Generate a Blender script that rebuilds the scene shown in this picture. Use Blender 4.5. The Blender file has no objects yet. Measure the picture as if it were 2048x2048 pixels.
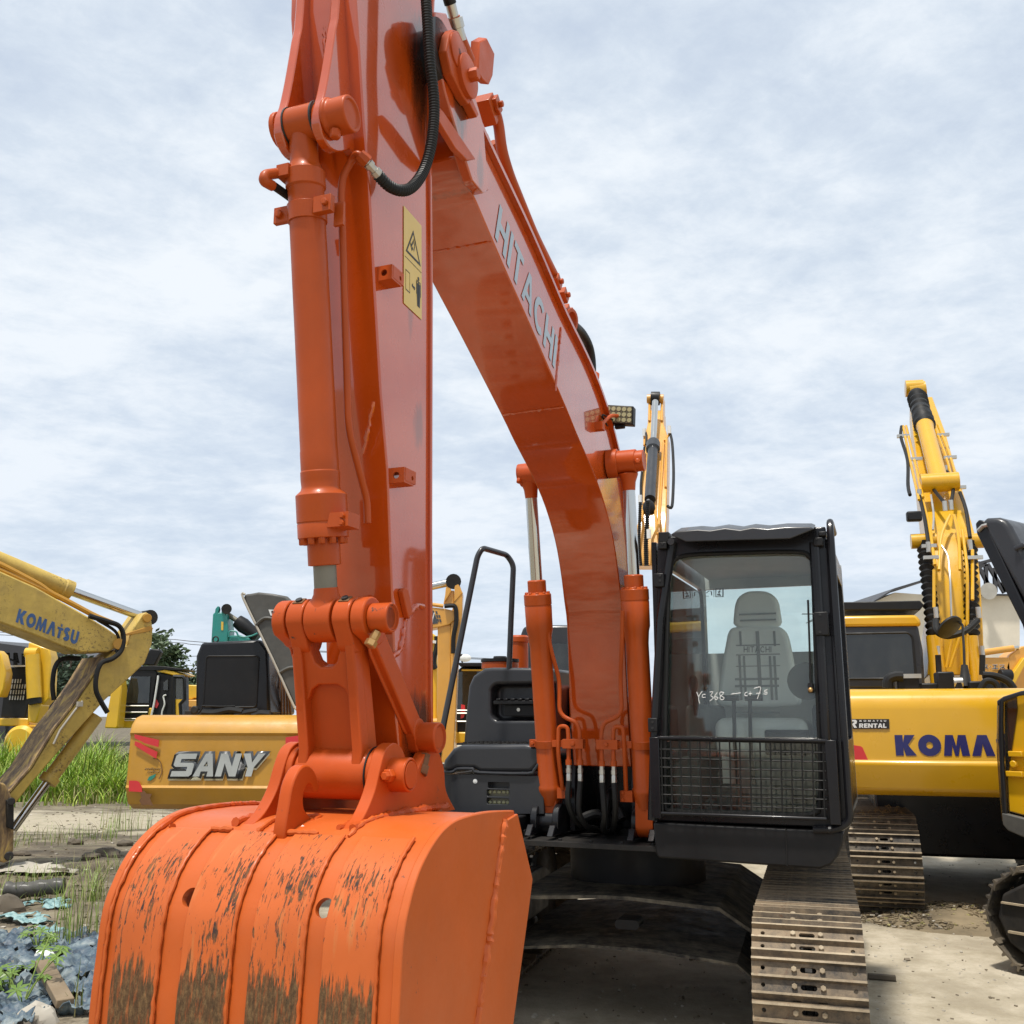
import bpy, bmesh, math, random
from mathutils import Vector, Matrix
from mathutils import noise as mnoise
random.seed(7)
C = bpy.context.scene.collection
SC = bpy.context.scene
# ---------------------------------------------------------------- survey of the photograph: camera, machine frames
PIT = math.radians(11.76); cp, sp = math.cos(PIT), math.sin(PIT); CH = 1.6; FL = 1950.0
def ray(px, py):
    a = (px-1024)/FL; b = (1024-py)/FL
    return (a, cp-b*sp, sp+b*cp)
class Fr:
    """a machine's own frame on the ground: x to its side, y along it, z up"""
    def __init__(s, ox, oy, yaw, oz=0.0):
        s.o = (ox, oy, oz); s.yaw = -math.radians(yaw)
        a = math.radians(yaw); s.c = math.cos(a); s.s = math.sin(a)
    def loc(s, X, Y):
        X -= s.o[0]; Y -= s.o[1]
        return (X*s.c-Y*s.s, X*s.s+Y*s.c)
    def _r(s, px, py):
        r = ray(px, py); c0 = s.loc(0, 0)
        return c0, r[0]*s.c-r[1]*s.s, r[0]*s.s+r[1]*s.c, r[2]
    def hx(s, px, py, x):
        c0, dx, dy, dz = s._r(px, py); t = (x-c0[0])/dx
        return Vector((x, c0[1]+t*dy, CH+t*dz-s.o[2]))
    def hy(s, px, py, y):
        c0, dx, dy, dz = s._r(px, py); t = (y-c0[1])/dy
        return Vector((c0[0]+t*dx, y, CH+t*dz-s.o[2]))
    def hz(s, px, py, z):
        c0, dx, dy, dz = s._r(px, py); t = (z+s.o[2]-CH)/dz
        return Vector((c0[0]+t*dx, c0[1]+t*dy, z))
    def w(s, p):
        return Vector((s.o[0]+p[0]*s.c+p[1]*s.s, s.o[1]-p[0]*s.s+p[1]*s.c, p[2]+s.o[2]))
def at(px, py, Y):
    r = ray(px, py); t = Y/r[1]
    return Vector((r[0]*t, Y, CH+t*r[2]))
def gnd(px, py, z=0.0):
    r = ray(px, py); t = (z-CH)/r[2]
    return Vector((r[0]*t, r[1]*t, z))
# ---------------------------------------------------------------- materials
M = {}
def new_mat(name):
    m = bpy.data.materials.new(name); m.use_nodes = True
    nt = m.node_tree; nt.nodes.clear()
    out = nt.nodes.new('ShaderNodeOutputMaterial'); b = nt.nodes.new('ShaderNodeBsdfPrincipled')
    nt.links.new(b.outputs[0], out.inputs[0]); M[name] = m
    return m, nt, b
def nd(nt, t, **k):
    n = nt.nodes.new(t)
    for a, v in k.items():
        if a.startswith('i_'):
            key = a[2:]; key = int(key) if key.isdigit() else key
            n.inputs[key].default_value = v
        else: setattr(n, a, v)
    return n
def noise_n(nt, coord, scale, detail=5.0, rough=0.6, vec=None, dist=0.0):
    n = nd(nt, 'ShaderNodeTexNoise'); n.inputs['Scale'].default_value = scale
    n.inputs['Detail'].default_value = detail; n.inputs['Roughness'].default_value = rough; n.inputs['Distortion'].default_value = dist
    if vec is not None:
        mp = nd(nt, 'ShaderNodeMapping'); mp.inputs['Scale'].default_value = vec
        nt.links.new(coord, mp.inputs[0]); nt.links.new(mp.outputs[0], n.inputs[0])
    else: nt.links.new(coord, n.inputs[0])
    return n.outputs[0]
def ramp(nt, fac, stops, interp='LINEAR'):
    r = nd(nt, 'ShaderNodeValToRGB'); r.color_ramp.interpolation = interp
    e = r.color_ramp.elements
    while len(e) < len(stops): e.new(0.5)
    for i, (p, c) in enumerate(stops):
        e[i].position = p; e[i].color = (c[0], c[1], c[2], 1) if isinstance(c, (tuple, list)) else (c, c, c, 1)
    nt.links.new(fac, r.inputs[0]); return r.outputs[0]
def mixc(nt, fac, a, b, mode='MIX'):
    m = nd(nt, 'ShaderNodeMix', data_type='RGBA', blend_type=mode)
    for s, v in ((0, fac), (6, a), (7, b)):
        if hasattr(v, 'links') or hasattr(v, 'is_linked'): nt.links.new(v, m.inputs[s])
        elif s == 0: m.inputs[0].default_value = v
        else: m.inputs[s].default_value = (v[0], v[1], v[2], 1)
    return m.outputs[2]
def mathn(nt, op, a, b=0.0, clamp=False):
    m = nd(nt, 'ShaderNodeMath', operation=op, use_clamp=clamp)
    for i, v in enumerate((a, b)):
        if hasattr(v, 'links') or hasattr(v, 'is_linked'): nt.links.new(v, m.inputs[i])
        else: m.inputs[i].default_value = v
    return m.outputs[0]
def bump(nt, b, h, strength=0.2, dist=0.01):
    n = nd(nt, 'ShaderNodeBump'); n.inputs['Strength'].default_value = strength; n.inputs['Distance'].default_value = dist
    nt.links.new(h, n.inputs['Height']); nt.links.new(n.outputs[0], b.inputs['Normal'])
def ocoord(nt): return nd(nt, 'ShaderNodeTexCoord').outputs['Object']
def paint(name, col, rough=0.3, coat=0.3, vary=0.12, dust=0.0, dustcol=(0.35, 0.28, 0.2), spec=0.5, metal=0.0, chips=0.0, chipcol=(0.06, 0.04, 0.03), wave=0.25):
    m, nt, b = new_mat(name); co = ocoord(nt)
    n1 = noise_n(nt, co, 2.3, 6, 0.62)
    dark = tuple(c*(1-vary) for c in col); lite = tuple(min(1, c*(1+vary*0.7)) for c in col)
    base = ramp(nt, n1, [(0.3, dark), (0.7, lite)])
    if dust > 0:
        n2 = noise_n(nt, co, 5.5, 8, 0.7); n3 = noise_n(nt, co, 9.0, 6, 0.6, vec=(1, 1, 0.18))
        f = mathn(nt, 'MULTIPLY', ramp(nt, n2, [(0.42, 0.0), (0.75, 1.0)]), dust)
        f2 = mathn(nt, 'MULTIPLY', ramp(nt, n3, [(0.5, 0.0), (0.8, 1.0)]), dust*0.8)
        base = mixc(nt, mathn(nt, 'MAXIMUM', f, f2), base, dustcol)
    if chips > 0:
        n4 = noise_n(nt, co, 28, 9, 0.72); n5 = noise_n(nt, co, 1.7, 3, 0.5)
        f = mathn(nt, 'MULTIPLY', ramp(nt, n4, [(0.66-chips*0.1, 0.0), (0.69-chips*0.1, 1.0)]), ramp(nt, n5, [(0.45, 0.0), (0.6, 1.0)]))
        base = mixc(nt, f, base, chipcol)
    nt.links.new(base, b.inputs['Base Color'])
    r = ramp(nt, noise_n(nt, co, 6.0, 7, 0.65), [(0.3, rough*0.8), (0.75, min(1, rough*1.35+dust*0.4))])
    nt.links.new(r, b.inputs['Roughness'])
    b.inputs['Coat Weight'].default_value = coat; b.inputs['Coat Roughness'].default_value = max(0.04, rough*0.35)
    b.inputs['Specular IOR Level'].default_value = spec; b.inputs['Metallic'].default_value = metal
    if wave > 0: bump(nt, b, noise_n(nt, co, 16, 4, 0.6), wave*0.25, 0.004)
    return m
paint('orange_paint', (0.51, 0.068, 0.005), 0.25, 1.0, 0.11, dust=0.08, dustcol=(.16,.045,.015), wave=.2, spec=.12)
b_ = M['orange_paint'].node_tree.nodes['Principled BSDF']; b_.inputs['Coat IOR'].default_value = 1.8; b_.inputs['Coat Roughness'].default_value = .05
paint('orange_cylinder', (0.42, 0.066, 0.006), 0.40, 0.12, 0.14, dust=0.14, dustcol=(.15,.05,.02), spec=.25)
paint('orange_casting', (0.47, 0.070, 0.007), 0.42, 0.08, 0.14, chips=0.4, dust=0.14, dustcol=(.17,.055,.02), wave=0.5, spec=.25)
paint('orange_bucket', (0.54, 0.105, 0.016), 0.42, 0.08, 0.10, dust=0.05, chips=0.12, wave=0.5, spec=.3)
paint('komatsu_yellow', (0.64, 0.345, 0.004), 0.30, 0.35, 0.05, dust=0.03)
paint('amber_paint', (0.68, 0.33, 0.045), 0.38, 0.4, 0.08, dust=0.12)
paint('ochre_paint', (0.51, 0.252, 0.020), 0.42, 0.2, 0.14, dust=0.16, dustcol=(0.45, 0.3, 0.15), chips=0.03)
paint('faded_yellow', (0.56, 0.39, 0.085), 0.55, 0.1, 0.16, dust=0.45, dustcol=(0.17, 0.11, 0.045), chips=1.1, chipcol=(0.10, 0.06, 0.03))
paint('lemon_paint', (0.72, 0.42, 0.012), 0.4, 0.3, 0.08, dust=0.08)
paint('teal_paint', (0.01, 0.22, 0.19), 0.4, 0.3, 0.1, dust=0.06)
paint('black_paint', (0.007, 0.007, 0.009), 0.28, 0.12, 0.2, dust=0.05, dustcol=(0.07, 0.062, 0.05), spec=.3)
paint('black_satin', (0.009, 0.009, 0.010), 0.45, 0.0, 0.2, dust=0.08, dustcol=(0.06, 0.054, 0.045), spec=.3)
paint('grey_plastic', (0.024, 0.025, 0.029), 0.34, 0.15, 0.12, dust=0.08, dustcol=(0.10, 0.095, 0.085), spec=.4)
paint('lit_edge_black', (0.03, 0.028, 0.026), 0.7, 0.0, 0.25, dust=1.0, dustcol=(0.30, 0.26, 0.19), spec=.3)  # pale blotches paint light onto the carbody flange edges
paint('dark_steel', (0.016, 0.0155, 0.0155), 0.55, 0.0, 0.25, dust=0.25, dustcol=(0.11, 0.09, 0.065), spec=.3)
paint('rubber', (0.009, 0.009, 0.009), 0.5, 0.0, 0.2, dust=0.10, dustcol=(0.06, 0.055, 0.045), spec=.3)
paint('steel', (0.55, 0.53, 0.48), 0.35, 0.0, 0.15, metal=0.9, dust=0.1)
paint('chrome', (0.58, 0.58, 0.56), 0.14, 0.0, 0.04, metal=1.0, wave=0)
paint('dull_rod', (0.22, 0.21, 0.17), 0.5, 0.0, 0.15, metal=0.6, dust=0.2)
paint('brass', (0.50, 0.30, 0.12), 0.4, 0.0, 0.15, metal=0.8)
paint('seat_cloth', (0.86, 0.86, 0.83), 0.95, 0.0, 0.08, wave=1.2)
paint('seat_stripe', (0.20, 0.20, 0.19), 0.95, 0.0, 0.08)
paint('interior_trim', (0.54, 0.56, 0.54), 0.8, 0.0, 0.12, wave=0.8)
paint('interior_dark', (0.10, 0.105, 0.10), 0.8, 0.0, 0.15)
paint('letter_grey', (0.30, 0.37, 0.42), 0.35, 0.6, 0.04)
paint('letter_navy', (0.008, 0.011, 0.12), 0.35, 0.4, 0.05)
paint('letter_blue', (0.025, 0.085, 0.24), 0.5, 0.2, 0.35, dust=0.2, dustcol=(0.25, 0.32, 0.45))
paint('letter_black', (0.015, 0.014, 0.013), 0.5, 0.1, 0.1)
paint('letter_white', (0.75, 0.75, 0.73), 0.45, 0.2, 0.05)
paint('letter_cream', (0.80, 0.74, 0.52), 0.45, 0.2, 0.05)
paint('silver_badge', (0.46, 0.48, 0.46), 0.35, 0.3, 0.2, metal=0.2)
paint('badge_backing', (0.05, 0.055, 0.06), 0.3, 0.3, 0.1)
paint('red_decal', (0.62, 0.025, 0.03), 0.35, 0.4, 0.08)
paint('green_decal', (0.02, 0.22, 0.16), 0.4, 0.2, 0.1)
paint('label_yellow', (0.66, 0.43, 0.04), 0.35, 0.5, 0.06, dust=0.05)
paint('led_lens', (0.42, 0.40, 0.22), 0.2, 0.6, 0.2)
paint('lamp_back', (0.10, 0.09, 0.05), 0.3, 0.5, 0.2)
paint('plaster', (0.66, 0.60, 0.49), 0.85, 0.0, 0.06, dust=0.08, wave=0.4)
paint('roof_sheet', (0.045, 0.045, 0.05), 0.5, 0.0, 0.15)
paint('hood_grey', (0.062, 0.060, 0.053), 0.6, 0.1, 0.18, dust=0.2, dustcol=(0.2, 0.19, 0.16), wave=0.8)
paint('brown_patch', (0.16, 0.075, 0.03), 0.8, 0.0, 0.2)
paint('wood', (0.19, 0.14, 0.085), 0.85, 0.0, 0.3, dust=0.3, wave=1.0)
paint('stone', (0.42, 0.385, 0.32), 0.9, 0.0, 0.12, wave=1.0)
paint('bark', (0.12, 0.09, 0.065), 0.95, 0.0, 0.25, wave=1.2)
paint('white_paint', (0.75, 0.75, 0.72), 0.4, 0.3, 0.08, dust=0.08)
def stain(mat, spots):
    """old grease run down from a pin: a ragged patch with its own outline"""
    nt = M[mat].node_tree; b = nt.nodes['Principled BSDF']; old = b.inputs['Base Color'].links[0].from_socket; co = ocoord(nt)
    sep = nd(nt, 'ShaderNodeSeparateXYZ'); nt.links.new(co, sep.inputs[0]); n = noise_n(nt, co, 1.0, 7, .7, vec=(40, 34, 5)); cur = old
    for (y, z, ry, rz, k) in spots:
        a = mathn(nt, 'DIVIDE', mathn(nt, 'SUBTRACT', sep.outputs[1], y), ry); c = mathn(nt, 'DIVIDE', mathn(nt, 'SUBTRACT', sep.outputs[2], z), rz)
        d = mathn(nt, 'ADD', mathn(nt, 'MULTIPLY', a, a), mathn(nt, 'MULTIPLY', c, c))
        f = ramp(nt, mathn(nt, 'SUBTRACT', mathn(nt, 'ADD', mathn(nt, 'SUBTRACT', 1.0, d), mathn(nt, 'MULTIPLY', n, 1.3)), .65), [(.25, 0.0), (.8, k)])
        cur = mixc(nt, f, cur, (.035, .016, .008))
    nt.links.new(cur, b.inputs['Base Color'])
def clone_mat(src, dst): m = M[src].copy(); m.name = dst; M[dst] = m
clone_mat('orange_paint', 'orange_arm'); stain('orange_arm', [(-3.80, 4.0, .16, .34, .9), (-3.78, 2.62, .05, .12, .5), (-3.74, 1.55, .16, .16, .85), (-3.86, 3.05, .03, .16, .4)])
clone_mat('orange_paint', 'orange_boom'); stain('orange_boom', [(-3.66, 4.02, .10, .30, .9), (-1.40, 2.98, .14, .16, .45), (-3.45, 3.80, .05, .12, .6)])
clone_mat('orange_casting', 'orange_link'); stain('orange_link', [(-4.05, 1.80, .05, .06, .5)])
clone_mat('faded_yellow', 'greasy_yellow'); stain('greasy_yellow', [(0, 0, .01, .01, .1)])
def mud_paint(name, col, mud, z0, z1, amount):
    """paint with streaks and a layer of dried mud of its own ragged outline"""
    m, nt, b = new_mat(name); co = ocoord(nt)
    sep = nd(nt, 'ShaderNodeSeparateXYZ'); nt.links.new(co, sep.inputs[0]); z = sep.outputs[2]
    base = ramp(nt, noise_n(nt, co, 3.0, 6, 0.6), [(0.3, tuple(c*0.9 for c in col)), (0.72, tuple(min(1, c*1.12) for c in col))])
    st = noise_n(nt, co, 1.0, 7, 0.68, vec=(125, 30, 20), dist=0.6); big = noise_n(nt, co, 1.0, 3, 0.5, vec=(6, 3, 3))
    zone = nd(nt, 'ShaderNodeMapRange'); zone.inputs[1].default_value = z1+0.06; zone.inputs[2].default_value = z1+0.22
    nt.links.new(z, zone.inputs[0])
    zdn = nd(nt, 'ShaderNodeMapRange'); zdn.inputs[1].default_value = z1+0.24; zdn.inputs[2].default_value = z1+0.31
    zdn.inputs[3].default_value = 1.0; zdn.inputs[4].default_value = 0.0; nt.links.new(z, zdn.inputs[0])
    band = mathn(nt, 'MULTIPLY', zone.outputs[0], zdn.outputs[0])
    thr = mathn(nt, 'ADD', mathn(nt, 'MULTIPLY', band, 0.10), mathn(nt, 'MULTIPLY', mathn(nt, 'SUBTRACT', big, 0.5), 0.55))
    s = mathn(nt, 'ADD', st, thr)
    scr = ramp(nt, s, [(0.615, 0.0), (0.63, 1.0)])
    thin = noise_n(nt, co, 1.0, 6, 0.7, vec=(150, 10, 10)); scr2 = ramp(nt, thin, [(0.66, 0.0), (0.70, 0.85)])
    base = mixc(nt, mathn(nt, 'MAXIMUM', scr, scr2), base, ramp(nt, noise_n(nt, co, 60, 4, .6), [(.4, (.055,.035,.03)), (.6, (.17,.075,.03))]))
    rub = ramp(nt, noise_n(nt, co, 1.0, 5, 0.6, vec=(30, 6, 5)), [(0.58, 0.0), (0.75, 0.45)])
    base = mixc(nt, rub, base, (0.50, 0.27, 0.10))
    edge = mathn(nt, 'MULTIPLY', noise_n(nt, co, 1.0, 8, 0.7, vec=(60, 9, 5)), 0.42)
    lim = mathn(nt, 'SUBTRACT', mathn(nt, 'ADD', edge, z1-0.21), z)
    mf = ramp(nt, mathn(nt, 'ADD', mathn(nt, 'MULTIPLY', lim, 18.0), 0.5, True), [(0.3, 0.0), (0.7, 1.0)])
    mudc = ramp(nt, noise_n(nt, co, 1.0, 9, 0.75, vec=(70, 40, 30)), [(0.3, (0.035, 0.022, 0.012)), (0.5, (0.10, 0.060, 0.028)), (0.68, (0.23, 0.14, 0.06)), (0.8, (0.45, 0.16, 0.05))])
    base = mixc(nt, mathn(nt, 'MULTIPLY', mf, ramp(nt, noise_n(nt, co, 1.0, 7, .7, vec=(80, 20, 9)), [(.36, .55), (.5, .98)])), base, mudc)
    nt.links.new(base, b.inputs['Base Color'])
    rr = mixc(nt, mathn(nt, 'MAXIMUM', mf, scr), (0.42, 0.42, 0.42), (0.92, 0.92, 0.92)); b.inputs['Specular IOR Level'].default_value = .3; nt.links.new(rr, b.inputs['Roughness'])
    bump(nt, b, mathn(nt, 'ADD', mathn(nt, 'MULTIPLY', noise_n(nt, co, 90, 5, 0.7), mf), mathn(nt, 'MULTIPLY', scr, -0.5)), 0.5, 0.004)
mud_paint('worn_bucket', (0.54, 0.118, 0.026), None, 0.6, 0.935, 1)
def muddy_arm(name):
    m, nt, b = new_mat(name); co = ocoord(nt)
    n = noise_n(nt, co, 1.0, 8, 0.7, vec=(7, 7, 2.2), dist=0.6)
    base = ramp(nt, n, [(0.30, (0.055, 0.040, 0.030)), (0.47, (0.16, 0.105, 0.06)), (0.55, (0.30, 0.20, 0.09)), (0.63, (0.48, 0.33, 0.09)), (0.8, (0.52, 0.36, 0.10))])
    nt.links.new(base, b.inputs['Base Color']); b.inputs['Roughness'].default_value = 0.85
    bump(nt, b, n, 0.8, 0.02)
muddy_arm('muddy_yellow')
def track_mat(name, dust, dark):
    m, nt, b = new_mat(name); co = ocoord(nt); geo = nd(nt, 'ShaderNodeNewGeometry')
    n = noise_n(nt, co, 6, 8, 0.7); n2 = noise_n(nt, co, 38, 6, 0.75)
    rnd = nd(nt, 'ShaderNodeObjectInfo').outputs['Random']
    f = mathn(nt, 'ADD', mathn(nt, 'MULTIPLY', n, 0.75), mathn(nt, 'MULTIPLY', n2, 0.35))
    f = mathn(nt, 'ADD', f, mathn(nt, 'MULTIPLY', mathn(nt, 'SUBTRACT', rnd, 0.5), 0.16))
    base = ramp(nt, f, [(0.39, dark), (0.52, tuple((a+c)/2 for a, c in zip(dark, dust))), (0.66, dust), (0.85, tuple(c*1.2 for c in dust))])
    base = mixc(nt, ramp(nt, noise_n(nt, co, 14, 6, 0.7), [(0.62, 0.0), (0.72, 0.6)]), base, (0.16, 0.055, 0.018))
    nt.links.new(base, b.inputs['Base Color']); b.inputs['Roughness'].default_value = 0.72; b.inputs['Metallic'].default_value = 0.1
    bump(nt, b, n2, 0.5, 0.004)
track_mat('track_dusty', (0.27, 0.20, 0.125), (0.052, 0.047, 0.042))
track_mat('track_black', (0.16, 0.13, 0.09), (0.022, 0.020, 0.019))
track_mat('dusty_lit', (0.42, 0.34, 0.23), (0.22, 0.17, 0.11))  # dust on the bolts; on grouser tops its paleness stands in for light
def glass(name, tint, refl=1.0, rough=0.03):
    m = bpy.data.materials.new(name); m.use_nodes = True; nt = m.node_tree; nt.nodes.clear(); M[name] = m
    out = nd(nt, 'ShaderNodeOutputMaterial'); t = nd(nt, 'ShaderNodeBsdfTransparent'); g = nd(nt, 'ShaderNodeBsdfGlossy')
    t.inputs[0].default_value = (*tint, 1); g.inputs['Roughness'].default_value = rough
    fr = nd(nt, 'ShaderNodeFresnel'); fr.inputs[0].default_value = 1.45+0.25*refl
    d = nd(nt, 'ShaderNodeBsdfDiffuse'); d.inputs[0].default_value = (0.45, 0.47, 0.42, 1)
    co = ocoord(nt); ds = ramp(nt, noise_n(nt, co, 3, 7, 0.65, vec=(1, 1, 0.5)), [(0.35, 0.015), (0.75, 0.07)])
    m1 = nd(nt, 'ShaderNodeMixShader'); nt.links.new(ds, m1.inputs[0]); nt.links.new(t.outputs[0], m1.inputs[1]); nt.links.new(d.outputs[0], m1.inputs[2])
    m2 = nd(nt, 'ShaderNodeMixShader'); nt.links.new(fr.outputs[0], m2.inputs[0]); nt.links.new(m1.outputs[0], m2.inputs[1]); nt.links.new(g.outputs[0], m2.inputs[2])
    nt.links.new(m2.outputs[0], out.inputs[0])
glass('clear_glass', (0.95, 0.99, 0.97), .5)
glass('dark_glass', (0.16, 0.22, 0.21), 1.2)
glass('tan_glass', (0.55, 0.52, 0.42), 1.0)
# ---------------------------------------------------------------- mesh building
def V3(p): return Vector((p[0], p[1], p[2]))
def smooth(pts, n=6, closed=False):
    P = [Vector(p) for p in pts]; out = []; N = len(P)
    rng = range(N) if closed else range(N-1)
    for i in rng:
        if closed: a, b, c, d = P[i-1], P[i], P[(i+1) % N], P[(i+2) % N]
        else: a, b, c, d = P[max(i-1, 0)], P[i], P[i+1], P[min(i+2, N-1)]
        for k in range(n):
            t = k/n
            out.append(0.5*((2*b)+(c-a)*t+(2*a-5*b+4*c-d)*t*t+(3*b-a-3*c+d)*t**3))
    if not closed: out.append(P[-1])
    return out
def fillet(pts, r, n=4):
    P = [Vector(p) for p in pts]; out = [P[0]]
    for i in range(1, len(P)-1):
        a, b, c = P[i-1], P[i], P[i+1]; u = (a-b); v = (c-b)
        k = min(r, u.length*0.45, v.length*0.45); u.normalize(); v.normalize()
        p0, p1 = b+u*k, b+v*k
        for j in range(n+1):
            t = j/n; out.append((1-t)**2*p0+2*t*(1-t)*b+t*t*p1)
    out.append(P[-1]); return out
def basis(d):
    d = d.normalized(); u = d.cross(Vector((0, 0, 1)))
    if u.length < 1e-3: u = d.cross(Vector((1, 0, 0)))
    u.normalize(); return u, d.cross(u).normalized()
class MB:
    def __init__(s): s.bm = bmesh.new(); s.mi = 0
    def face(s, vs):
        try: f = s.bm.faces.new(vs); f.material_index = s.mi; return f
        except ValueError: return None
    def vs(s, pts): return [s.bm.verts.new(p) for p in pts]
    def poly(s, pts): s.face(s.vs(pts)); return s
    def prism(s, pts, vec):
        P = [V3(p) for p in pts]; vec = V3(vec); a = s.vs(P); b = s.vs([p+vec for p in P]); n = len(P)
        s.face(list(reversed(a))); s.face(b)
        for i in range(n): s.face([a[i], a[(i+1) % n], b[(i+1) % n], b[i]])
        return s
    def ext(s, prof, x0, x1):          # (y,z) outline pushed along x
        return s.prism([(x0, p[0], p[1]) for p in prof], (x1-x0, 0, 0))
    def exy(s, prof, y0, y1):          # (x,z) outline pushed along y
        return s.prism([(p[0], y0, p[1]) for p in prof], (0, y1-y0, 0))
    def exz(s, prof, z0, z1):
        return s.prism([(p[0], p[1], z0) for p in prof], (0, 0, z1-z0))
    def box(s, x0, x1, y0, y1, z0, z1): return s.exz([(x0, y0), (x1, y0), (x1, y1), (x0, y1)], z0, z1)
    def obox(s, c, sx, sy, sz, rot):
        R = rot; c = V3(c); v = []
        for dx, dy, dz in ((-1,-1,-1),(1,-1,-1),(1,1,-1),(-1,1,-1),(-1,-1,1),(1,-1,1),(1,1,1),(-1,1,1)):
            v.append(s.bm.verts.new(c+R @ Vector((dx*sx/2, dy*sy/2, dz*sz/2))))
        for q in ((3,2,1,0),(4,5,6,7),(0,1,5,4),(1,2,6,5),(2,3,7,6),(3,0,4,7)): s.face([v[i] for i in q])
        return s
    def beam(s, a, b, w, h, up=(0, 0, 1)):
        a, b = V3(a), V3(b); d = (b-a); L = d.length; d.normalize(); u = d.cross(Vector(up))
        if u.length < 1e-4: u = d.cross(Vector((1, 0, 0)))
        u.normalize(); n = u.cross(d)
        return s.obox((a+b)/2, w, L, h, Matrix((u, d, n)).transposed())
    def lathe(s, a, d, prof, n=24, caps=True):   # prof: (t along axis, radius)
        a = V3(a); d = V3(d).normalized(); u, v = basis(d); rings = []
        for t, r in prof:
            rings.append(s.vs([a+d*t+(u*math.cos(2*math.pi*k/n)+v*math.sin(2*math.pi*k/n))*r for k in range(n)]))
        for i in range(len(rings)-1):
            for k in range(n): s.face([rings[i][k], rings[i][(k+1) % n], rings[i+1][(k+1) % n], rings[i+1][k]])
        if caps: s.face(list(reversed(rings[0]))); s.face(rings[-1])
        return s
    def cyl(s, a, b, r, n=20, r2=None):
        a, b = V3(a), V3(b); return s.lathe(a, b-a, [(0, r), ((b-a).length, r if r2 is None else r2)], n)
    def tube(s, pts, r, n=10, caps=True, rs=None):
        P = [V3(p) for p in pts]; rings = []; u = None
        for i, p in enumerate(P):
            d = (P[min(i+1, len(P)-1)]-P[max(i-1, 0)]).normalized()
            if u is None: u, v = basis(d)
            else:
                u = (u-d*u.dot(d)); u.normalize(); v = d.cross(u)
            rr = rs[i] if rs else r
            rings.append(s.vs([p+(u*math.cos(2*math.pi*k/n)+v*math.sin(2*math.pi*k/n))*rr for k in range(n)]))
        for i in range(len(rings)-1):
            for k in range(n): s.face([rings[i][k], rings[i][(k+1) % n], rings[i+1][(k+1) % n], rings[i+1][k]])
        if caps: s.face(list(reversed(rings[0]))); s.face(rings[-1])
        return s
    def ring_hose(s, pts, r, step=0.012, n=10, amp=0.12):  # corrugated conduit
        P = [V3(p) for p in pts]; L = [0]
        for i in range(1, len(P)): L.append(L[-1]+(P[i]-P[i-1]).length)
        N = max(4, int(L[-1]/step*4)); q = []; j = 0; rs = []
        for k in range(N+1):
            t = L[-1]*k/N
            while j < len(P)-2 and L[j+1] < t: j += 1
            f = (t-L[j])/max(1e-9, L[j+1]-L[j]); q.append(P[j].lerp(P[j+1], f))
            rs.append(r*(1+amp*(1 if k % 4 in (0, 1) else -1)*0.5))
        return s.tube(q, r, n, True, rs)
    def sphere(s, c, r, sc=(1, 1, 1), n=12):
        c = V3(c); prof = [(-math.cos(math.pi*i/8)*r, max(1e-4, math.sin(math.pi*i/8)*r)) for i in range(9)]
        k = len(s.bm.verts); s.bm.verts.ensure_lookup_table()
        s.lathe(c, (0, 0, 1), prof, n); s.bm.verts.ensure_lookup_table()
        for v in s.bm.verts[k:]: v.co = Vector((c.x+(v.co.x-c.x)*sc[0], c.y+(v.co.y-c.y)*sc[1], c.z+(v.co.z-c.z)*sc[2]))
        return s
    def bead(s, pts, r, seed=0):      # lumpy weld run
        P = [V3(p) for p in pts]; q = []; rs = []; rd = random.Random(seed)
        for i in range(len(P)-1):
            n = max(2, int((P[i+1]-P[i]).length/0.011))
            for k in range(n):
                q.append(P[i].lerp(P[i+1], k/n)+Vector((rd.uniform(-1, 1), rd.uniform(-1, 1), rd.uniform(-1, 1)))*r*0.2); rs.append(r*rd.uniform(0.65, 1.25))
        q.append(P[-1]); rs.append(r*0.5)
        return s.tube(q, r, 8, True, rs)
    def hexbolt(s, c, d, r, h):
        c = V3(c); d = V3(d).normalized(); return s.lathe(c, d, [(0, r), (h*0.85, r), (h, r*0.85)], 6)
    def mat(s, i): s.mi = i; return s
    def build(s, name, mats, parent=None, bevel=0.0, seg=2, angle=35, flat=False, at=None):
        bm = s.bm; bmesh.ops.recalc_face_normals(bm, faces=bm.faces)
        me = bpy.data.meshes.new(name); bm.to_mesh(me); bm.free()
        for m in (mats if isinstance(mats, (list, tuple)) else [mats]): me.materials.append(M[m])
        if not flat:
            me.shade_smooth(); me.set_sharp_from_angle(angle=math.radians(angle))
        o = bpy.data.objects.new(name, me); C.objects.link(o)
        if parent: o.parent = parent
        if at: o.location = at
        if bevel > 0:
            b = o.modifiers.new('bevel', 'BEVEL'); b.width = bevel; b.segments = seg; b.limit_method = 'ANGLE'; b.angle_limit = math.radians(40); b.harden_normals = False
        return o
def tag(o, label=None, cat=None, group=None, kind=None):
    if label: o['label'] = label
    if cat: o['category'] = cat
    if group: o['group'] = group
    if kind: o['kind'] = kind
    return o
def thing(name, fr, label, cat, group=None):
    o = bpy.data.objects.new(name, None); C.objects.link(o); o.empty_display_size = 0.2
    o.location = fr.o; o.rotation_euler = (0, 0, fr.yaw); return tag(o, label, cat, group)
def sub(name, parent):   # a part that only carries sub-parts
    o = bpy.data.objects.new(name, None); C.objects.link(o); o.parent = parent; return o
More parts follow.
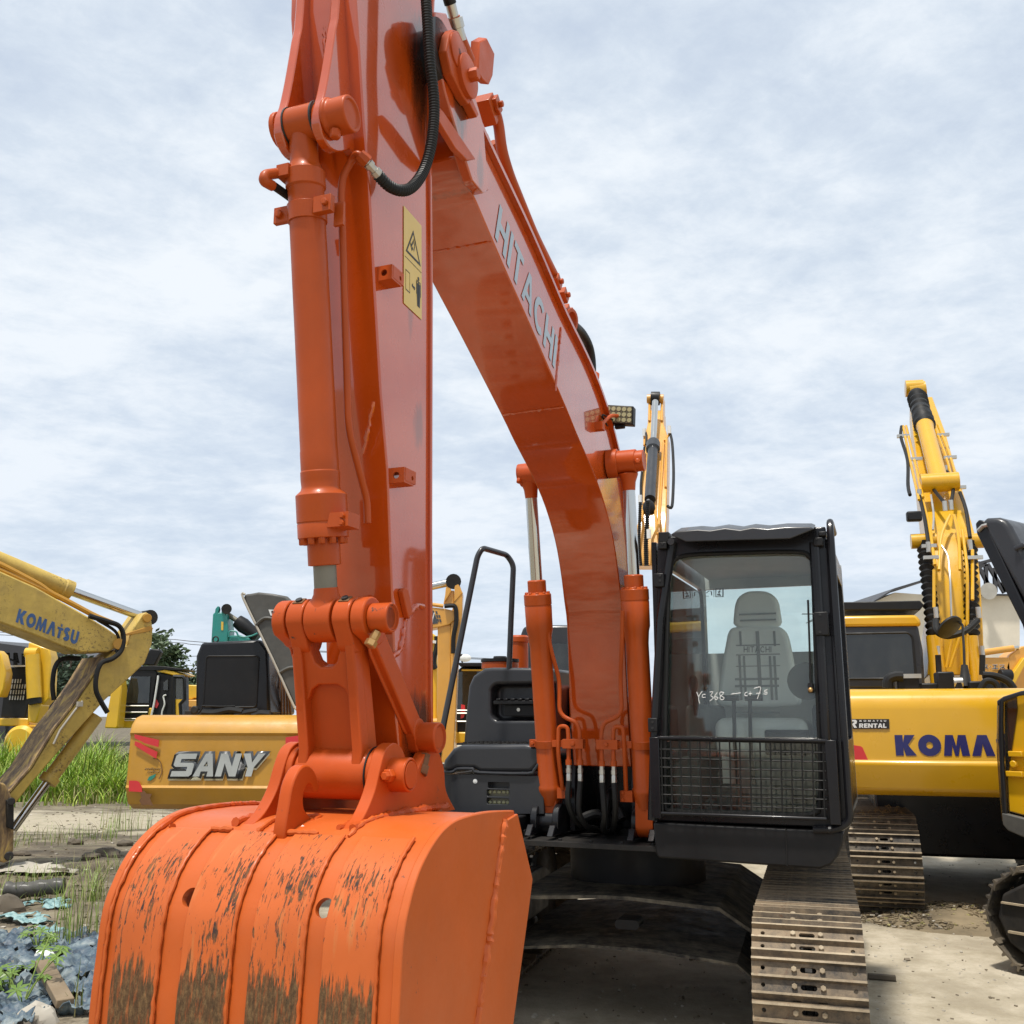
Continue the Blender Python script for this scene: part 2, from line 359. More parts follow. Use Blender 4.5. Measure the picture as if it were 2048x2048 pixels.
def cut(o, cutter):      # take a cutter away from a mesh for good
    me = bpy.data.meshes.new('cutter'); bmesh.ops.recalc_face_normals(cutter.bm, faces=cutter.bm.faces); cutter.bm.to_mesh(me); cutter.bm.free()
    c = bpy.data.objects.new('cutter', me); C.objects.link(c); c.parent = o.parent
    b = o.modifiers.new('cut', 'BOOLEAN'); b.object = c; b.solver = 'EXACT'
    dg = bpy.context.evaluated_depsgraph_get(); dg.update()
    nm = bpy.data.meshes.new_from_object(o.evaluated_get(dg)); o.modifiers.clear(); o.data = nm
    nm.shade_smooth(); nm.set_sharp_from_angle(angle=math.radians(35)); bpy.data.objects.remove(c); return o
# ---------------------------------------------------------------- lettering: outlines filled as thin solid letters
def arcp(cx, cy, rx, ry, a0, a1, n=14):
    return [(cx+rx*math.cos(math.radians(a0+(a1-a0)*i/n)), cy+ry*math.sin(math.radians(a0+(a1-a0)*i/n))) for i in range(n+1)]
def ribbon(pts, w):
    L, R = [], []
    for i, p in enumerate(pts):
        a = pts[max(i-1, 0)]; b = pts[min(i+1, len(pts)-1)]; dx, dy = b[0]-a[0], b[1]-a[1]; l = math.hypot(dx, dy) or 1
        L.append((p[0]-dy/l*w/2, p[1]+dx/l*w/2)); R.append((p[0]+dy/l*w/2, p[1]-dx/l*w/2))
    return L+R[::-1]
def glyph(ch, w):
    h = w/2
    if ch == 'H': W = .78; return W, [[(0,0),(w,0),(w,.5-h),(W-w,.5-h),(W-w,0),(W,0),(W,1),(W-w,1),(W-w,.5+h),(w,.5+h),(w,1),(0,1)]]
    if ch == 'I': return w, [[(0,0),(w,0),(w,1),(0,1)]]
    if ch == 'T': W = .74; return W, [[(W/2-h,0),(W/2+h,0),(W/2+h,1-w*.9),(W,1-w*.9),(W,1),(0,1),(0,1-w*.9),(W/2-h,1-w*.9)]]
    if ch == 't': W = .66; return W, [[(W/2-h,0),(W/2+h,0),(W/2+h,.80-.17),(W,.63),(W,.80),(0,.80),(0,.63),(W/2-h,.63)],[(W/2-h*.1,.86),(W/2+h,.86),(W/2+h,1.06),(W/2-h*.1,1.06)]]
    if ch == 'A': W = .86; k = w*1.08; return W, [[(0,0),(k,0),(W*.5*.26+k*.62,.22),(W-W*.13-k*.62,.22),(W-k,0),(W,0),(W/2+h*1.05,1),(W/2-h*1.05,1)],[(W*.19+k*.62,.22+w*.85),(W/2,1-w*1.25),(W-W*.19-k*.62,.22+w*.85)]]
    if ch == 'a': W = .98; k = w*1.05; return W, [[(0,0),(k,0),(W/2,.58),(W-k,0),(W,0),(W/2+h*1.15,1),(W/2-h*1.15,1)]]
    if ch == 'C': return .82, [ribbon(arcp(.46,.5,.46-h,.5-h,48,312,22), w)]
    if ch == 'K': W = .92; return W, [[(0,0),(w,0),(w,.40),(W-w*1.35,0),(W,0),(.56,.52),(W*.97,1),(W*.97-w*1.3,1),(w,.62),(w,1),(0,1)]]
    if ch == 'O': return 1.0, [arcp(.5,.5,.5,.52,0,345,23), arcp(.5,.5,.5-w,.52-w,0,345,23)]
    if ch == 'M': W = 1.12; return W, [[(0,0),(w*.95,0),(w*.95+.06,.52),(W/2-.07,0),(W/2+.07,0),(W-w*.95-.06,.52),(W-w*.95,0),(W,0),(W-.12,1),(W-.12-w*.95,1),(W/2,.46),(.12+w*.95,1),(.12,1)]]
    if ch == 'S':
        p = arcp(.36,.72,.36-h,.28-h,25,180,10)+arcp(.36,.72,.36-h,.28-h,180,265,5)[1:]+arcp(.38,.28,.36-h,.28-h+0.0,88,0,5)+arcp(.38,.28,.36-h,.28-h,0,-155,10)[1:]
        return .76, [ribbon(p, w)]
    if ch == 'B': return .72, [[(0,0),(.45,0),(.62,.08),(.70,.25),(.62,.45),(.5,.52),(.62,.6),(.66,.76),(.58,.93),(.42,1),(0,1)],[(w,w*.8),(.42,w*.8),(.45,.42),(w,.42)],[(w,.58),(.40,.58),(.42,1-w*.8),(w,1-w*.8)]]
    if ch == 's': W = .86; k = w*.9; return W, [[(0,0),(W-.1,0),(W,.1),(W,.52),(W-.1,.60),(w,.60),(w,1-k),(W,1-k),(W,1),(.1,1),(0,.9),(0,.5),(.1,.42),(W-w,.42),(W-w,k),(0,k)]]
    if ch == 'U': return .84, [ribbon([(h,1),(h,.42)]+arcp(.42,.38,.42-h,.38-h,185,355,12)+[(.84-h,.42),(.84-h,1)], w)]
    if ch == 'N': W = .86; return W, [[(0,0),(w,0),(w,.58),(W-w*1.05,0),(W,0),(W,1),(W-w,1),(W-w,.42),(w*1.05,1),(0,1)]]
    if ch == 'Y': W = .92; return W, [[(W/2-h,0),(W/2+h,0),(W/2+h,.40),(W,1),(W-w*1.15,1),(W/2,.60),(w*1.15,1),(0,1),(W/2-h,.40)]]
    if ch == 'R': W = .80; return W, [[(0,0),(w,0),(w,.36),(.36,.36),(W-w*1.1,0),(W,0),(.58,.40),(.74,.55),(.76,.78),(.66,.94),(.5,1),(0,1)],[(w,.36+w*.7),(.44,.36+w*.7),(.52,.68),(.44,1-w*.8),(w,1-w*.8)]]
    if ch == 'E': W = .66; return W, [[(0,0),(W,0),(W,w*.85),(w,w*.85),(w,.5-h*.8),(W*.92,.5-h*.8),(W*.92,.5+h*.8),(w,.5+h*.8),(w,1-w*.85),(W,1-w*.85),(W,1),(0,1)]]
    if ch == 'L': W = .62; return W, [[(0,0),(W,0),(W,w*.9),(w,w*.9),(w,1),(0,1)]]
    return .4, []
def word(s, w, gap=.12, shear=0.0):
    x = 0; loops = []
    for ch in s:
        W, L = glyph(ch, w)
        for l in L: loops.append([(x+p[0]+p[1]*shear, p[1]) for p in l])
        x += W+gap
    return loops, x-gap
def decal(name, loops, O, U, W, mat, parent, thick=.002, off=0.0, lift=.003, up=None):
    """flat letters/marks: loops in unit (u,v); O origin, U and W the local vectors of one unit"""
    cu = bpy.data.curves.new(name, 'CURVE'); cu.dimensions = '2D'; cu.fill_mode = 'BOTH'; cu.offset = off
    for l in loops:
        sp_ = cu.splines.new('POLY'); sp_.points.add(len(l)-1)
        for i, p in enumerate(l): sp_.points[i].co = (p[0], p[1], 0, 1)
        sp_.use_cyclic_u = True
    co = bpy.data.objects.new(name, cu); C.objects.link(co)
    dg = bpy.context.evaluated_depsgraph_get(); dg.update()
    me = bpy.data.meshes.new_from_object(co.evaluated_get(dg)); bpy.data.objects.remove(co); bpy.data.curves.remove(cu)
    return _place(name, me, O, U, W, mat, parent, thick, lift)
def _place(name, me, O, U, W, mat, parent, thick, lift):
    O, U, W = V3(O), V3(U), V3(W); N = U.cross(W).normalized()
    bm = bmesh.new(); bm.from_mesh(me)
    for v in bm.verts: v.co = O+U*v.co.x+W*v.co.y+N*lift
    r = bmesh.ops.extrude_face_region(bm, geom=list(bm.faces))
    for g in r['geom']:
        if isinstance(g, bmesh.types.BMVert): g.co += N*thick
    bmesh.ops.recalc_face_normals(bm, faces=bm.faces)
    bm.to_mesh(me); bm.free(); me.materials.clear(); me.materials.append(M[mat])
    o = bpy.data.objects.new(name, me); C.objects.link(o); o.parent = parent; return o
def fontword(name, text, O, U, W, mat, parent, bold=0.0, thick=.001, lift=.003, shear=0.0):
    cu = bpy.data.curves.new(name, 'FONT'); cu.body = text; cu.size = 1.37; cu.offset = bold; cu.shear = shear
    co = bpy.data.objects.new(name, cu); C.objects.link(co); dg = bpy.context.evaluated_depsgraph_get(); dg.update()
    me = bpy.data.meshes.new_from_object(co.evaluated_get(dg)); bpy.data.objects.remove(co); bpy.data.curves.remove(cu)
    return _place(name, me, O, U, W, mat, parent, thick, lift)
def rrect(x0, z0, x1, z1, r, n=5):
    return arcp(x1-r, z1-r, r, r, 0, 90, n)+arcp(x0+r, z1-r, r, r, 90, 180, n)+arcp(x0+r, z0+r, r, r, 180, 270, n)+arcp(x1-r, z0+r, r, r, 270, 360, n)
def frame_plate(mb, outer, inner, y0, y1):
    """flat plate (x,z) between y0 and y1 with one rounded opening; outer and inner matched by angle"""
    cx = sum(p[0] for p in inner)/len(inner); cz = sum(p[1] for p in inner)/len(inner); O2 = []
    for p in inner:   # cast each inner point outwards on to the outer outline
        dx, dz = p[0]-cx, p[1]-cz; best = None
        for i in range(len(outer)):
            a, b = outer[i], outer[(i+1) % len(outer)]; ex, ez = b[0]-a[0], b[1]-a[1]; den = dx*ez-dz*ex
            if abs(den) < 1e-9: continue
            t = ((a[0]-cx)*ez-(a[1]-cz)*ex)/den; u = ((a[0]-cx)*dz-(a[1]-cz)*dx)/den
            if t > 0 and -1e-6 <= u <= 1+1e-6 and (best is None or t < best): best = t
        O2.append((cx+dx*best, cz+dz*best))
    # make sure outer corners are kept
    for c in outer:
        k = min(range(len(O2)), key=lambda i: (O2[i][0]-c[0])**2+(O2[i][1]-c[1])**2); O2[k] = c
    n = len(inner); r = []
    for ring, y in ((O2, y0), (inner, y0), (inner, y1), (O2, y1)): r.append(mb.vs([(p[0], y, p[1]) for p in ring]))
    for a in range(4):
        A, B = r[a], r[(a+1) % 4]
        for i in range(n): mb.face([A[i], A[(i+1) % n], B[(i+1) % n], B[i]])
    return mb
# ---------------------------------------------------------------- crawler tracks
def stadium(ya, yb, zc, R, n=400):
    L = yb-ya; per = 2*L+2*math.pi*R; out = []
    def f(s):
        s %= per
        if s < L: return Vector((0, yb-s, zc+R)), Vector((0, -1, 0)), Vector((0, 0, 1))      # top, running forward
        s -= L
        if s < math.pi*R:
            a = s/R; return Vector((0, ya-R*math.sin(a), zc+R*math.cos(a))), Vector((0, -math.cos(a), -math.sin(a))), Vector((0, -math.sin(a), math.cos(a)))
        s -= math.pi*R
        if s < L: return Vector((0, ya+s, zc-R)), Vector((0, 1, 0)), Vector((0, 0, -1))
        s -= L; a = s/R
        return Vector((0, yb+R*math.sin(a), zc-R*math.cos(a))), Vector((0, math.cos(a), math.sin(a))), Vector((0, math.sin(a), -math.cos(a)))
    return f, per
def shoe_mesh(w, pitch, mats, detail=True):
    """local: x across, y along the running direction, z outwards"""
    h = w/2; mb = MB(); p = pitch
    prof = [(-p*.50,-.004),(-p*.50,.030),(-p*.44,.033),(-p*.41,.008),(-p*.10,.008),(-p*.07,.033),(-p*.01,.033),(p*.02,.008),(p*.32,.008),(p*.35,.033),(p*.41,.033),(p*.45,.010),(p*.60,-.020),(p*.60,-.030),(p*.42,-.004)]
    mb.ext([(a, b) for a, b in prof], -h, h)
    o = mb.build('track_shoe', mats)
    if detail:
        c = MB()
        for y in (-p*.255, p*.17):
            c.exz([(x, yy+y) for x, yy in rrect(-.036, -.012, .036, .012, .0118, 4)], -.05, .05)
            for x in (-h*.80, h*.80): c.cyl((x, y, -.05), (x, y, .05), .010, 12)
        for x in (-.055, .055): c.exz([(xx+x, yy) for xx, yy in rrect(-.027, p*.49, .027, p*.7, .012, 3)], -.06, .06)
        cut(o, c)
        mb = MB()
        for y in (-p*.255, p*.17):
            for x in (-.062, .062): mb.hexbolt((x, y, .008), (0, 0, 1), .0135, .016)
        b = mb.build('shoe_bolts', 'dusty_lit')
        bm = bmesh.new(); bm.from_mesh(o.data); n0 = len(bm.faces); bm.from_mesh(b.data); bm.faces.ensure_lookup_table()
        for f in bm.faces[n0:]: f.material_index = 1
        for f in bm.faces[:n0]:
            if min(v.co.z for v in f.verts) > .028: f.material_index = 1  # grouser tops dusty and painted paler, shading contrast put into the colour
        bm.to_mesh(o.data); bm.free(); o.data.materials.append(M['dusty_lit']); bpy.data.objects.remove(b)
    me = o.data; bpy.data.objects.remove(o); return me
def crawler(name, parent, xc, ya, yb, zc, R, shoes_me, pitch, w, framemat='dark_steel', rotx=0.0):
    t = sub(name, parent)
    mb = MB()
    mb.ext(smooth([(p[0], p[1]) for p in ()], 1) if False else [(ya+.12, zc-.17), (ya+.05, zc+.10), (ya+.25, zc+.16), (yb-.25, zc+.16), (yb-.05, zc+.10), (yb-.12, zc-.17)], xc-.12, xc+.12)
    mb.build('track_frame', framemat, t, bevel=.012)
    for nm, y, r in (('idler_wheel', ya, R-.05), ('sprocket', yb, R-.05)):
        MB().lathe((xc-.09, y, zc), (1, 0, 0), [(0, r*.86), (.03, r), (.07, r), (.075, r*.9), (.105, r*.9), (.11, r), (.15, r), (.18, r*.86)], 28).build(nm, framemat, t)
    k = 5
    for i in range(k):
        y = ya+.45+(yb-ya-.9)*i/(k-1); MB().lathe((xc-.11, y, zc-R+.11), (1, 0, 0), [(0, .07), (.02, .09), (.07, .09), (.08, .07), (.14, .07), (.15, .09), (.2, .09), (.22, .07)], 18).build('bottom_roller', framemat, t)
    f, per = stadium(ya, yb, zc, R); N = round(per/pitch); st = per/N
    mb = MB()                                    # link chain under the shoes
    for s in (-.055, .055):
        for i in range(N):
            p, d, n = f(i*st); q, d2, n2 = f((i+1)*st); mb.beam(p-n*.055+Vector((xc+s, 0, 0)), q-n2*.055+Vector((xc+s, 0, 0)), .035, .075, up=(n+n2))
    mb.build('link_chain', framemat, t)
    for i in range(N):
        p, d, n = f(i*st+.03); o = bpy.data.objects.new('track_shoe', shoes_me); C.objects.link(o); o.parent = t
        o.matrix_local = Matrix.Translation(p+Vector((xc, 0, 0))) @ Matrix((d.cross(n), d, n)).transposed().to_4x4()
    return t
def copy_tree(o, parent=None, **k):
    c = o.copy(); C.objects.link(c)
    if parent is not None: c.parent = parent
    for ch in list(o.children): copy_tree(ch, c)
    return c
# ================================================================ the orange excavator
F = Fr(.897, 6.94, 21)
EX = thing('excavator', F, 'big orange excavator with black cab, its worn bucket resting in the foreground', 'excavator')
def yz(fr, x, pts): return [tuple(fr.hx(p[0], p[1], x)[1:]) for p in pts]
OR, OC, OK_ = 'orange_paint', 'orange_cylinder', 'orange_casting'
# ---- boom
low = [(-1.0,1.30),(-1.04,1.54),(-1.075,1.84),(-1.10,2.14),(-1.15,2.28),(-1.22,2.46),(-1.32,2.63),(-1.49,2.795),(-1.70,2.925),(-2.0,3.06),(-2.2,3.16),(-2.73,3.40),(-3.07,3.545),(-3.38,3.69)]
upp = [(-3.50,4.085),(-3.35,4.02),(-2.87,3.88),(-2.59,3.785),(-2.235,3.65),(-1.84,3.54),(-1.55,3.42),(-1.30,3.25),(-1.08,3.0),(-.93,2.65),(-.85,2.25),(-.80,1.8),(-.74,1.30)]
lowS = [tuple(p) for p in [q[:] for q in smooth([(0, a, b) for a, b in low], 3)]]
uppS = [tuple(p) for p in smooth([(0, a, b) for a, b in upp], 3)]
tip = [(-3.42,3.705),(-3.53,3.70),(-3.66,3.80),(-3.80,3.93),(-3.90,4.08),(-3.90,4.20),(-3.80,4.27),(-3.66,4.20)]
boom = MB().ext([(p[1], p[2]) for p in lowS]+[(-3.42,3.705),(-3.50,3.72),(-3.58,3.79),(-3.60,4.0),(-3.56,4.10)]+[(p[1], p[2]) for p in uppS], -.18, .18).build('boom', 'orange_boom', EX, bevel=.006)
mb = MB()                                        # flange along the top
n = len(uppS)
for sgn in (1,):
    P = [Vector(p) for p in uppS]
    for i in range(len(P)-1):
        a, b = P[i], P[i+1]; d = (b-a).normalized(); nn = Vector((0, -d.z, d.y)); nn = nn if nn.z+nn.y*0.2 > 0 or nn.y > 0 else -nn
        q = [a, b, b+nn*.022, a+nn*.022]
        mb.ext([(v.y, v.z) for v in q], -.205, .205)
mb.build('top_flange', OR, boom)
for nm, x in (('tip_plate', .18), ('tip_plate', -.225)):
    MB().ext(tip+[(-3.52,4.10),(-3.42,4.02),(-3.36,3.75)], x, x+.045).build(nm, 'orange_boom', boom, bevel=.006)
mb = MB(); mb.bead([(-.17,-2.195,3.157),(.17,-2.205,3.157)], .008, 1); mb.bead([(-.17,-1.13,2.27),(.17,-1.13,2.27)], .008, 2); mb.bead([(-.17,-3.2,3.605),(.17,-3.2,3.605)], .007, 3)
s0, s1 = F.hx(1122,655,.182), F.hx(1111,782,.182); mb.bead([s0, s1], .006, 4); s0, s1 = F.hx(960,285,.183), F.hx(952,378,.183); mb.bead([s0, s1], .008, 5)
mb.build('weld_seam', OR, boom)
# boom tip pin with its keeper plate
pc = F.hx(902,107,.235)
hexp = yz(F, .235, [(886,72),(893,62),(905,66),(921,100),(932,150),(936,190),(925,212),(914,196),(890,150),(880,105)])
MB().ext(hexp, .225, .262).build('pin_plate', OK_, boom, bevel=.005)
MB().lathe((.226, pc[1], pc[2]), (1,0,0), [(0,.07),(.042,.07),(.045,.064)], 30).build('boom_pin', OK_, boom)
dc = F.hx(925,155,.25)
MB().lathe((.225, dc[1], dc[2]), (1,0,0), [(0,.075),(.015,.075),(.02,.085),(.055,.085),(.058,.08)], 30).build('keeper_disc', OK_, boom)
MB().hexbolt((.283, dc[1]-.0, dc[2]), (1,0,0), .026, .035).build('keeper_bolt', OK_, boom)
mb = MB()
mb.ext(yz(F, .235, [(862,205),(880,225),(945,320),(928,322),(905,300),(868,240)]), .225, .25)
mb.ext(yz(F, .235, [(925,205),(932,200),(946,232),(942,238)]), .225, .262)
mb.build('side_rib', OK_, boom, bevel=.004)
mb = MB()
mb.lathe((.262, pc[1], pc[2]), (1,0,0), [(0,.012),(.009,.012)], 12); mb.build('pin_centre', 'letter_black', boom)
mb = MB(); mb.lathe((.205, pc[1]-.05, pc[2]-.02), (1,0,0), [(0,.125),(.02,.12)], 26); mb.lathe((.215, dc[1], dc[2]), (1,0,0), [(0,.085),(.025,.082)], 26); mb.build('grease_ring', 'letter_black', boom)
MB().lathe((.05, -3.69, 4.13), (1,0,0), [(0,.14),(.16,.14),(.165,.12)], 30).build('boom_boss', 'black_paint', boom)
# lettering on the boom side
O = F.hx(989,474,.18); U = F.hx(1108,738,.18)-O; Vv = F.hx(999,408,.18)-O; U.x = Vv.x = 0
loops, L = word('HITACHI', .20, .13)
o = decal('lettering', [[(p[0]/L, p[1]) for p in l] for l in loops], O, U, Vv, 'letter_grey', boom, .001, 0, .002)
# lines and blocks on the boom's back
mb = MB()
mb.tube(fillet([F.hx(p[0], p[1], .10) for p in [(984,205),(997,245),(1003,300),(1018,350),(1067,470),(1112,560)]], .08), .027, 12)
mb.tube(fillet([F.hx(p[0], p[1], -.02) for p in [(985,285),(1005,330),(1060,450),(1100,540)]], .08), .020, 12)
mb.tube(fillet([F.hx(p[0], p[1], .15) for p in [(972,270),(1000,335),(1060,470)]], .08), .010, 8)
mb.build('hydraulic_pipe', OC, boom)
mb = MB()
for px, py, x, w in ((968,222,.06,.11),(985,212,.10,.07),(1108,565,.10,.07),(1122,592,.08,.07),(1130,622,.02,.06)):
    c = F.hx(px, py, x); mb.obox(c, w, w*1.1, w*.8, Matrix.Rotation(math.radians(-35), 3, 'X'))
    mb.hexbolt(c+Vector((w*.5, 0, .0)), (1, 0, 0), .016, .02)
c = F.hx(1143,640,.12); mb.lathe(c-Vector((.05,0,0)), (1,-.2,-.2), [(0,.055),(.02,.07),(.06,.07),(.06,.05),(.02,.05)], 20, False)
mb.build('pipe_clamp', OC, boom, bevel=.004)
bp = [F.hx(p[0], p[1], .15) for p in [(941,82),(956,74),(972,106),(968,150),(960,168),(948,158),(938,142)]]
mb = MB().prism(bp, (.035, .02, 0)); mb.box(.10,.16,-3.66,-3.52,4.05,4.2); mb.build('hose_bracket', OK_, boom, bevel=.005)
MB().tube([F.hx(907,34,.16), F.hx(920,78,.16), F.hx(938,122,.16)], .028, 12).build('hydraulic_pipe', OC, boom)
MB().lathe(F.hx(900,4,.16), F.hx(908,36,.16)-F.hx(900,4,.16), [(0,.022),(.06,.022),(.062,.036),(.10,.036),(.102,.03),(.15,.03)], 12).build('hose_fitting', 'steel', boom)
MB().tube(smooth([F.hx(p[0], p[1], .16) for p in [(870,-140),(885,-60),(896,-10),(901,8)]], 6), .026, 12).build('hose', 'rubber', boom)
MB().tube(smooth([F.hx(p[0], p[1], .10) for p in [(1145,648),(1165,668),(1180,700),(1184,745),(1178,800)]], 6), .026, 12).build('hose', 'rubber', boom)
MB().hexbolt(F.hx(1190,758,.15), (0,.3,1), .025, .04).build('boom_bolt', OK_, boom)
# work lamp on its arm
wl = sub('work_lamp', boom); a = F.hx(1199,853,.20); b = F.hx(1238,832,.24)
mb = MB(); mb.tube(smooth([a, F.hx(1210,842,.205), F.hx(1222,832,.22), b], 5), .011, 8); mb.obox(a, .05, .05, .045, Matrix()); mb.build('lamp_bracket', OK_, wl)
lc = F.hy(1238,829,F.hx(1238,829,.24)[1]); ly = lc.y
tl, tr, br, bl = [F.hy(p[0], p[1], ly-.02) for p in ((1210,809),(1267,812),(1266,849),(1208,846))]
mb = MB(); mb.prism([tl, tr, br, bl], (0, .06, 0)); mb.box((bl.x+br.x)/2-.03, (bl.x+br.x)/2+.03, ly, ly+.03, bl.z-.035, bl.z); mb.build('lamp_housing', 'black_satin', wl, bevel=.005)
mb = MB()
for r in range(3):
    for k in range(5):
        fx, fz = (k+.5)/5*.92+.04, (r+.5)/3*.86+.07
        p = tl.lerp(tr, fx).lerp(bl.lerp(br, fx), fz); mb.cyl(p+Vector((0, -.001, 0)), p+Vector((0, -.006, 0)), .0135, 12)
mb.build('lamp_led', 'led_lens', wl)
p0 = [tl.lerp(br, .05), tr.lerp(bl, .05), br.lerp(tl, .05), bl.lerp(tr, .05)]
MB().prism([q+Vector((0, -.003, 0)) for q in p0], (0, .002, 0)).build('lamp_lens', 'lamp_back', wl)
MB().tube(smooth([F.hx(1215,872-20,.2), F.hx(1205,830,.19), F.hx(1228,840,.21), F.hx(1232,828,.23)], 6), .005, 6).build('lamp_cable', 'rubber', wl)
# ---- boom cylinders
for sx in (-1, 1):
    x = .30*sx; bc = sub('boom_cylinder', EX)
    b0 = Vector((x, -1.06, .97)) if sx < 0 else Vector((x, -1.16, .99)); t0 = Vector((x, -1.42, 3.02)) if sx < 0 else Vector((x, -1.40, 3.05))
    ax = (t0-b0); Ln = ax.length; d = ax.normalized()
    fz = lambda z: (z-b0.z)/ax.z*Ln
    mb = MB()
    mb.lathe(b0, d, [(fz(1.08),.055),(fz(1.12),.062),(fz(1.17),.074),(fz(1.19),.072),(fz(1.2),.066),(fz(2.0),.066),(fz(2.07),.072),(fz(2.10),.080),(fz(2.24),.082),(fz(2.245),.079),(fz(2.25),.083),(fz(2.31),.083),(fz(2.32),.056),(fz(2.39),.056),(fz(2.395),.044)], 28)
    mb.ext([(b0.y-.062, b0.z+.15), (b0.y-.066, b0.z-.0)]+arcp(b0.y, b0.z, .066, .066, 190, 350, 10)+[(b0.y+.066, b0.z), (b0.y+.055, b0.z+.15)], x-.05, x+.05)
    u, v = basis(d)
    for k in range(10): mb.hexbolt(b0+d*fz(2.305)+(u*math.cos(k*.628)+v*math.sin(k*.628))*.069, d, .011, .02)
    mb.build('barrel', OC, bc, bevel=.003)
    MB().cyl(b0+d*fz(2.38), b0+d*fz(2.92), .036, 24).build('rod', 'chrome', bc)
    mb = MB(); mb.cyl((x-.055, t0.y, t0.z), (x+.055, t0.y, t0.z), .07, 28); mb.lathe(b0, d, [(fz(2.88), .037), (fz(2.93), .042), (fz(2.98), .06)], 24)
    mb.build('rod_eye', OK_, bc, bevel=.004)
    # clamp and pipes
    cz = 1.435; cpnt = b0+d*fz(cz); mb = MB()
    mb.lathe(b0, d, [(fz(cz-.022), .070), (fz(cz+.022), .070)], 26)
    mb.box(cpnt.x-.10 if sx < 0 else cpnt.x+.06, cpnt.x-.06 if sx < 0 else cpnt.x+.10, cpnt.y-.03, cpnt.y+.02, cz-.022, cz+.022)
    xi = x-sx*.05; xo = x-sx*.245; mb.box(min(xi, xo), max(xi, xo), cpnt.y-.055, cpnt.y-.035, cz-.02, cz+.02)
    mb.box(min(x-sx*.125, x-sx*.25), max(x-sx*.125, x-sx*.25), cpnt.y-.085, cpnt.y-.03, cz-.027, cz+.027)
    mb.hexbolt((x-sx*.19, cpnt.y-.085, cz), (0, -1, 0), .013, .012); mb.hexbolt((x+sx*.08, cpnt.y-.03, cz), (0, -1, 0), .012, .012)
    mb.build('pipe_clamp', OC, bc, bevel=.003)
    y0 = cpnt.y-.06; P1 = x-sx*.155; P2 = x-sx*.225
    mb = MB()
    mb.tube(fillet([(x-sx*.05, b0.y-.24, 2.18), (x-sx*.07, b0.y-.2, 1.98), (x-sx*.105, y0, 1.80), (x-sx*.10, y0, 1.60), (x-sx*.21, y0, 1.555), (P2, y0, 1.50), (P2, y0, 1.30)], .06), .0125, 10)
    mb.tube(fillet([(x-sx*.10, y0+.05, 1.17), (x-sx*.09, y0+.0, 1.38), (x-sx*.095, y0, 1.535), (x-sx*.15, y0, 1.535), (P1, y0, 1.48), (P1, y0, 1.30)], .055), .0125, 10)
    for q in (P1, P2): mb.cyl((q, y0, 1.345), (q, y0, 1.315), .019, 12)
    mb.box(x-sx*.06 if sx < 0 else x-.13, x+.13 if sx < 0 else x-.06, b0.y-.08, b0.y-.02, 1.12, 1.18)
    for k in (-1, 1): mb.hexbolt((x-sx*.115, b0.y-.08, 1.15+k*.018), (0, -1, 0), .010, .01)
    mb.build('pipe', OC, bc)
    mb = MB()
    for q in (P1, P2): mb.lathe((q, y0, 1.315), (0, 0, -1), [(0,.014),(.02,.014),(.021,.017),(.045,.017),(.046,.013),(.055,.016),(.09,.016),(.092,.012)], 10)
    mb.build('hose_fitting', 'steel', bc)
    mb = MB()
    mb.tube(smooth([(P1, y0, 1.225), (P1+sx*.005, y0, 1.10), (P1-sx*.03, y0+.08, .98), (P1-sx*.10, y0+.28, .93)], 6), .017, 10)
    mb.tube(smooth([(P2, y0, 1.225), (P2+sx*.01, y0, 1.05), (P2-sx*.02, y0+.08, .96), (P2-sx*.03, y0+.3, .92)], 6), .017, 10)
    mb.build('hose', 'rubber', bc)
cr = MB().cyl((-.37,-1.42,3.03), (.40,-1.40,3.05), .062, 28); cr.cyl((.345,-1.40,3.05), (.40,-1.40,3.05), .058, 28); cr.cyl((.18,-1.405,3.045), (.245,-1.40,3.047), .085, 28)
cr.hexbolt((.375,-1.46,3.03), (.2,-1,0), .016, .02); cr.hexbolt((-.35,-1.47,2.99), (0,-.4,-1), .016, .03)
cr.build('boom_cylinder_pin', OK_, boom, bevel=.004)
# ---- arm
armF = [(-4.33,4.4),(-4.31,3.965),(-4.23,3.55),(-4.18,3.34),(-4.12,2.98),(-4.06,2.65),(-4.0,2.40),(-3.965,2.14),(-3.94,1.97),(-3.90,1.62),(-3.86,1.42),(-3.80,1.34)]
armB = [(-3.68,1.33),(-3.64,1.42),(-3.68,2.2),(-3.71,3.12),(-3.76,4.0),(-3.74,4.45),(-3.5,5.0),(-3.62,5.15),(-3.95,5.05)]
arm = MB().ext(armF+armB, -.13, .13).build('arm', 'orange_arm', EX, bevel=.006)
fl = [(-3.64,1.40),(-3.68,2.2),(-3.71,3.12),(-3.76,4.0),(-3.74,4.45)]
MB().ext([(a-.004, b) for a, b in fl]+[(a+.010, b) for a, b in reversed(fl)], -.142, .142).build('back_flange', OR, arm, bevel=.004)
lug = [(-4.34,4.5),(-4.345,3.95),(-4.36,3.83),(-4.386,3.66),(-4.41,3.545),(-4.432,3.49),(-4.425,3.43),(-4.38,3.395),(-4.32,3.40),(-4.24,3.46),(-4.20,3.55),(-4.24,4.5)]
lugS = [(p[1], p[2]) for p in smooth([(0, a, b) for a, b in lug], 3)]
for x in (-.088, .052): MB().ext(lugS, x, x+.034).build('cylinder_lug', OR, arm, bevel=.005)
mb = MB(); pz, py_ = 3.483, -4.377
mb.lathe((.086, py_, pz), (1,0,0), [(0,.062),(.012,.066),(.02,.058),(.085,.058),(.088,.052),(.086,.045),(.08,.044)], 28); mb.cyl((.1, py_, pz), (.162, py_, pz), .040, 24)
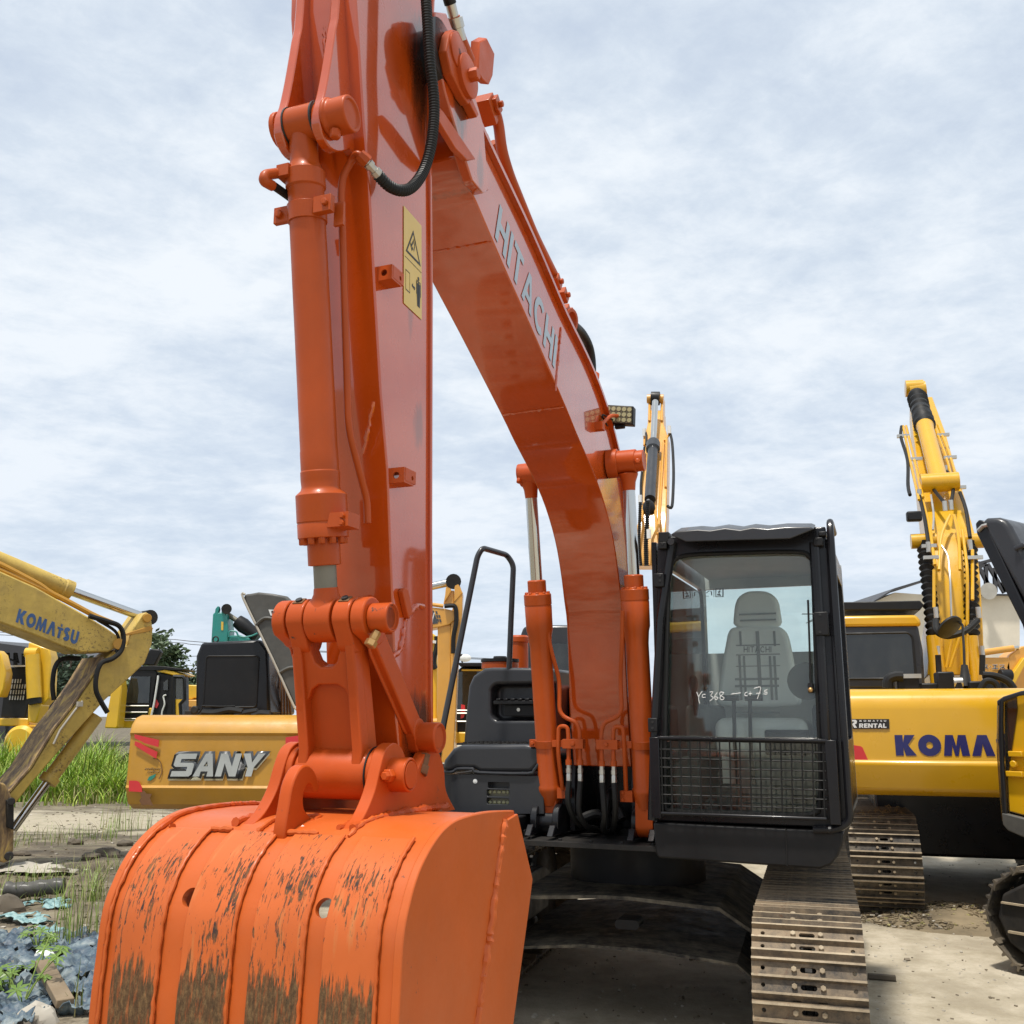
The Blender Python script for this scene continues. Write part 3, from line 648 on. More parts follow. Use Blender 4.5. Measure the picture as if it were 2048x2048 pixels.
mb.cyl((-.088, py_, pz), (-.105, py_, pz), .06, 24); mb.hexbolt((.125, py_-.02, pz-.06), (0,0,-1), .018, .03)
mb.build('cylinder_pin', OK_, arm, bevel=.003)
mb = MB(); mb.bead([(-.0, -4.325, 4.3), (.0, -4.285, 3.85), (.0, -4.245, 3.58)], .008, 11)
mb.bead([F.hx(747,803,.131), F.hx(738,850,.10), F.hx(726,910,.06)], .007, 12)
mb.build('weld_seam', OR, arm)
mb = MB()
for pts in ([(770,1330),(800,1300),(812,1235)], [(812,1235),(835,1210),(848,1215)]):
    mb.bead([F.hx(p[0], p[1], .131) for p in pts], .009, len(pts))
mb.build('weld_seam', OR, arm)
for q in ([(752,530),(752,560),(790,565),(790,532)], [(776,934),(776,966),(815,972),(815,936)]):
    c0 = F.hx(q[0][0], (q[0][1]+q[1][1])/2, .13); c1 = F.hx(q[2][0], (q[2][1]+q[3][1])/2, .13); w = (c1-c0)
    z = c0.z; h = .026; y = c0.y+.01; mb = MB()
    mb.box(.13, .185, y, y+.008, z-h, z+h); mb.box(.13, .185, y+.008, y+.07, z-h, z-h+.008); mb.box(.178, .186, y+.008, y+.085, z-h+.008, z+h); mb.box(.13, .178, y+.008, y+.07, z+h-.008, z+h)
    o = mb.build('hose_bracket', OK_, arm, bevel=.003)
    cc = MB(); cc.cyl((.1, y+.06, z), (.25, y+.06, z), .008, 12); cc.cyl((.155, y-.05, z), (.155, y+.03, z), .012, 12); o.modifiers.clear(); cut(o, cc)
c0 = F.hx(806,1185,.131); MB().ext(yz(F, .14, [(800,1183),(806,1176),(812,1180),(821,1228),(812,1236),(806,1210)]), .13, .15).build('hose_bracket', OK_, arm, bevel=.003)
mb = MB()
for x in (-.054, .048): mb.cyl((x, py_, pz), (x+.006, py_, pz), .0655, 28)
mb.lathe((.160, py_, pz), (1,0,0), [(0,.036),(.0035,.036)], 24); mb.build('seal_ring', 'letter_black', arm)
MB().lathe((.161, py_, pz), (1,0,0), [(0,.031),(.004,.031)], 24).build('pin_face', OK_, arm)
# warning label
lb = sub('warning_label', arm)
q = [F.hx(p[0], p[1], .1315) for p in ((807,411),(843,445),(843,640),(807,606))]
z_l = lambda u, v: q[0].lerp(q[1], u).lerp(q[3].lerp(q[2], u), v)
O = q[3]; U = q[2]-q[3]; W = q[0]-q[3]
decal('label_sheet', [[(0,0),(1,0),(1,1),(0,1)]], O, U, W, 'label_yellow', lb, .0006, 0, .0006)
tri = lambda cx, cy, a, b: [(cx-a, cy-b*.5), (cx+a, cy-b*.5), (cx, cy+b*.5)]
decal('label_marks', [tri(.52,.70,.42,.30), tri(.52,.692,.33,.235)], O, U, W, 'letter_black', lb, .0004, 0, .0016)
decal('label_marks', [ribbon(p, w) for p, w in (([(.40,.66),(.50,.72)],.03),([(.36,.68),(.44,.63),(.5,.66)],.03),([(.52,.75),(.60,.70),(.55,.64)],.03),([(.56,.79),(.66,.72)],.02),([(0.05,.49),(.98,.49)],.006),([(.10,.16),(.32,.16),(.32,.36),(.10,.36),(.10,.165)],.012),([(.44,.26),(.62,.26)],.02),([(.44,.26),(.5,.285)],.012),([(.62,.26),(.56,.235)],.012),([(.76,.10),(.76,.36)],.05),([(.86,.10),(.86,.36)],.05),([(.70,.22),(.70,.35)],.03),([(.92,.22),(.92,.35)],.03),([(.70,.355),(.92,.355)],.03))]+[arcp(.81,.395,.05,.02,0,340,10)], O, U, W, 'letter_black', lb, .0004, 0, .0016)
# ---- bucket cylinder
bk = sub('bucket_cylinder', EX)
t0 = Vector((-.012, -4.377, 3.483)); b0 = Vector((0, -4.13, 1.894)); ax = b0-t0; Ln = ax.length; d = ax.normalized()
fz = lambda z: (z-t0.z)/ax.z*Ln
mb = MB(); mb.cyl((-.052, t0.y, t0.z), (.050, t0.y, t0.z), .062, 30)
mb.lathe(t0, d, [(fz(3.46),.046),(fz(3.36),.047),(fz(3.335),.056),(fz(3.328),.064),(fz(3.275),.065),(fz(3.27),.059),(fz(3.25),.0585),(fz(2.425),.0595),(fz(2.42),.0605),(fz(2.36),.0605),(fz(2.358),.0625),(fz(2.33),.0625),(fz(2.31),.061),(fz(2.30),.064),(fz(2.285),.081),(fz(2.20),.081),(fz(2.198),.078),(fz(2.195),.080),(fz(2.15),.080),(fz(2.148),.052),(fz(2.065),.052),(fz(2.063),.038)], 36)
u, v = basis(d)
for k in range(12): mb.hexbolt(t0+d*fz(2.152)+(u*math.cos(k*.5236)+v*math.sin(k*.5236))*.066, d, .012, .022)
mb.build('barrel', OC, bk, bevel=.003)
MB().cyl(t0+d*fz(2.07), t0+d*fz(1.985), .0365, 26).build('rod', 'dull_rod', bk)
mb = MB(); mb.lathe(t0, d, [(fz(1.995),.038),(fz(1.975),.040),(fz(1.95),.052),(fz(1.91),.066)], 26); mb.cyl((-.046, b0.y, b0.z), (.046, b0.y, b0.z), .071, 32); mb.build('rod_eye', OK_, bk, bevel=.004)
cz = 3.19; c = t0+d*fz(cz); mb = MB(); mb.lathe(t0, d, [(fz(cz-.028), .064), (fz(cz+.028), .064)], 32)
mb.box(c.x-.108, c.x-.05, c.y-.03, c.y-.012, cz-.028, cz+.028); mb.hexbolt((c.x-.085, c.y-.03, cz), (0,-1,0), .014, .014)
mb.box(c.x+.05, c.x+.115, c.y-.045, c.y-.02, cz-.028, cz+.028); mb.hexbolt((c.x+.095, c.y-.045, cz), (0,-1,0), .012, .012); mb.box(c.x+.10, c.x+.135, c.y+.0, c.y+.012, cz-.06, cz+.02)
mb.build('pipe_clamp', OC, bk, bevel=.003)
X = .082
mb = MB()
mb.tube(fillet([F.hx(p[0], p[1], x) for p, x in [((735,1046),.085),((734,1000),.085),((714,925),.082),((697,858),.075),((690,640),.07),((684,440),.07),((682,385),.07),((686,350),.075),((706,318),.105),((714,306),.13),((727,317),.148)]], .05), .0125, 12)
mb.box(.05, .125, -4.235, -4.165, 2.17, 2.215)
for k in (0, 1): mb.hexbolt((.105, -4.235, 2.18+.022*k), (0,-1,0), .009, .012)
mb.lathe(F.hx(718,309,.138), F.hx(732,322,.152)-F.hx(716,306,.135), [(0,.02),(.02,.024),(.035,.024),(.037,.018)], 8)
mb.tube(fillet([F.hx(p[0], p[1], x) for p, x in [((595,335),-.04),((565,345),-.075),((530,350),-.09),((527,362),-.09),((545,372),-.085)]], .03), .017, 12)
mb.box(-.075, -.03, -4.42, -4.33, 3.29, 3.33)
mb.build('pipe', OC, bk)
mb = MB(); a, b = F.hx(728,318,.15), F.hx(757,350,.175); mb.lathe(a, b-a, [(0,.013),(.018,.013),(.019,.018),(.034,.018),(.035,.014),(.05,.014),(.051,.019),(.075,.019),(.076,.015)], 8); mb.build('hose_fitting', 'steel', bk)
MB().tube(smooth([F.hx(p[0], p[1], x) for p, x in [((545,370),-.085),((565,384),-.08),((590,402),-.06),((615,420),-.0)]], 5), .014, 10).build('hose', 'rubber', bk)
hp = [((756,350),.175),((778,372),.19),((802,381),.21),((824,374),.225),((846,344),.235),((861,296),.25),((868,235),.255),((867,186),.255),((860,124),.25),((856,62),.245),((852,0),.24),((846,-80),.23),((838,-200),.2)]
MB().ring_hose(smooth([F.hx(p[0], p[1], x) for p, x in hp], 8), .0195, .011).build('hose', 'rubber', EX)
# ---- linkage
lk = sub('bucket_link', EX); a = Vector((0, -4.13, 1.894)); b = Vector((0, -4.02, 1.42))
def slab(p, q, rp, rq, x0, x1, mb, n=12):
    dy, dz = q[1]-p[1], q[2]-p[2]; an = math.degrees(math.atan2(dz, dy))
    mb.ext(arcp(p[1], p[2], rp, rp, an+90, an+270, n)+arcp(q[1], q[2], rq, rq, an-90, an+90, n), x0, x1)
mb = MB()
for x0, x1 in ((-.112, -.052), (.054, .114)):
    slab(a, a.lerp(b, .12), .069, .05, x0, x1, mb)
for x0, x1 in ((-.108, -.078), (.080, .112)):
    slab(a.lerp(b, .08), b, .046, .052, x0, x1, mb)
sd = (b-a).normalized(); nf = Vector((0, -sd.z, sd.y)); nf = nf if nf.y < 0 else -nf
fr_ = lambda t, w: a.lerp(b, t)+nf*w
hole_ = [(-.052,.13),(-.05,.20),(-.038,.265),(-.018,.295),(.02,.295),(.04,.265),(.052,.20),(.054,.13)]
web = [(-.09,.12)]+hole_+[(.092,.12),(.092,.95),(-.09,.95)]
P1 = [fr_(t, .008)+Vector((x, 0, 0)) for x, t in web]; mb.prism(P1, -nf*.03)
P2 = [fr_(t, .032)+Vector((x, 0, 0)) for x, t in [(-.09,.12)]+hole_+[(.092,.12),(.092,.54),(.074,.50),(.060,.44),(.035,.41),(-.033,.41),(-.058,.44),(-.072,.50),(-.09,.54)]]; mb.prism(P2, -nf*.03)
for x in (-.095, .097): mb.prism([fr_(t, w)+Vector((x-.018, 0, 0)) for t, w in [(.20,.045),(.82,.052),(.98,.075),(.98,0),(.2,0)]], (.036, 0, 0))
mb.lathe((-.128, b.y, b.z), (1,0,0), [(0,.072),(.01,.080),(.245,.080),(.258,.074)], 36)
o = mb.build('link_body', OK_, lk, bevel=.006, seg=3)
mb = MB()
for x in (-.082, .084): mb.obox(Vector((x, a.y-.035, a.z+.056)), .036, .03, .01, Matrix.Rotation(math.radians(35), 3, 'X'))
mb.build('grease_pad', 'brown_patch', lk)
mb = MB()
for x in (-.082, .084):
    c = Vector((x, a.y-.038, a.z+.060)); mb.cyl(c, c+Vector((0, -.0035, .005)), .011, 14)
mb.build('grease_hole', 'letter_black', lk)
mb = MB(); mb.lathe((.165, a.y, a.z), (1,0,0), [(0,.046),(.065,.046),(.068,.040),(.060,.038),(.058,.038)], 28); mb.cyl((.16, a.y, a.z), (.223, a.y, a.z), .034, 24)
mb.build('link_pin', OK_, lk, bevel=.003)
mb = MB(); c = Vector((.19, a.y-.02, a.z-.045)); mb.hexbolt(c, (-.3,-.5,-1), .014, .03); mb.hexbolt(c+Vector((-.008,-.014,-.028)), (-.3,-.5,-1), .019, .02); mb.build('pin_bolt', 'brass', lk)
rb = Vector((0, -3.765, 1.526)); aa = a
for x0 in (-.165, .118):
    mb = MB(); slab(aa, aa.lerp(rb, .10), .067, .045, x0, x0+.045, mb); slab(rb, rb.lerp(aa, .06), .055, .042, x0, x0+.045, mb)
    slab(aa, rb, .036, .036, x0+.004, x0+.041, mb); slab(aa.lerp(rb, .22), aa.lerp(rb, .85), .050, .046, x0+.010, x0+.020, mb)
    mb.build('tipping_rod', OK_, EX, bevel=.005)
mb = MB(); mb.lathe((.15, rb.y, rb.z), (1,0,0), [(0,.05),(.075,.05),(.08,.044),(.072,.041),(.07,.041)], 28); mb.cyl((.15, rb.y, rb.z), (.222, rb.y, rb.z), .036, 24); mb.cyl((-.2, rb.y, rb.z), (.15, rb.y, rb.z), .045, 24)
mb.build('rod_pin', OK_, arm, bevel=.003)
mb = MB(); c = Vector((.185, rb.y-.02, rb.z-.055)); mb.hexbolt(c, (0,-.5,-1), .017, .04); mb.hexbolt(c+Vector((0,-.018,-.036)), (0,-.5,-1), .022, .03); mb.build('pin_bolt', 'brown_patch', arm)
# ---- bucket
bu = sub('bucket', EX)
shell = [(-3.72,1.285),(-3.94,1.30),(-4.142,1.30),(-4.24,1.286),(-4.311,1.258),(-4.369,1.222),(-4.41,1.185),(-4.445,1.135),(-4.478,1.06),(-4.49,.93),(-4.497,.80),(-4.49,.60),(-4.455,.36),(-4.37,.14),(-4.22,-.04),(-4.05,-.12),(-3.88,-.145)]
S = [(p[1], p[2]) for p in smooth([(0, a, b) for a, b in shell], 5)]
def off(pr, d):
    out = []
    for i, p in enumerate(pr):
        a_, b_ = pr[max(i-1, 0)], pr[min(i+1, len(pr)-1)]; dy, dz = b_[0]-a_[0], b_[1]-a_[1]; l = math.hypot(dy, dz)
        out.append((p[0]-dz/l*(-d), p[1]+dy/l*(-d)))
    return out
if off(S, .01)[40][0] > S[40][0]: sg = -1
else: sg = 1
Sin = off(S, -.02*sg)
o = MB().ext(S+Sin[::-1], -.45, .45).build('shell', 'orange_bucket', bu, angle=50)
cc = MB()
for px, py in ((381,1795),(649,1811)):
    k = min(range(len(S)), key=lambda i: (F.hx(px, py, 0)[1]-S[i][0])**2*0+(F.hy(px, py, S[i][0])[2]-S[i][1])**2+(0 if S[i][0] < -4.3 else 9)); h = F.hy(px, py, S[k][0])
    cc.cyl((h.x, S[k][0]-.08, S[k][1]+.03), (h.x, S[k][0]+.1, S[k][1]-.04), .026, 24)
cut(o, cc)
i0 = min(range(len(S)), key=lambda i: abs(S[i][0]+4.30)+(0 if S[i][1] > 1 else 9)); strip = S[i0:]
for k, (x0, x1) in enumerate(((-.415,-.262), (-.19,-.028), (.028,.19), (.245,.405))):
    st = strip if k in (1, 3) else S[i0-0:]
    MB().ext(off(st, .007*sg)+off(st, .0*sg)[::-1], x0, x1).build('wear_plate', 'worn_bucket', bu, bevel=.003, angle=50)
mb = MB(); so = off(strip, .008*sg)
for x in (-.445, -.262, -.028, .19, .405): mb.bead([(x, p[0], p[1]) for p in so[::2]], .0055, int(x*100)+60)
for x0, x1 in ((-.262,-.19), (-.0,.10), (-.405,-.42)): mb.bead([(x0, so[0][0], so[0][1]), (x1, so[0][0]+.004, so[0][1])], .009, int(x0*70)+99)
for xx in (-.10, .20): mb.bead([(xx, p[0], p[1]) for p in off(S, .004*sg)[i0-10:i0+1]], .0075, int(xx*90)+77)
mb.build('weld_bead', 'orange_bucket', bu)
side = off(S, .012*sg)
plate = side+[(-3.80,-.10),(-3.80,.3),(-3.757,.665),(-3.62,.96),(-3.577,1.065),(-3.66,1.19),(-3.715,1.287)]
for x0, x1 in ((-.475,-.45), (.45,.475)): MB().ext(plate, x0, x1).build('side_plate', 'orange_bucket', bu, bevel=.004, angle=50)
e = [F.hx(p[0], p[1], .475) for p in ((1008,1640),(1001,1690),(990,1770),(980,1850),(962,1980),(953,2048))]
e.append(Vector((.475, e[-1].y-.02, .1)))
MB().bead(e, .014, 33).build('weld_bead', 'orange_bucket', bu)
cutp = [(p.y, p.z) for p in e]+[(-3.81,.1),(-3.757,.665),(-3.62,.96),(-3.575,1.065),(-3.655,1.19),(-3.715,1.286)]
MB().ext(cutp, .474, .486).build('side_cutter', 'orange_bucket', bu, bevel=.003)
for k in range(5):
    x = -.38+.19*k; MB().prism([(x-.045,-3.92,-.165),(x-.04,-3.60,-.13),(x+.04,-3.60,-.13),(x+.045,-3.92,-.165)], (0,.0,.05)).build('tooth', 'dark_steel', bu, bevel=.01)
ear = [(-4.27,1.275),(-4.20,1.31),(-4.14,1.375),(-4.105,1.45),(-4.075,1.495),(-4.02,1.515),(-3.965,1.495),(-3.93,1.45),(-3.88,1.41),(-3.83,1.45),(-3.77,1.49),(-3.70,1.48),(-3.65,1.42),(-3.63,1.345),(-3.55,1.275)]
earS = [(p[1], p[2]) for p in smooth([(0, a, b) for a, b in ear], 4)]
for x in (-.190, .150): MB().ext(earS, x, x+.040).build('ear', 'orange_casting', bu, bevel=.005)
mb = MB()
for x0, x1 in ((-.155,-.13), (.133,.155)): mb.cyl((x0, b.y, b.z), (x1, b.y, b.z), .083, 30)
mb.build('ear_boss', 'orange_casting', bu, bevel=.004)
MB().cyl((.1285, b.y, b.z), (.1335, b.y, b.z), .0845, 30).build('seal_ring', 'rubber', bu)
mb = MB(); mb.lathe((.185, b.y, b.z), (1,0,0), [(0,.052),(.062,.052),(.066,.047),(.062,.043),(.06,.043)], 30); mb.cyl((.18, b.y, b.z), (.252, b.y, b.z), .041, 26)
mb.hexbolt((.205, b.y-.05, b.z-.0), (-.1,-1,0), .021, .022); mb.hexbolt((.205, b.y-.068, b.z), (-.1,-1,0), .014, .02); mb.build('bucket_pin', 'orange_casting', bu, bevel=.003)
mb = MB(); mb.cyl((-.185, -3.735, 1.40), (.185, -3.735, 1.40), .05, 26); mb.build('arm_pin', 'orange_casting', bu, bevel=.003)
hk = [(-4.315,1.255),(-4.305,1.36),(-4.285,1.425),(-4.245,1.462),(-4.20,1.462),(-4.165,1.435),(-4.145,1.395),(-4.165,1.382),(-4.185,1.405),(-4.21,1.408),(-4.228,1.385),(-4.225,1.345),(-4.19,1.315),(-4.13,1.285),(-4.2,1.255)]
hkS = [(p[1], p[2]) for p in smooth([(0, a, b) for a, b in hk], 3, True)]
MB().ext([(a, b-.012) for a, b in hkS], -.036, .004).build('lifting_hook', 'orange_casting', bu, bevel=.005)
mb = MB()
mb.bead([(-.205, -4.27, 1.287), (-.205, -4.0, 1.303), (-.205,-3.7,1.3)], .012, 5); mb.bead([(.193, -4.27, 1.287), (.197, -4.0, 1.303), (.197,-3.62,1.293)], .013, 6); mb.bead([(.145, -4.26, 1.285), (.145, -3.9, 1.305)], .012, 7); mb.bead([(-.05,-4.3,1.262),(-.045,-4.15,1.3),(.015,-4.15,1.3),(.014,-4.3,1.262)], .010, 8)
mb.bead([(-.445, p[0], p[1]) for p in off(S, .004*sg)[2:i0+2:2]], .010, 9)
mb.build('weld_bead', 'orange_casting', bu)
# ---- cab
cab = sub('cab', EX); FY = -1.345; BK = 'black_paint'
cf = lambda px, py, dy=0.0: F.hy(px, py, FY+dy)
xz = lambda v: (v[0], v[2])
outer = [(.374,1.036),(1.385,1.036),(1.375,2.60),(.455,2.60)]
inner = [xz(cf(*p)) for p in [(1350,1622),(1330,1590),(1333,1350),(1338,1160),(1345,1128),(1372,1111),(1480,1106),(1590,1104),(1617,1112),(1626,1140),(1632,1300),(1640,1500),(1640,1595),(1620,1630),(1480,1627)]]
inn = [(p[0], p[1]) for p in [(v.x, v.z) for v in [Vector((q[0], 0, q[1])) for q in inner]]]
innS = [(p[0], p[2]) for p in smooth([(a, 0, b) for a, b in inn], 3, True)][::-1]
mb = MB(); frame_plate(mb, outer, innS, FY, FY+.07); mb.build('front_frame', BK, cab, bevel=.006)
inn2 = [((p[0]-.9)*.965+.9, (p[1]-1.8)*.975+1.8) for p in innS]
mb = MB(); mb.tube([(p[0], FY-.004, p[1]) for p in innS]+[(innS[0][0], FY-.004, innS[0][1])], .013, 8); mb.build('window_seal', 'rubber', cab)
MB().exy([(p[0], p[1]) for p in innS], FY+.030, FY+.035).build('windscreen', 'clear_glass', cab, flat=True)
mb = MB()   # outer pillar tubes, left and right
for pts in ([(1345,1085),(1322,1240),(1310,1460),(1305,1640)],):
    mb.tube([cf(p[0], p[1], -.01) for p in pts], .026, 10)
mb.tube([cf(p[0], p[1], -.01) for p in ((1628,1085),(1641,1300),(1652,1500),(1660,1640))], .026, 10)
mb.tube([cf(p[0], p[1], .02) for p in ((1652,1080),(1664,1300),(1676,1500),(1682,1640))], .022, 10)
mb.build('pillar', BK, cab)
# side walls, back wall, roof, floor
def wall_x(nm, x0, x1, prof, hole):
    mb = MB(); n = len(hole); frame = MB()
    frame_plate(frame, prof, hole, 0, x1-x0)
    for v in frame.bm.verts: v.co = Vector((x0+v.co.y, v.co.x, v.co.z))
    return frame.build(nm, BK, cab, bevel=.004)
YB = .33
lw = [(FY+.06,1.05),(YB,1.05),(YB,2.60),(FY+.06,2.585)]
wall_x('door', 1.335, 1.38, lw, rrect(FY+.13, 1.45, YB-.12, 2.46, .09)); wall_x('side_wall', .40, .43, lw, rrect(FY+.12, 1.45, YB-.12, 2.48, .09))
for x in (1.355, .415): MB().exy([(x-.002, 1.46), (x+.002, 1.46), (x+.002, 2.46), (x-.002, 2.46)], FY+.13, YB-.12).build('side_window', 'clear_glass' if x > 1 else 'dark_glass', cab, flat=True)
rw0, rw1 = F.hy(1402,1308,YB-.02), F.hy(1640,1170,YB-.02); RW = rrect(rw0.x, rw0.z, min(1.33, rw1.x), rw1.z, .06)
mb = MB(); frame_plate(mb, [(.40,1.05),(1.38,1.05),(1.38,2.62),(.40,2.62)], RW, YB-.04, YB); mb.build('back_wall', 'interior_trim', cab)
MB().exy(RW, YB-.02, YB-.016).build('rear_window', 'clear_glass', cab, flat=True)
mb = MB(); mb.box(.46, 1.33, FY+.08, YB-.04, 2.560, 2.585); mb.build('roof_liner', 'interior_trim', cab)
rf = MB()
rp = [(.46,2.592),(.50,2.612),(.62,2.618),(.80,2.616),(.98,2.62),(1.16,2.618),(1.30,2.615),(1.36,2.60),(1.375,2.585)]
rf.exy([(a, b+.0) for a, b in rp], FY+.03, YB+.01); rf.build('roof', 'grey_plastic', cab, bevel=.012)
v0 = [xz(F.hy(*p, -1.50)) for p in ((1340,1070),(1352,1063),(1395,1059),(1420,1061),(1450,1056),(1480,1060),(1505,1055),(1535,1058),(1570,1054),(1620,1054),(1629,1058),(1580,1078),(1372,1084))]
MB().prism([(a, -1.50, b) for a, b in v0], (0, .16, .05)).build('rain_visor', 'grey_plastic', cab, bevel=.006)
mb = MB(); mb.box(.40, 1.38, FY+.05, YB, 1.036, 1.07); mb.build('cab_floor', 'interior_dark', cab)
# brackets on the pillars
mb = MB()
for x0, y0, x1, y1 in ((1317,1063,1337,1085),(1316,1083,1333,1098),(1307,1146,1327,1174),(1296,1436,1314,1464),(1637,1062,1652,1072),(1627,1074,1645,1092),(1630,1223,1655,1271)):
    a, b = cf(x0, y1, -.05), cf(x1, y0, -.05); mb.box(a.x, b.x, FY-.05, FY+.02, a.z, b.z)
mb.build('hinge_plate', 'black_satin', cab, bevel=.005)
mb = MB()
for px, py in ((1320,1151),(1320,1161),(1305,1444),(1305,1456),(1640,1229),(1640,1264),(1325,1087),(1633,1077)): c = cf(px, py, -.051); mb.cyl(c, c+Vector((0,-.002,0)), .007, 10)
mb.build('bolt_hole', 'letter_black', cab)
c = cf(1343,1084,-.03); MB().cyl(c, c+Vector((0,-.02,0)), .020, 14).build('roof_bolt', 'grey_plastic', cab)
rail = fillet([(1.40, -1.0, 2.62), (1.40, -1.35, 2.63), (1.402, -1.39, 2.54), (1.402, -1.39, 1.6), (1.402, -1.39, 1.07), (1.33, -1.39, 1.03), (1.22, -1.39, 1.025)], .07)
MB().tube(rail, .019, 10).build('grab_rail', BK, cab)
# wire guard over the lower window
gd = sub('window_guard', cab); gy = -.075
g = lambda u, v: cf(1318,1476,gy).lerp(cf(1650,1482,gy), u).lerp(cf(1322,1632,gy).lerp(cf(1654,1644,gy), u), v)
mb = MB(); mb.tube([g(-.01,0), g(1.01,0)], .011, 10); mb.tube([g(0,.965), g(1,.965)], .010, 8); mb.box(g(-.06,0).x, g(.0,0).x, FY-.085, FY-.03, g(0,1.03).z, g(0,-.01).z); mb.box(g(1.0,0).x, g(1.06,0).x, FY-.085, FY-.03, g(1,1.03).z, g(1,-.01).z)
mb.build('guard_frame', BK, gd, bevel=.003)
mb = MB()
for k in range(17): u = .012+.976*k/16; mb.tube([g(u, .0), g(u, 1.0)], .0045, 6)
for k in range(9): v = .03+.93*k/8; mb.tube([g(.0, v)+Vector((0,.006,0)), g(1, v)+Vector((0,.006,0))], .0040, 6)
mb.build('wire_mesh', 'rubber', gd)
# wiper
wp = sub('wiper', cab); mb = MB(); mb.tube([cf(1616,1200,-.03), cf(1619,1290,-.035), cf(1621,1375,-.03)], .0055, 8); mb.tube([cf(1604,1228,-.03), cf(1628,1228,-.03)], .003, 6); mb.build('wiper_arm', 'rubber', wp)
mb = MB(); c = cf(1621,1378,-.02); mb.box(c.x-.012, c.x+.012, FY-.04, FY+.03, c.z-.02, c.z+.03); mb.build('wiper_mount', 'black_satin', wp)
c = cf(1621,1380,-.04); MB().sphere(c, .014).build('wiper_nut', 'brass', wp)
c = cf(1612,1362,.05); MB().lathe(c-Vector((0,-.02,0)), (0,1,0), [(0,.10),(.015,.095),(.03,.06)], 24).build('wiper_motor_cover', 'interior_dark', wp)
# skirt under the cab
mb = MB(); k = [xz(F.hy(*p, -1.38)) for p in ((1306,1645),(1311,1705),(1316,1716),(1640,1738),(1662,1730),(1677,1712),(1684,1692),(1688,1664))]
mb.exy(k, -1.38, .2); mb.build('cab_skirt', 'black_satin', EX, bevel=.01)
mb = MB(); s0 = F.hy(1571,1656,-1.383); s1 = F.hy(1574,1733,-1.383); mb.tube([s0, s1], .003, 6); mb.build('skirt_seam', BK, EX)
# seat and controls
se = sub('seat', cab); SX = .93; sy = -.52
mb = MB(); k = [xz(F.hy(*p, sy)) for p in [(1441,1412),(1436,1385),(1441,1340),(1450,1290),(1457,1262),(1475,1253),(1545,1252),(1566,1258),(1577,1280),(1588,1340),(1596,1385),(1590,1412)]]
ks = [(p[0], p[2]) for p in smooth([(a, 0, b) for a, b in k], 3, True)]; mb.exy(ks, sy, sy+.13); mb.build('backrest', 'seat_cloth', se, bevel=.035, seg=4)
mb = MB(); k = [xz(F.hy(*p, sy+.02)) for p in [(1470,1254),(1467,1225),(1473,1198),(1490,1184),(1513,1181),(1536,1184),(1553,1198),(1559,1225),(1558,1250),(1515,1258)]]
ks2 = [(p[0], p[2]) for p in smooth([(a, 0, b) for a, b in k], 3, True)]; mb.exy(ks2, sy+.02, sy+.12); mb.build('headrest', 'seat_stripe' if False else 'seat_cloth', se, bevel=.03, seg=4)
mb = MB(); z0 = F.hy(1500,1470,-.75).z; mb.box(SX-.26, SX+.26, -1.0, -.5, z0-.12, z0+.10); mb.build('seat_cushion', 'seat_cloth', se, bevel=.06, seg=4)
mb = MB()
pl = lambda px, py: F.hy(px, py, sy-.003)
for p, q, w in (((1481,1262),(1481,1292),.014),((1549,1262),(1549,1292),.014),((1481,1310),(1481,1400),.014),((1490,1312),(1490,1400),.008),((1542,1312),(1542,1400),.014),((1551,1312),(1551,1400),.008),((1472,1290),(1560,1290),.006),((1472,1309),(1560,1309),.006),((1470,1358),(1558,1358),.013),((1470,1372),(1558,1372),.013),((1470,1425),(1560,1425),.012),((1478,1228),(1552,1228),.010),((1480,1240),(1552,1240),.010),((1472,1332),(1560,1332),.004),((1518,1262),(1518,1400),.004)):
    a, b = pl(*p), pl(*q); mb.beam(a, b, .004, w, up=(0, 1, 0)) if False else mb.obox((a+b)/2, max(w, abs(a.x-b.x)), .004, max(w, abs(a.z-b.z)), Matrix())
mb.build('cover_stripe', 'seat_stripe', se)
loops, L = word('HITACHI', .13, .20); O = pl(1488,1305); U = pl(1543,1305)-O; W = pl(1488,1293)-O; O.y -= .012
decal('seat_lettering', [[(p[0]/L, p[1]) for p in l] for l in loops], O, U, W, 'letter_black', se, .001, 0, .0)
mb = MB()
for x in (SX-.36, SX+.36): mb.box(x-.075, x+.075, -.95, -.35, 1.35, 1.66)
mb.build('armrest_console', 'interior_dark', cab, bevel=.03)
mb = MB()
for x in (SX-.36, SX+.36): mb.tube([(x, -.95, 1.6), (x-.01, -.98, 1.75)], .018, 8); mb.sphere((x-.01, -.985, 1.78), .035, (.8, .9, 1.5))
mb.build('joystick', 'rubber', cab)
for px in (1468, 1500):
    t = F.hy(px, 1396, -1.12); b = F.hy(px+1, 1478, -1.05); mb = MB(); mb.tube([t, b, b+Vector((0, .05, -.25))], .011, 8); mb.cyl(t-Vector((.028, 0, 0)) if px > 1480 else t-Vector((.07, 0, 0)), t+Vector((.07, 0, 0)) if px > 1480 else t+Vector((.028, 0, 0)), .017, 10)
    mb.build('travel_lever', 'interior_dark' if False else 'grey_plastic', cab)
mb = MB(); mb.box(.62, 1.24, -1.15, -.85, 1.06, 1.14); mb.box(.70,.82,-1.2,-1.0,1.1,1.22); mb.box(.98,1.10,-1.2,-1.0,1.1,1.22); mb.box(.45,.6,-1.1,-.3,1.07,1.36); mb.build('pedal_floor', 'interior_dark', cab, bevel=.02)
mb = MB(); c = F.hy(1578,1473,-1.2); mb.box(c.x-.13, c.x+.10, -1.2, -1.1, c.z-.1, c.z+.035); mb.build('dash_panel', 'black_satin', cab, bevel=.01)
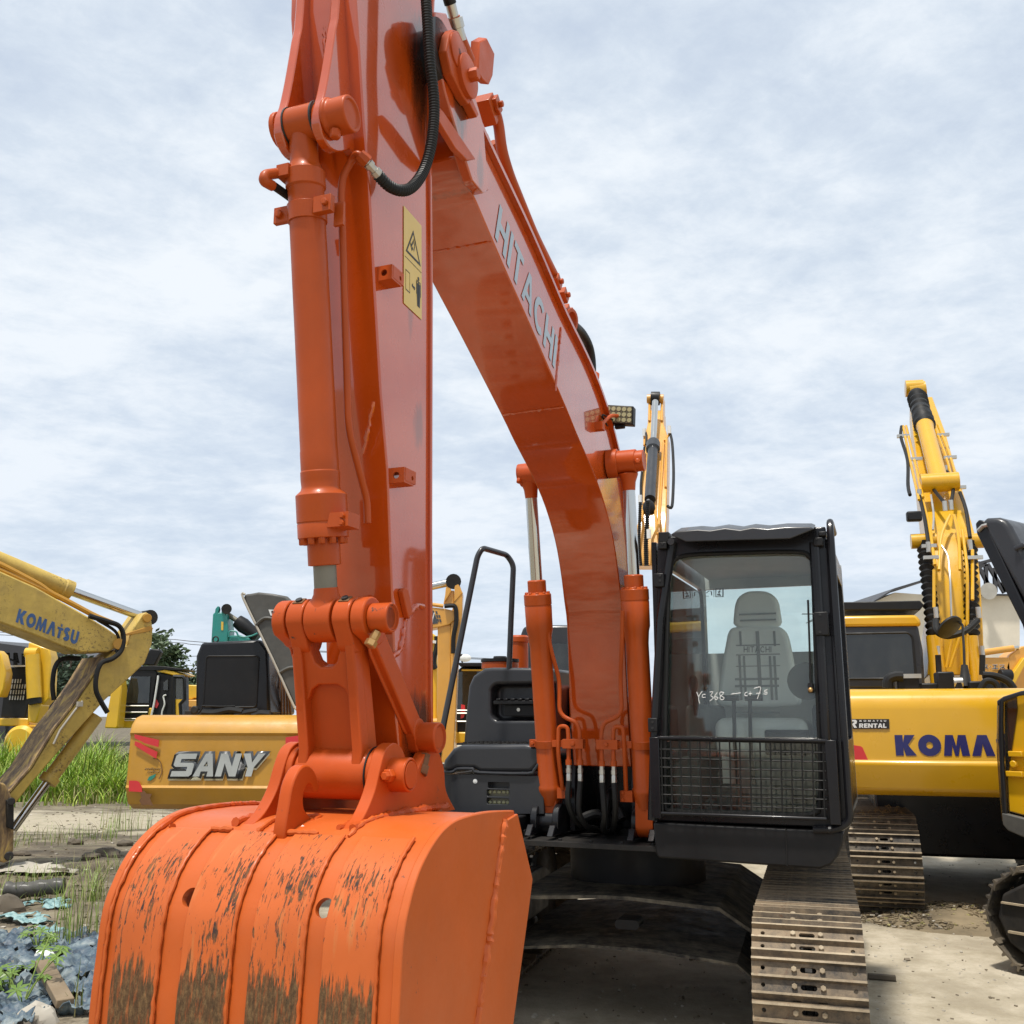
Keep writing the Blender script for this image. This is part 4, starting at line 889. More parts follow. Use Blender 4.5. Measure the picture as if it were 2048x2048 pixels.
# handwriting chalked on the windscreen
hw = lambda px, py: F.hy(1280+px*.2277, 1020+py*.2277, FY+.028)
strokes = [[(498,1598),(515,1640),(522,1625),(548,1592)],[(522,1625),(515,1660),(525,1700)],[(575,1620),(552,1622),(548,1645),(575,1645)],[(612,1600),(640,1600),(622,1632),(645,1650),(612,1678)],[(680,1602),(655,1640),(668,1668),(685,1650),(660,1640)],[(738,1605),(708,1600),(702,1625),(738,1650),(722,1668),(702,1650),(738,1605)],[(802,1618),(885,1606)],[(945,1600),(925,1608),(922,1630),(945,1632)],[(968,1595),(968,1630)],[(955,1615),(985,1612)],[(1000,1568),(1060,1560),(1030,1660)],[(1020,1612),(1060,1608)],[(1120,1580),(1098,1585),(1095,1600),(1115,1602),(1112,1618),(1085,1616)]]
mb = MB()
for s in strokes: mb.tube(smooth([hw(*p) for p in s], 5), .0022, 6)
mb.build('chalk_writing', 'letter_white', cab)
# small emergency exit sticker on the rear window
rw = lambda px, py: F.hy(1280+px*.2277, 1020+py*.2277, YB-.045)
O = rw(575,765); U = rw(735,765)-O; W = rw(575,690)-O
decal('exit_sticker', [[(.55,0),(1,0),(1,1),(.55,1)],[(.60,.08),(.93,.08),(.93,.92),(.60,.92)]]+[ribbon(p, w) for p, w in (([(.78,.75),(.74,.45),(.84,.15)],.08),([(.74,.45),(.65,.2)],.07),([(.68,.62),(.88,.6)],.06),([(.47,0),(.47,1)],.03),([(0,.1),(.2,.1)],.05),([(.05,.45),(.18,.7),(.33,.65),(.35,.2)],.06))]+[arcp(.80,.84,.04,.07,0,330,8)], O, U, W, 'letter_black', cab, .001, 0, .002)
# ---- tool box and tank on the right front corner
by = -1.15
tb = sub('tool_box', EX); P = lambda px, py, y=by: F.hy(px, py, y)
def shape(pts, y, sm=0):
    k = [xz(F.hy(*p, y)) for p in pts]
    return [(p[0], p[2]) for p in smooth([(a, 0, b) for a, b in k], sm, True)] if sm else k
mb = MB(); mb.exy(shape([(868,1628),(870,1600),(882,1558),(890,1548),(1060,1552),(1085,1552),(1088,1628)], by), by, by+.45); o = mb.build('box_body', 'grey_plastic', tb, bevel=.035, seg=4)
lamp_px = lambda zx, zy: (770+zx*.1708, 1500+zy*.1708)
cc = MB()
for (x0, y0, x1, y1) in ((1203,382,1458,448),(1190,470,1455,540),(1190,570,1450,632)):
    a, b = P(*lamp_px(x0, y1)), P(*lamp_px(x1, y0)); cc.exy(rrect(a.x, a.z, b.x, b.z, .009, 4), by-.05, by+.06)
o.modifiers.clear(); cut(o, cc); bv = o.modifiers.new('bevel', 'BEVEL'); bv.width = .012; bv.segments = 3; bv.limit_method = 'ANGLE'; bv.angle_limit = math.radians(50)
a, b = P(*lamp_px(1180, 640)), P(*lamp_px(1465, 375))
hl = sub('headlight', tb); MB().box(a.x, b.x, by+.035, by+.05, a.z, P(*lamp_px(1400, 452)).z).build('lamp_reflector', 'lamp_back', hl); MB().box(a.x, b.x, by+.07, by+.075, P(*lamp_px(1400, 452)).z, b.z).build('lamp_recess', 'letter_black', hl)
mb = MB()
for zy in (490, 612):
    for zx in (1228, 1282, 1336, 1390, 1440): c = P(*lamp_px(zx, zy), by+.034); mb.sphere(c, .0115, (1, .6, 1), 10)
mb.build('lamp_led', 'led_lens', hl)
c = P(998,1562); mb = MB(); mb.lathe(c+Vector((-.04, -.0, 0)) if False else P(*lamp_px(1057, 366))+Vector((0, .002, 0)), (0,-1,0), [(0,.014),(.004,.014),(.005,.006),(.007,.006)], 14); mb.build('lock_plug', 'white_paint', tb)
lidp = [(882,1543),(887,1520),(905,1497),(922,1490),(1050,1488),(1075,1492),(1090,1505),(1090,1524),(1072,1536),(1062,1546),(960,1545),(948,1538),(915,1537),(905,1543)]
mb = MB(); mb.exy(shape(lidp, by-.0), by+.0, by+.5); mb.build('box_lid', 'grey_plastic', tb, bevel=.03, seg=4)
mb = MB(); mb.tube(smooth([P(p[0], p[1], by-.008) for p in [(880,1544),(905,1544),(915,1538),(945,1538),(958,1545),(1055,1547),(1068,1540),(1078,1528),(1092,1522)]], 3), .010, 8); mb.build('lid_lip', 'grey_plastic', tb)
X0, X1, ZT = P(905,1490).x, P(1072,1490).x, P(1000,1490).z
mb = MB(); mb.box(X0, X1, by+.06, by+.42, ZT-.005, ZT+.006)
rd = random.Random(4)
for i in range(9):
    for j in range(5): mb.cyl((X0+.04+(X1-X0-.08)*i/8, by+.10+.07*j, ZT+.005), (X0+.04+(X1-X0-.08)*i/8, by+.10+.07*j, ZT+.012), .014, 8)
mb.build('tread_plate', 'dark_steel', tb)
mb = MB(); mb.box(-1.02, -.43, -1.50, by+.05, .88, 1.02); mb.box(-1.02, -.43, by+.05, -.4, .88, 1.01); mb.build('step_platform', 'black_satin', EX, bevel=.008)
mb = MB()
for i in range(11):
    for j in range(4): mb.cyl((-.99+.052*i, -1.46+.075*j, 1.018), (-.99+.052*i, -1.46+.075*j, 1.029), .016, 8)
for i in range(6): mb.box(-1.0+.095*i, -.955+.095*i, -1.515, -1.495, .965, .998)
mb.build('tread_plate', 'dark_steel', EX)
ty = -.72; tk = sub('fuel_tank', EX)
mb = MB(); mb.exy(shape([(926,1492),(931,1430),(937,1372),(946,1352),(968,1337),(985,1335),(1100,1336),(1100,1492)], ty), ty, ty+.9); o = mb.build('tank_body', 'grey_plastic', tk, bevel=.04, seg=4)
a, b = F.hy(982,1440,ty), F.hy(1096,1368,ty); cc = MB(); cc.exy(rrect(a.x, a.z, b.x+.1, b.z, .05, 6), ty-.1, ty+.12); o.modifiers.clear(); cut(o, cc)
bv = o.modifiers.new('bevel', 'BEVEL'); bv.width = .022; bv.segments = 4; bv.limit_method = 'ANGLE'; bv.angle_limit = math.radians(45)
a, b = F.hy(990,1404,ty), F.hy(1085,1398,ty)
mb = MB(); mb.box(a.x, b.x, ty-.03, ty+.12, a.z-.015, a.z+.008)
for k in range(7): mb.box(a.x+.02+.05*k, a.x+.05+.05*k, ty-.032, ty+.1, a.z+.008, a.z+.022)
mb.box(a.x+.06, b.x, ty+.02, ty+.11, a.z-.09, a.z-.02); mb.build('tank_step', 'black_satin', tk, bevel=.003)
mb = MB()
for k in (.16, .30): mb.cyl((a.x+k, ty+.018, a.z-.05), (a.x+k, ty+.012, a.z-.05), .012, 10)
mb.build('step_bolt', 'steel', tk)
# hand rail up the right side
hr = [(F.hy(873,1650,-1.30)), F.hy(876,1500,-1.26), F.hy(886,1455,-1.22), F.hy(955,1112,-1.05), F.hy(965,1096,-1.02), F.hy(1014,1110,-.72), F.hy(1027,1130,-.70), F.hy(1022,1240,-.70), F.hy(1018,1345,-.70)]
MB().tube(fillet(hr, .06, 6), .019, 12).build('hand_rail', 'grey_plastic', EX)
# upper deck: engine hood, counterweight, filter, tank cap, boom foot brackets, swing frame
mb = MB(); mb.exz([(-1.18,1.45),(-1.1,1.75),(-.8,2.0),(0,2.1),(.8,2.0),(1.1,1.75),(1.18,1.45)], .92, 1.75); mb.build('counterweight', OR, EX, bevel=.06, seg=4)
mb = MB(); mb.box(-1.17, -.42, .2, 1.45, .95, 1.62); mb.box(-.42, .38, .35, 1.45, .95, 1.72); mb.box(.38,1.2,.36,1.45,.95,1.66); mb.build('engine_cover', OR, EX, bevel=.04)
fo = F.hy(1037,1330,.3); mb = MB(); mb.lathe((fo.x, .3, 1.55), (0,0,1), [(0,.075),(fo.z-1.55+.17-.0,.075),(fo.z-1.55+.175,.083),(fo.z-1.55+.21,.083),(fo.z-1.55+.225,.07)], 20); mb.build('air_filter', OC, EX)
fo = F.hy(1000,1334,-.35); mb = MB(); mb.lathe((fo.x, -.35, 1.86+.06), (0,0,1), [(0,.13),(.04,.13),(.045,.12)], 22); mb.build('tank_neck', OC, tk)
MB().lathe((fo.x, -.35, 1.905+.06), (0,0,1), [(0,.135),(.02,.135),(.022,.05),(.04,.045)], 22).build('tank_cap', 'black_satin', tk)
mb = MB(); q = F.hy(1130,1350,-.3); mb.box(-.42, -.24, -.35, .4, 1.5, 1.80); mb.cyl((-.3,-.36,1.74),(-.19,-.36,1.74),.03,14); mb.build('valve_cover', OR, EX, bevel=.04)
mb = MB()
for x in (-.37, -.235, .235, .352):
    mb.ext([(-1.30,.92),(-1.24,.98)]+arcp(-1.10, .99, .10, .10, 200, 60, 8)+[(-.6,1.25),(-.5,.92)], x-.02, x+.02)
for x in (-.36, .24): mb.cyl((x+.0,-1.08,.98),(x+.14,-1.08,.98),.07,24)
mb.build('cylinder_bracket', 'black_paint', EX, bevel=.006)
mb = MB()
for x in (-.20, .18): mb.ext([(-1.0,.92),(-1.0,1.2),(-.95,1.45)]+arcp(-.85,1.45,.14,.14,150,30,8)+[(-.5,1.2),(-.4,.92)], x-.01, x+.03)
mb.cyl((-.26,-.85,1.43),(.26,-.85,1.43),.06,24); mb.exy([(-.42,.90),(-.42,1.30),(-.2,1.42),(.2,1.42),(.42,1.30),(.42,.90)], -.55, -.50); mb.build('boom_foot_bracket', 'black_paint', EX, bevel=.006)
mb = MB(); mb.tube(smooth([(-.16,-1.0,.98),(-.05,-.95,1.02),(.06,-.9,.95),(.0,-.7,.97)], 5), .03, 10); mb.tube(smooth([(.12,-1.0,1.0),(.05,-.95,1.08),(-.04,-.9,1.0),(.0,-.7,1.0)], 5), .028, 10); mb.tube(smooth([(.02,-1.02,.93),(.03,-1.0,1.12),(0,-.8,1.15)], 5), .02, 10); mb.build('hose', 'rubber', EX)
mb = MB(); mb.box(-.42, .40, -1.33, 1.5, .872, .90); mb.box(-1.1, -.42, -1.2, 1.5, .88, .94); mb.box(.40, 1.25, -.9, 1.5, .90, 1.03)
for k in range(5): mb.hexbolt((-.36+.18*k, -1.27, .90), (0,0,1), .012, .012)
mb.build('swing_frame', 'dark_steel', EX, bevel=.006)
# ---- undercarriage, swung a few degrees against the upper deck
UC = bpy.data.objects.new('undercarriage', None); C.objects.link(UC); UC.parent = EX; UC.rotation_euler = (0, 0, math.radians(4)); UC.location = (0, -.20, -.16)
mb = MB(); mb.lathe((0,0,.70), (0,0,1), [(0,.44),(.345,.44)], 40)
top = [(-1.0,.44),(-.60,.69),(-.1,.72),(.1,.72),(.60,.69),(1.0,.44)]; bot = [(1.0,.16),(.68,.41),(.2,.455),(-.2,.455),(-.68,.41),(-1.0,.16)]
mb.exy(top+bot, -.75, -.70); mb.exy(top+bot, .70, .75); mb.box(-.55, .55, -.70, .70, .50, .70)
o = mb.build('carbody', 'black_satin', UC, bevel=.006); cc = MB(); cc.exy(rrect(.02,.575,.16,.625,.024,4), -.9, .9); o.modifiers.clear(); cut(o, cc)
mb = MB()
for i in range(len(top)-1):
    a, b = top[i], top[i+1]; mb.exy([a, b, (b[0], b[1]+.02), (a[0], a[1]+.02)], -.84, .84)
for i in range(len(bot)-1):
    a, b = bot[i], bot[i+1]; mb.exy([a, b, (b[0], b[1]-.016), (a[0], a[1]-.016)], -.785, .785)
mb.build('frame_flange', 'lit_edge_black', UC)  # flanges coloured paler than the carbody so their edges look lit
SHOE = shoe_mesh(.5, .171, ['track_dusty'])
for xc in (-1.08, 1.08): crawler('track', UC, xc, -1.44, 1.44, .425, .37, SHOE, .171, .5)
GZ = -.16
# ================================================================ yellow excavator behind the cab (rear view)
p0 = at(1690, 1500, 9.1); K = Fr(p0.x, p0.y, 16, GZ)
KX = thing('excavator', K, 'bright yellow excavator seen from the rear, big navy letters on its counterweight', 'excavator'); KY = 'komatsu_yellow'
cwp = [(.75,1.06),(.10,1.05),(.02,1.10),(-.015,1.24),(-.03,1.335),(-.005,1.36),(.0,1.40),(.005,1.80),(.03,1.90),(.09,1.96),(.20,1.99),(.75,2.0)]
k0 = K.hy(1690,1590,0).z
cw = MB().ext([(a, b-(1.05-k0)) for a, b in cwp], 0, 2.30).build('counterweight', KY, KX, bevel=.02, seg=3)
hk = lambda px, py, y=-.004: K.hy(px, py, y)
loops, L = word('KOMatSU', .35, .085); O = hk(1792,1511); U = (hk(1991,1512)-O); U = U/ (sum(glyph(c, .35)[0] for c in 'KOMa')+.255); W = hk(1792,1470)-O; W.x = 0; W.y = 0; U.y = 0
decal('lettering', loops, O, U, W, 'letter_navy', cw, .001, 0, .001)
q = lambda x, y: hk(1650+x*.2329, 1150+y*.2329, -.006)
def flat(name, pts, mat, par, off=.0): return MB().prism([p+Vector((0, -off, 0)) for p in pts], (0, .004, 0)).build(name, mat, par, flat=True)
flat('red_reflector', [q(*p) for p in ((223,1457),(305,1470),(322,1480),(392,1637),(235,1632),(228,1600))], 'red_decal', cw)
sg_ = sub('rental_sign', cw); flat('sign_plate', [q(*p) for p in ((173,1237),(551,1237),(553,1320),(175,1320))], 'letter_black', sg_)
O = q(293,1312); O.y -= .002; U = q(528,1312)-q(293,1312); W = q(293,1275)-q(293,1312); loops, L = word('RENTAL', .27, .08); decal('sign_lettering', [[(p[0]/L, p[1]) for p in l] for l in loops], O, U, W, 'letter_white', sg_, .0005, 0, .002)
O = q(296,1260); O.y -= .002; U = q(525,1260)-q(296,1260); W = q(296,1245)-q(296,1260); loops, L = word('KOMatSU'.replace('t', 'T').replace('a', 'A'), .22, .62); decal('sign_lettering', [[(p[0]/L, p[1]) for p in l] for l in loops], O, U, W, 'letter_white', sg_, .0005, 0, .002)
for pts, mm in (([(205,1243),(262,1243),(275,1255),(270,1277),(255,1283),(275,1312),(250,1312),(235,1285),(240,1270),(252,1266),(250,1258),(215,1258)], 'letter_white'), ([(190,1268),(200,1262),(225,1262),(215,1280),(228,1312),(212,1312),(195,1285)], 'komatsu_yellow')):
    flat('sign_emblem', [q(*p) for p in pts], mm, sg_, .004)
mb = MB(); 
for a, b in (((172,1640),(186,1700)),((172,1705),(192,1860))): mb.prism([q(a[0], a[1]), q(b[0]-4, a[1]), q(b[0], b[1]), q(a[0]+12, b[1])], (0, .03, 0))
mb.build('door_hinge', 'white_paint', KX)
mb = MB(); mb.box(.05, 2.30, .7, 1.9, 1.15, 1.93); mb.build('engine_cover', KY, KX, bevel=.04)
mb = MB()
for (x0, y0, x1, y1, d) in ((1795,1352,1838,1377,.5),(1876,1343,1908,1378,.5),(1912,1362,1925,1378,.45),(1836,1366,1880,1378,.55),(1938,1362,1970,1378,.6)):
    a, b = K.hy(x0, y1, d), K.hy(x1, y0, d); mb.box(a.x, b.x, d, d+.25, 1.9, b.z)
mb.build('engine_parts', 'black_satin', KX, bevel=.015)
mb = MB(); mb.tube(smooth([K.hy(*p, .5) for p in ((1776,1376),(1777,1360),(1790,1353),(1806,1353))], 5), .05, 10); mb.tube(smooth([K.hy(*p, .6) for p in ((1965,1350),(1990,1352),(2015,1362),(2028,1378))], 5), .035, 10); mb.tube(smooth([K.hy(*p, .55) for p in ((1960,1380),(1972,1362),(1990,1366),(1996,1380))], 5), .03, 10); mb.build('engine_hose', 'rubber', KX)
mb = MB(); a, b = K.hy(1908,1376,.5), K.hy(1924,1354,.5); mb.cyl((a.x, .5, (a.z+b.z)/2), (b.x, .5, (a.z+b.z)/2), .05, 14); a = K.hy(1815,1350,.5); mb.box(a.x-.12, a.x+.12, .48, .6, a.z-.03, a.z+.01); mb.build('turbo_pipe', 'steel', KX)
# cab
cy = 1.95; kc = sub('cab', KX); h = lambda px, py, y=cy: K.hy(px, py, y); tup = lambda v: (v.x, v.z)
MB().exy([tup(h(*p)) for p in ((1662,1378),(1668,1252),(1836,1250),(1846,1300),(1851,1378))], cy, cy+1.5).build('cab_body', 'grey_plastic', kc, bevel=.03)
MB().exy([tup(h(*p)) for p in ((1665,1254),(1668,1237),(1690,1232),(1832,1230),(1840,1240),(1843,1252))], cy-.02, cy+1.6).build('cab_roof', KY, kc, bevel=.03)
a, b = h(1682,1358), h(1824,1265); MB().exy(rrect(a.x, a.z, b.x, b.z, .07), cy-.012, cy+.01).build('rear_window', 'dark_glass', kc)
mb = MB(); rr = rrect(a.x, a.z, b.x, b.z, .07); mb.tube([(p[0], cy-.012, p[1]) for p in rr+rr[:1]], .014, 6); mb.build('window_seal', 'rubber', kc)
MB().exy([tup(h(*p, cy+.3)) for p in ((1682,1222),(1682,1206),(1838,1203),(1846,1212),(1838,1222))], cy+.2, cy+1.4).build('roof_guard', 'black_satin', kc, bevel=.01)
# boom seen from behind, rising away
bm_ = sub('boom', KX); cpx = [(1912,1350,104,2.3),(1912,1250,98,2.35),(1912,1160,90,2.45),(1906,1075,84,2.8),(1889,1000,78,3.5),(1872,930,70,4.3),(1858,865,62,5.1),(1842,795,44,6.0)]
st = [(K.hy(a, b, y), w*K.w(K.hy(a, b, y)).y/1950*.5) for a, b, w, y in cpx]
mb = MB(); R = []
for i, (c, hw_) in enumerate(st):
    d = (st[min(i+1, len(st)-1)][0]-st[max(i-1, 0)][0]); d.x = 0; d.normalize(); n = Vector((0, -d.z, d.y)); n = -n if n.y < 0 else n; dep = (.9, .9, 1.0, 1.1, .9, .7, .55, .4)[i]
    R.append(mb.vs([c+Vector((-hw_, 0, 0)), c+Vector((hw_, 0, 0)), c+Vector((hw_, 0, 0))+n*dep, c+Vector((-hw_, 0, 0))+n*dep]))
for i in range(len(R)-1):
    for k in range(4): mb.face([R[i][k], R[i][(k+1) % 4], R[i+1][(k+1) % 4], R[i+1][k]])
mb.face(R[0]); mb.face(R[-1][::-1]); mb.build('boom_beam', KY, bm_, bevel=.012)
kk = lambda px, py, y: K.hy(px, py, y)
mb = MB(); a = kk(1832,783,6.0); b = kk(1848,780,6.0); mb.cyl(a-Vector((.10,0,0)), b+Vector((.02,0,0)), .14, 20); mb.cyl(kk(1808,778,6.0)+Vector((.02,0,0)), kk(1846,776,6.0), .13, 20); mb.build('arm_pin', KY, bm_)
ac = sub('arm_cylinder', KX); a, b, c = kk(1879,965,3.3), kk(1850,853,4.75), kk(1833,790,5.8)
MB().lathe(a, b-a, [(0,.09),(.1,.108),((b-a).length*.96,.108),((b-a).length,.12),((b-a).length+.06,.12)], 24).build('barrel', KY, ac)
n_ = 26; mb = MB(); L_ = (c-b).length; mb.lathe(b, c-b, [(L_*k/n_, .115+(.02 if k % 2 else 0)+.014*math.sin(k*1.7)) for k in range(n_+1)], 18); mb.build('bellows', 'rubber', ac)
mb = MB(); mb.cyl(a-Vector((.22,0,0)), a+Vector((.22,0,0)), .12, 20); mb.build('cylinder_foot', KY, ac)
for px, sx in ((1850,-1),(1942,1)):
    bc = sub('boom_cylinder', KX); x_ = 0
    t_ = kk(px-3 if sx < 0 else px-2, 1082, 2.75); bt = kk(1868 if sx < 0 else 1944, 1272, 2.15); L_ = (bt-t_).length
    mb = MB(); n_ = 30; mb.lathe(t_, bt-t_, [(L_*k/n_, .085 if k % 2 else .055) for k in range(1, n_+1)], 16); mb.build('bellows', 'rubber', bc)
    mb = MB(); mb.cyl(t_-Vector((.14,0,0)), t_+Vector((.14,0,0)), .09, 20); b2 = bt+Vector((0,-.05,-.75)); mb.cyl(bt, b2, .085 if sx < 0 else .06, 20); mb.build('barrel', KY, bc)
def pxtube(mb, fr, pts, r, n=8, sm=0):
    P = [fr.hy(a, b, y) for a, b, y in pts]; mb.tube(smooth(P, sm) if sm else fillet(P, .2), r, n)
dz_ = lambda py: 2.15 if py > 1160 else (2.15+(1160-py)*.0055 if py > 1000 else 3.03+(1000-py)*.0128)
def kt(pts): return [(a, b, dz_(b)-.05) for a, b in pts]
mb = MB()
for pts in ([(1838,1000),(1822,930),(1806,852)], [(1846,995),(1830,925),(1812,852)], [(1870,1130),(1860,1060),(1842,985),(1835,950)], [(1921,985),(1900,910),(1876,850)], [(1908,975),(1893,915),(1868,850)], [(1900,1030),(1881,1072),(1878,1140)], [(1908,1030),(1918,1075),(1920,1140)], [(1868,1215),(1868,1140)], [(1900,1335),(1930,1240)], [(1880,1330),(1886,1240)], [(1893,1335),(1910,1240)], [(1935,1340),(1935,1140),(1925,1060)], [(1945,1200),(1945,1100)]): pxtube(mb, K, kt(pts), .018)
mb.build('hydraulic_pipe', 'amber_paint' if False else KY, bm_)
mb = MB()
for pts in ([(1839,992),(1850,1040),(1857,1090)], [(1920,985),(1932,1020),(1940,1075)], [(1873,940),(1864,958),(1865,975),(1886,1002),(1890,1010)], [(1890,940),(1906,955),(1907,975),(1902,1008)], [(1803,853),(1802,875),(1815,920),(1816,970),(1820,990)]): pxtube(mb, K, kt(pts), .022, 8, 5)
pxtube(mb, K, [(1871,1240,1.9),(1873,1262,1.8),(1895,1272,1.8),(1930,1262,1.8),(1955,1240,1.9)], .035, 8, 5); pxtube(mb, K, [(1876,1310,1.9),(1878,1345,1.9)], .03); pxtube(mb, K, [(1965,1310,1.9),(1964,1350,1.9)], .03)
mb.build('hose', 'rubber', bm_)
mb = MB()
for a, b in ((1873,940),(1891,940),(1890,1012),(1902,1010),(1839,988),(1857,1094),(1940,1090),(1872,1225),(1957,1225),(1876,1303),(1964,1303)): c = K.hy(a, b, dz_(b)-.07); mb.cyl(c-Vector((0,0,.06)), c+Vector((0,0,.06)), .027, 10)
for a, b in ((1806,872),(1832,918),(1858,1092),(1886,870),(1900,915),(1918,975),(1862,1115),(1950,1115)): c = K.hy(a, b, dz_(b)-.06); mb.box(c.x-.08, c.x+.08, c.y-.03, c.y+.03, c.z-.02, c.z+.02)
for pts in ([(1862,990),(1868,1030),(1866,1060)], [(1882,1090),(1896,1110),(1900,1150),(1903,1240)]): pxtube(mb, K, kt(pts), .012)
mb.build('pipe_fitting', 'steel', bm_)
MB().obox(K.hy(1828,1033,2.7), .17, .10, .12, Matrix.Rotation(.1, 3, 'Z')).build('work_lamp', 'black_satin', KX, bevel=.02)
mm_ = sub('mirror', KX); c = K.hy(1899,1254,.9); mb = MB(); mb.lathe(c, (.5,-.55,-.7), [(-.02,.02),(-.015,.13),(.01,.135),(.015,.12)], 28); mb.build('mirror_disc', 'black_satin', mm_)
mb = MB(); mb.tube(fillet([c+Vector((0,0,.02)), K.hy(1912,1243,.9), K.hy(1925,1248,.9), K.hy(1928,1300,.8), K.hy(1930,1375,.7)], .03), .012, 8); a = K.hy(1931,1375,.7); mb.lathe(a, K.hy(1929,1335,.75)-a, [(0,.06),(.22,.03)], 12); mb.build('mirror_stalk', 'dark_steel', mm_)
# undercarriage
KU = sub('undercarriage', KX); c = K.hz(1762, 1790, .05)
MB().box(.3, 2.1, 1.2, 3.6, .40, 1.02).build('carbody', 'black_paint', KU, bevel=.03)
KSH = shoe_mesh(.6, .19, ['track_black'])
xl = c.x; ry = K.hy(1762, 1700, 0)
for xc in (xl, xl+2.0): crawler('track', KU, xc, .46, 3.5, .43, .40, KSH, .19, .6)
# ================================================================ excavator cut by the right edge, its hood propped up
G = Fr(5.57, 6.66, 143, GZ)
GX = thing('excavator', G, 'yellow excavator cut off by the right edge, black hood propped up and glass door', 'excavator')
gh = lambda px, py, x: G.hx(px, py, x)
gc = sub('cab', GX)
def gpanel(nm, pts, x, t, mat, bevel=.008):
    return MB().ext([tuple(gh(p[0], p[1], x))[1:] for p in pts], x, x+t).build(nm, mat, gc, bevel=bevel)
gx = 1.15
gpanel('side_glass', [(1996,1412),(2000,1402),(2010,1396),(2011,1450),(2014,1520),(2022,1655),(2006,1640),(2002,1600),(1995,1500)], gx-.02, .015, 'tan_glass', 0)
gpanel('door_glass', [(2011,1396),(2034,1386),(2036,1420),(2024,1500),(2016,1560),(2014,1520),(2011,1450)], gx-.02, .012, 'tan_glass', 0)
gpanel('door_pillar', [(2001,1402),(2009,1394),(2008,1440),(2010,1520),(2016,1620),(2018,1640),(2010,1640),(2004,1560),(2000,1470)], gx+.005, .03, 'black_satin')
gpanel('door_panel', [(2012,1400),(2040,1384),(2090,1380),(2090,1640),(2020,1622),(2014,1540)], gx-.05, .03, KY)
gpanel('roof_trim', [(1998,1412),(1997,1402),(2010,1393),(2045,1382),(2070,1378),(2070,1388),(2040,1392),(2012,1402)], gx+.002, .03, 'grey_plastic')
gpanel('lower_sill', [(2010,1625),(2020,1627),(2090,1645),(2090,1690),(2050,1672),(2022,1660),(2012,1648)], gx-.01, .05, 'hood_grey')
a, b = gh(2030,1548,gx), gh(2032,1508,gx); mb = MB(); mb.box(gx-.02, gx+.02, a.y-.06, a.y+.06, a.z-.02, a.z+.02); mb.box(gx-.02, gx+.02, b.y-.05, b.y+.05, b.z-.02, b.z+.02); mb.cyl((gx-.02, a.y, (a.z+b.z)/2), (gx+.02, a.y, (a.z+b.z)/2), .025, 12); mb.build('door_latch', KY, gc, bevel=.006)
MB().box(gx-1.0, gx-.07, gh(2044,1500,gx).y, gh(2044,1500,gx).y+1.0, .95, 1.5).build('cab_body', KY, gc, bevel=.05)
MB().box(-1.2, 1.1, -.1, 2.4, .75, 1.75).build('upper_body', KY, GX, bevel=.06)
hp_ = [G.hx(p[0], p[1], .5) for p in ((1950,1047),(1958,1038),(1972,1036),(1985,1042),(2098,1230),(2120,1330),(2080,1330),(2048,1252),(1953,1068))]
hd = sub('engine_hood', GX)
MB().prism([gh(p[0], p[1], .75) for p in ((1950,1047),(1957,1039),(1970,1042),(2062,1240),(2115,1390),(2085,1390),(2044,1250),(1953,1068))], (-.22, 0, 0)).build('hood_inner', 'black_paint', hd, bevel=.012)
MB().prism([gh(p[0], p[1], .76) for p in ((1960,1042),(1972,1035),(1995,1034),(2010,1040),(2020,1052),(2065,1140),(2150,1390),(2105,1390),(2058,1225))], (-.8, 0, 0)).build('hood_shell', 'grey_plastic', hd, bevel=.05, seg=4)
a, b = gh(2030,1097,.78), gh(2044,1091,.78); MB().tube([a, b, b+Vector((-.6,0,0))], .02, 8).build('hood_rib', 'grey_plastic', hd)
MB().tube([gh(1956,1062,.76), gh(1966,1052,.76), gh(1975,1050,.76)], .018, 8).build('hood_latch', 'steel', hd)
GU = sub('undercarriage', GX); GSH = shoe_mesh(.6, .19, ['track_black'])
crawler('track', GU, 1.0, -1.56, 1.5, .36, .33, GSH, .19, .6); crawler('track', GU, -1.0, -1.56, 1.5, .36, .33, GSH, .19, .6)
MB().ext([(-1.60,.10),(-1.76,.20),(-1.83,.36),(-1.78,.52),(-1.62,.61),(1.5,.61),(1.5,.10)], 1.15, 1.296).build('idler_guard', 'dark_steel', GU, bevel=.02)
mb = MB(); mb.box(1.29, 1.32, -1.75, 1.6, .27, .285); mb.box(1.29, 1.32, -1.78, 1.6, .46, .472); mb.build('guard_ledge', 'dusty_lit', GU)
MB().box(-.7, .7, -1.0, 1.0, .3, .8).build('carbody', 'black_paint', GU, bevel=.03)
# ================================================================ excavator with the letters in Japanese behind on the right
p0 = at(1990, 1345, 17); J = Fr(p0.x, p0.y, 0, GZ)
JX = thing('excavator', J, 'amber excavator arm with Japanese characters lying in front of the cream building', 'excavator')
jq = lambda x, y, yy=0: J.hy(1960+x*.2071, 1020+y*.2071, yy); AM = 'amber_paint'
MB().prism([jq(40,1425), jq(290,1422), jq(300,1590), jq(40,1590)], (0,.5,0)).build('boom', AM, JX, bevel=.02)
mb = MB(); mb.cyl(jq(-30,1385), jq(320,1335), .055, 16); mb.cyl(jq(-30,1385)-Vector((.4,0,-.02)), jq(-30,1385), .055, 14); mb.build('arm_cylinder', AM, JX)
MB().cyl(jq(320,1335), jq(372,1325), .03, 14).build('cylinder_rod', 'chrome', JX)
MB().prism([jq(*p) for p in ((250,1520),(290,1400),(395,1320),(450,1310),(450,1430),(300,1640),(280,1700),(430,1700),(430,1650),(265,1600))][:6], (0,.4,0)).build('arm', 'ochre_paint' if False else AM, JX, bevel=.02)
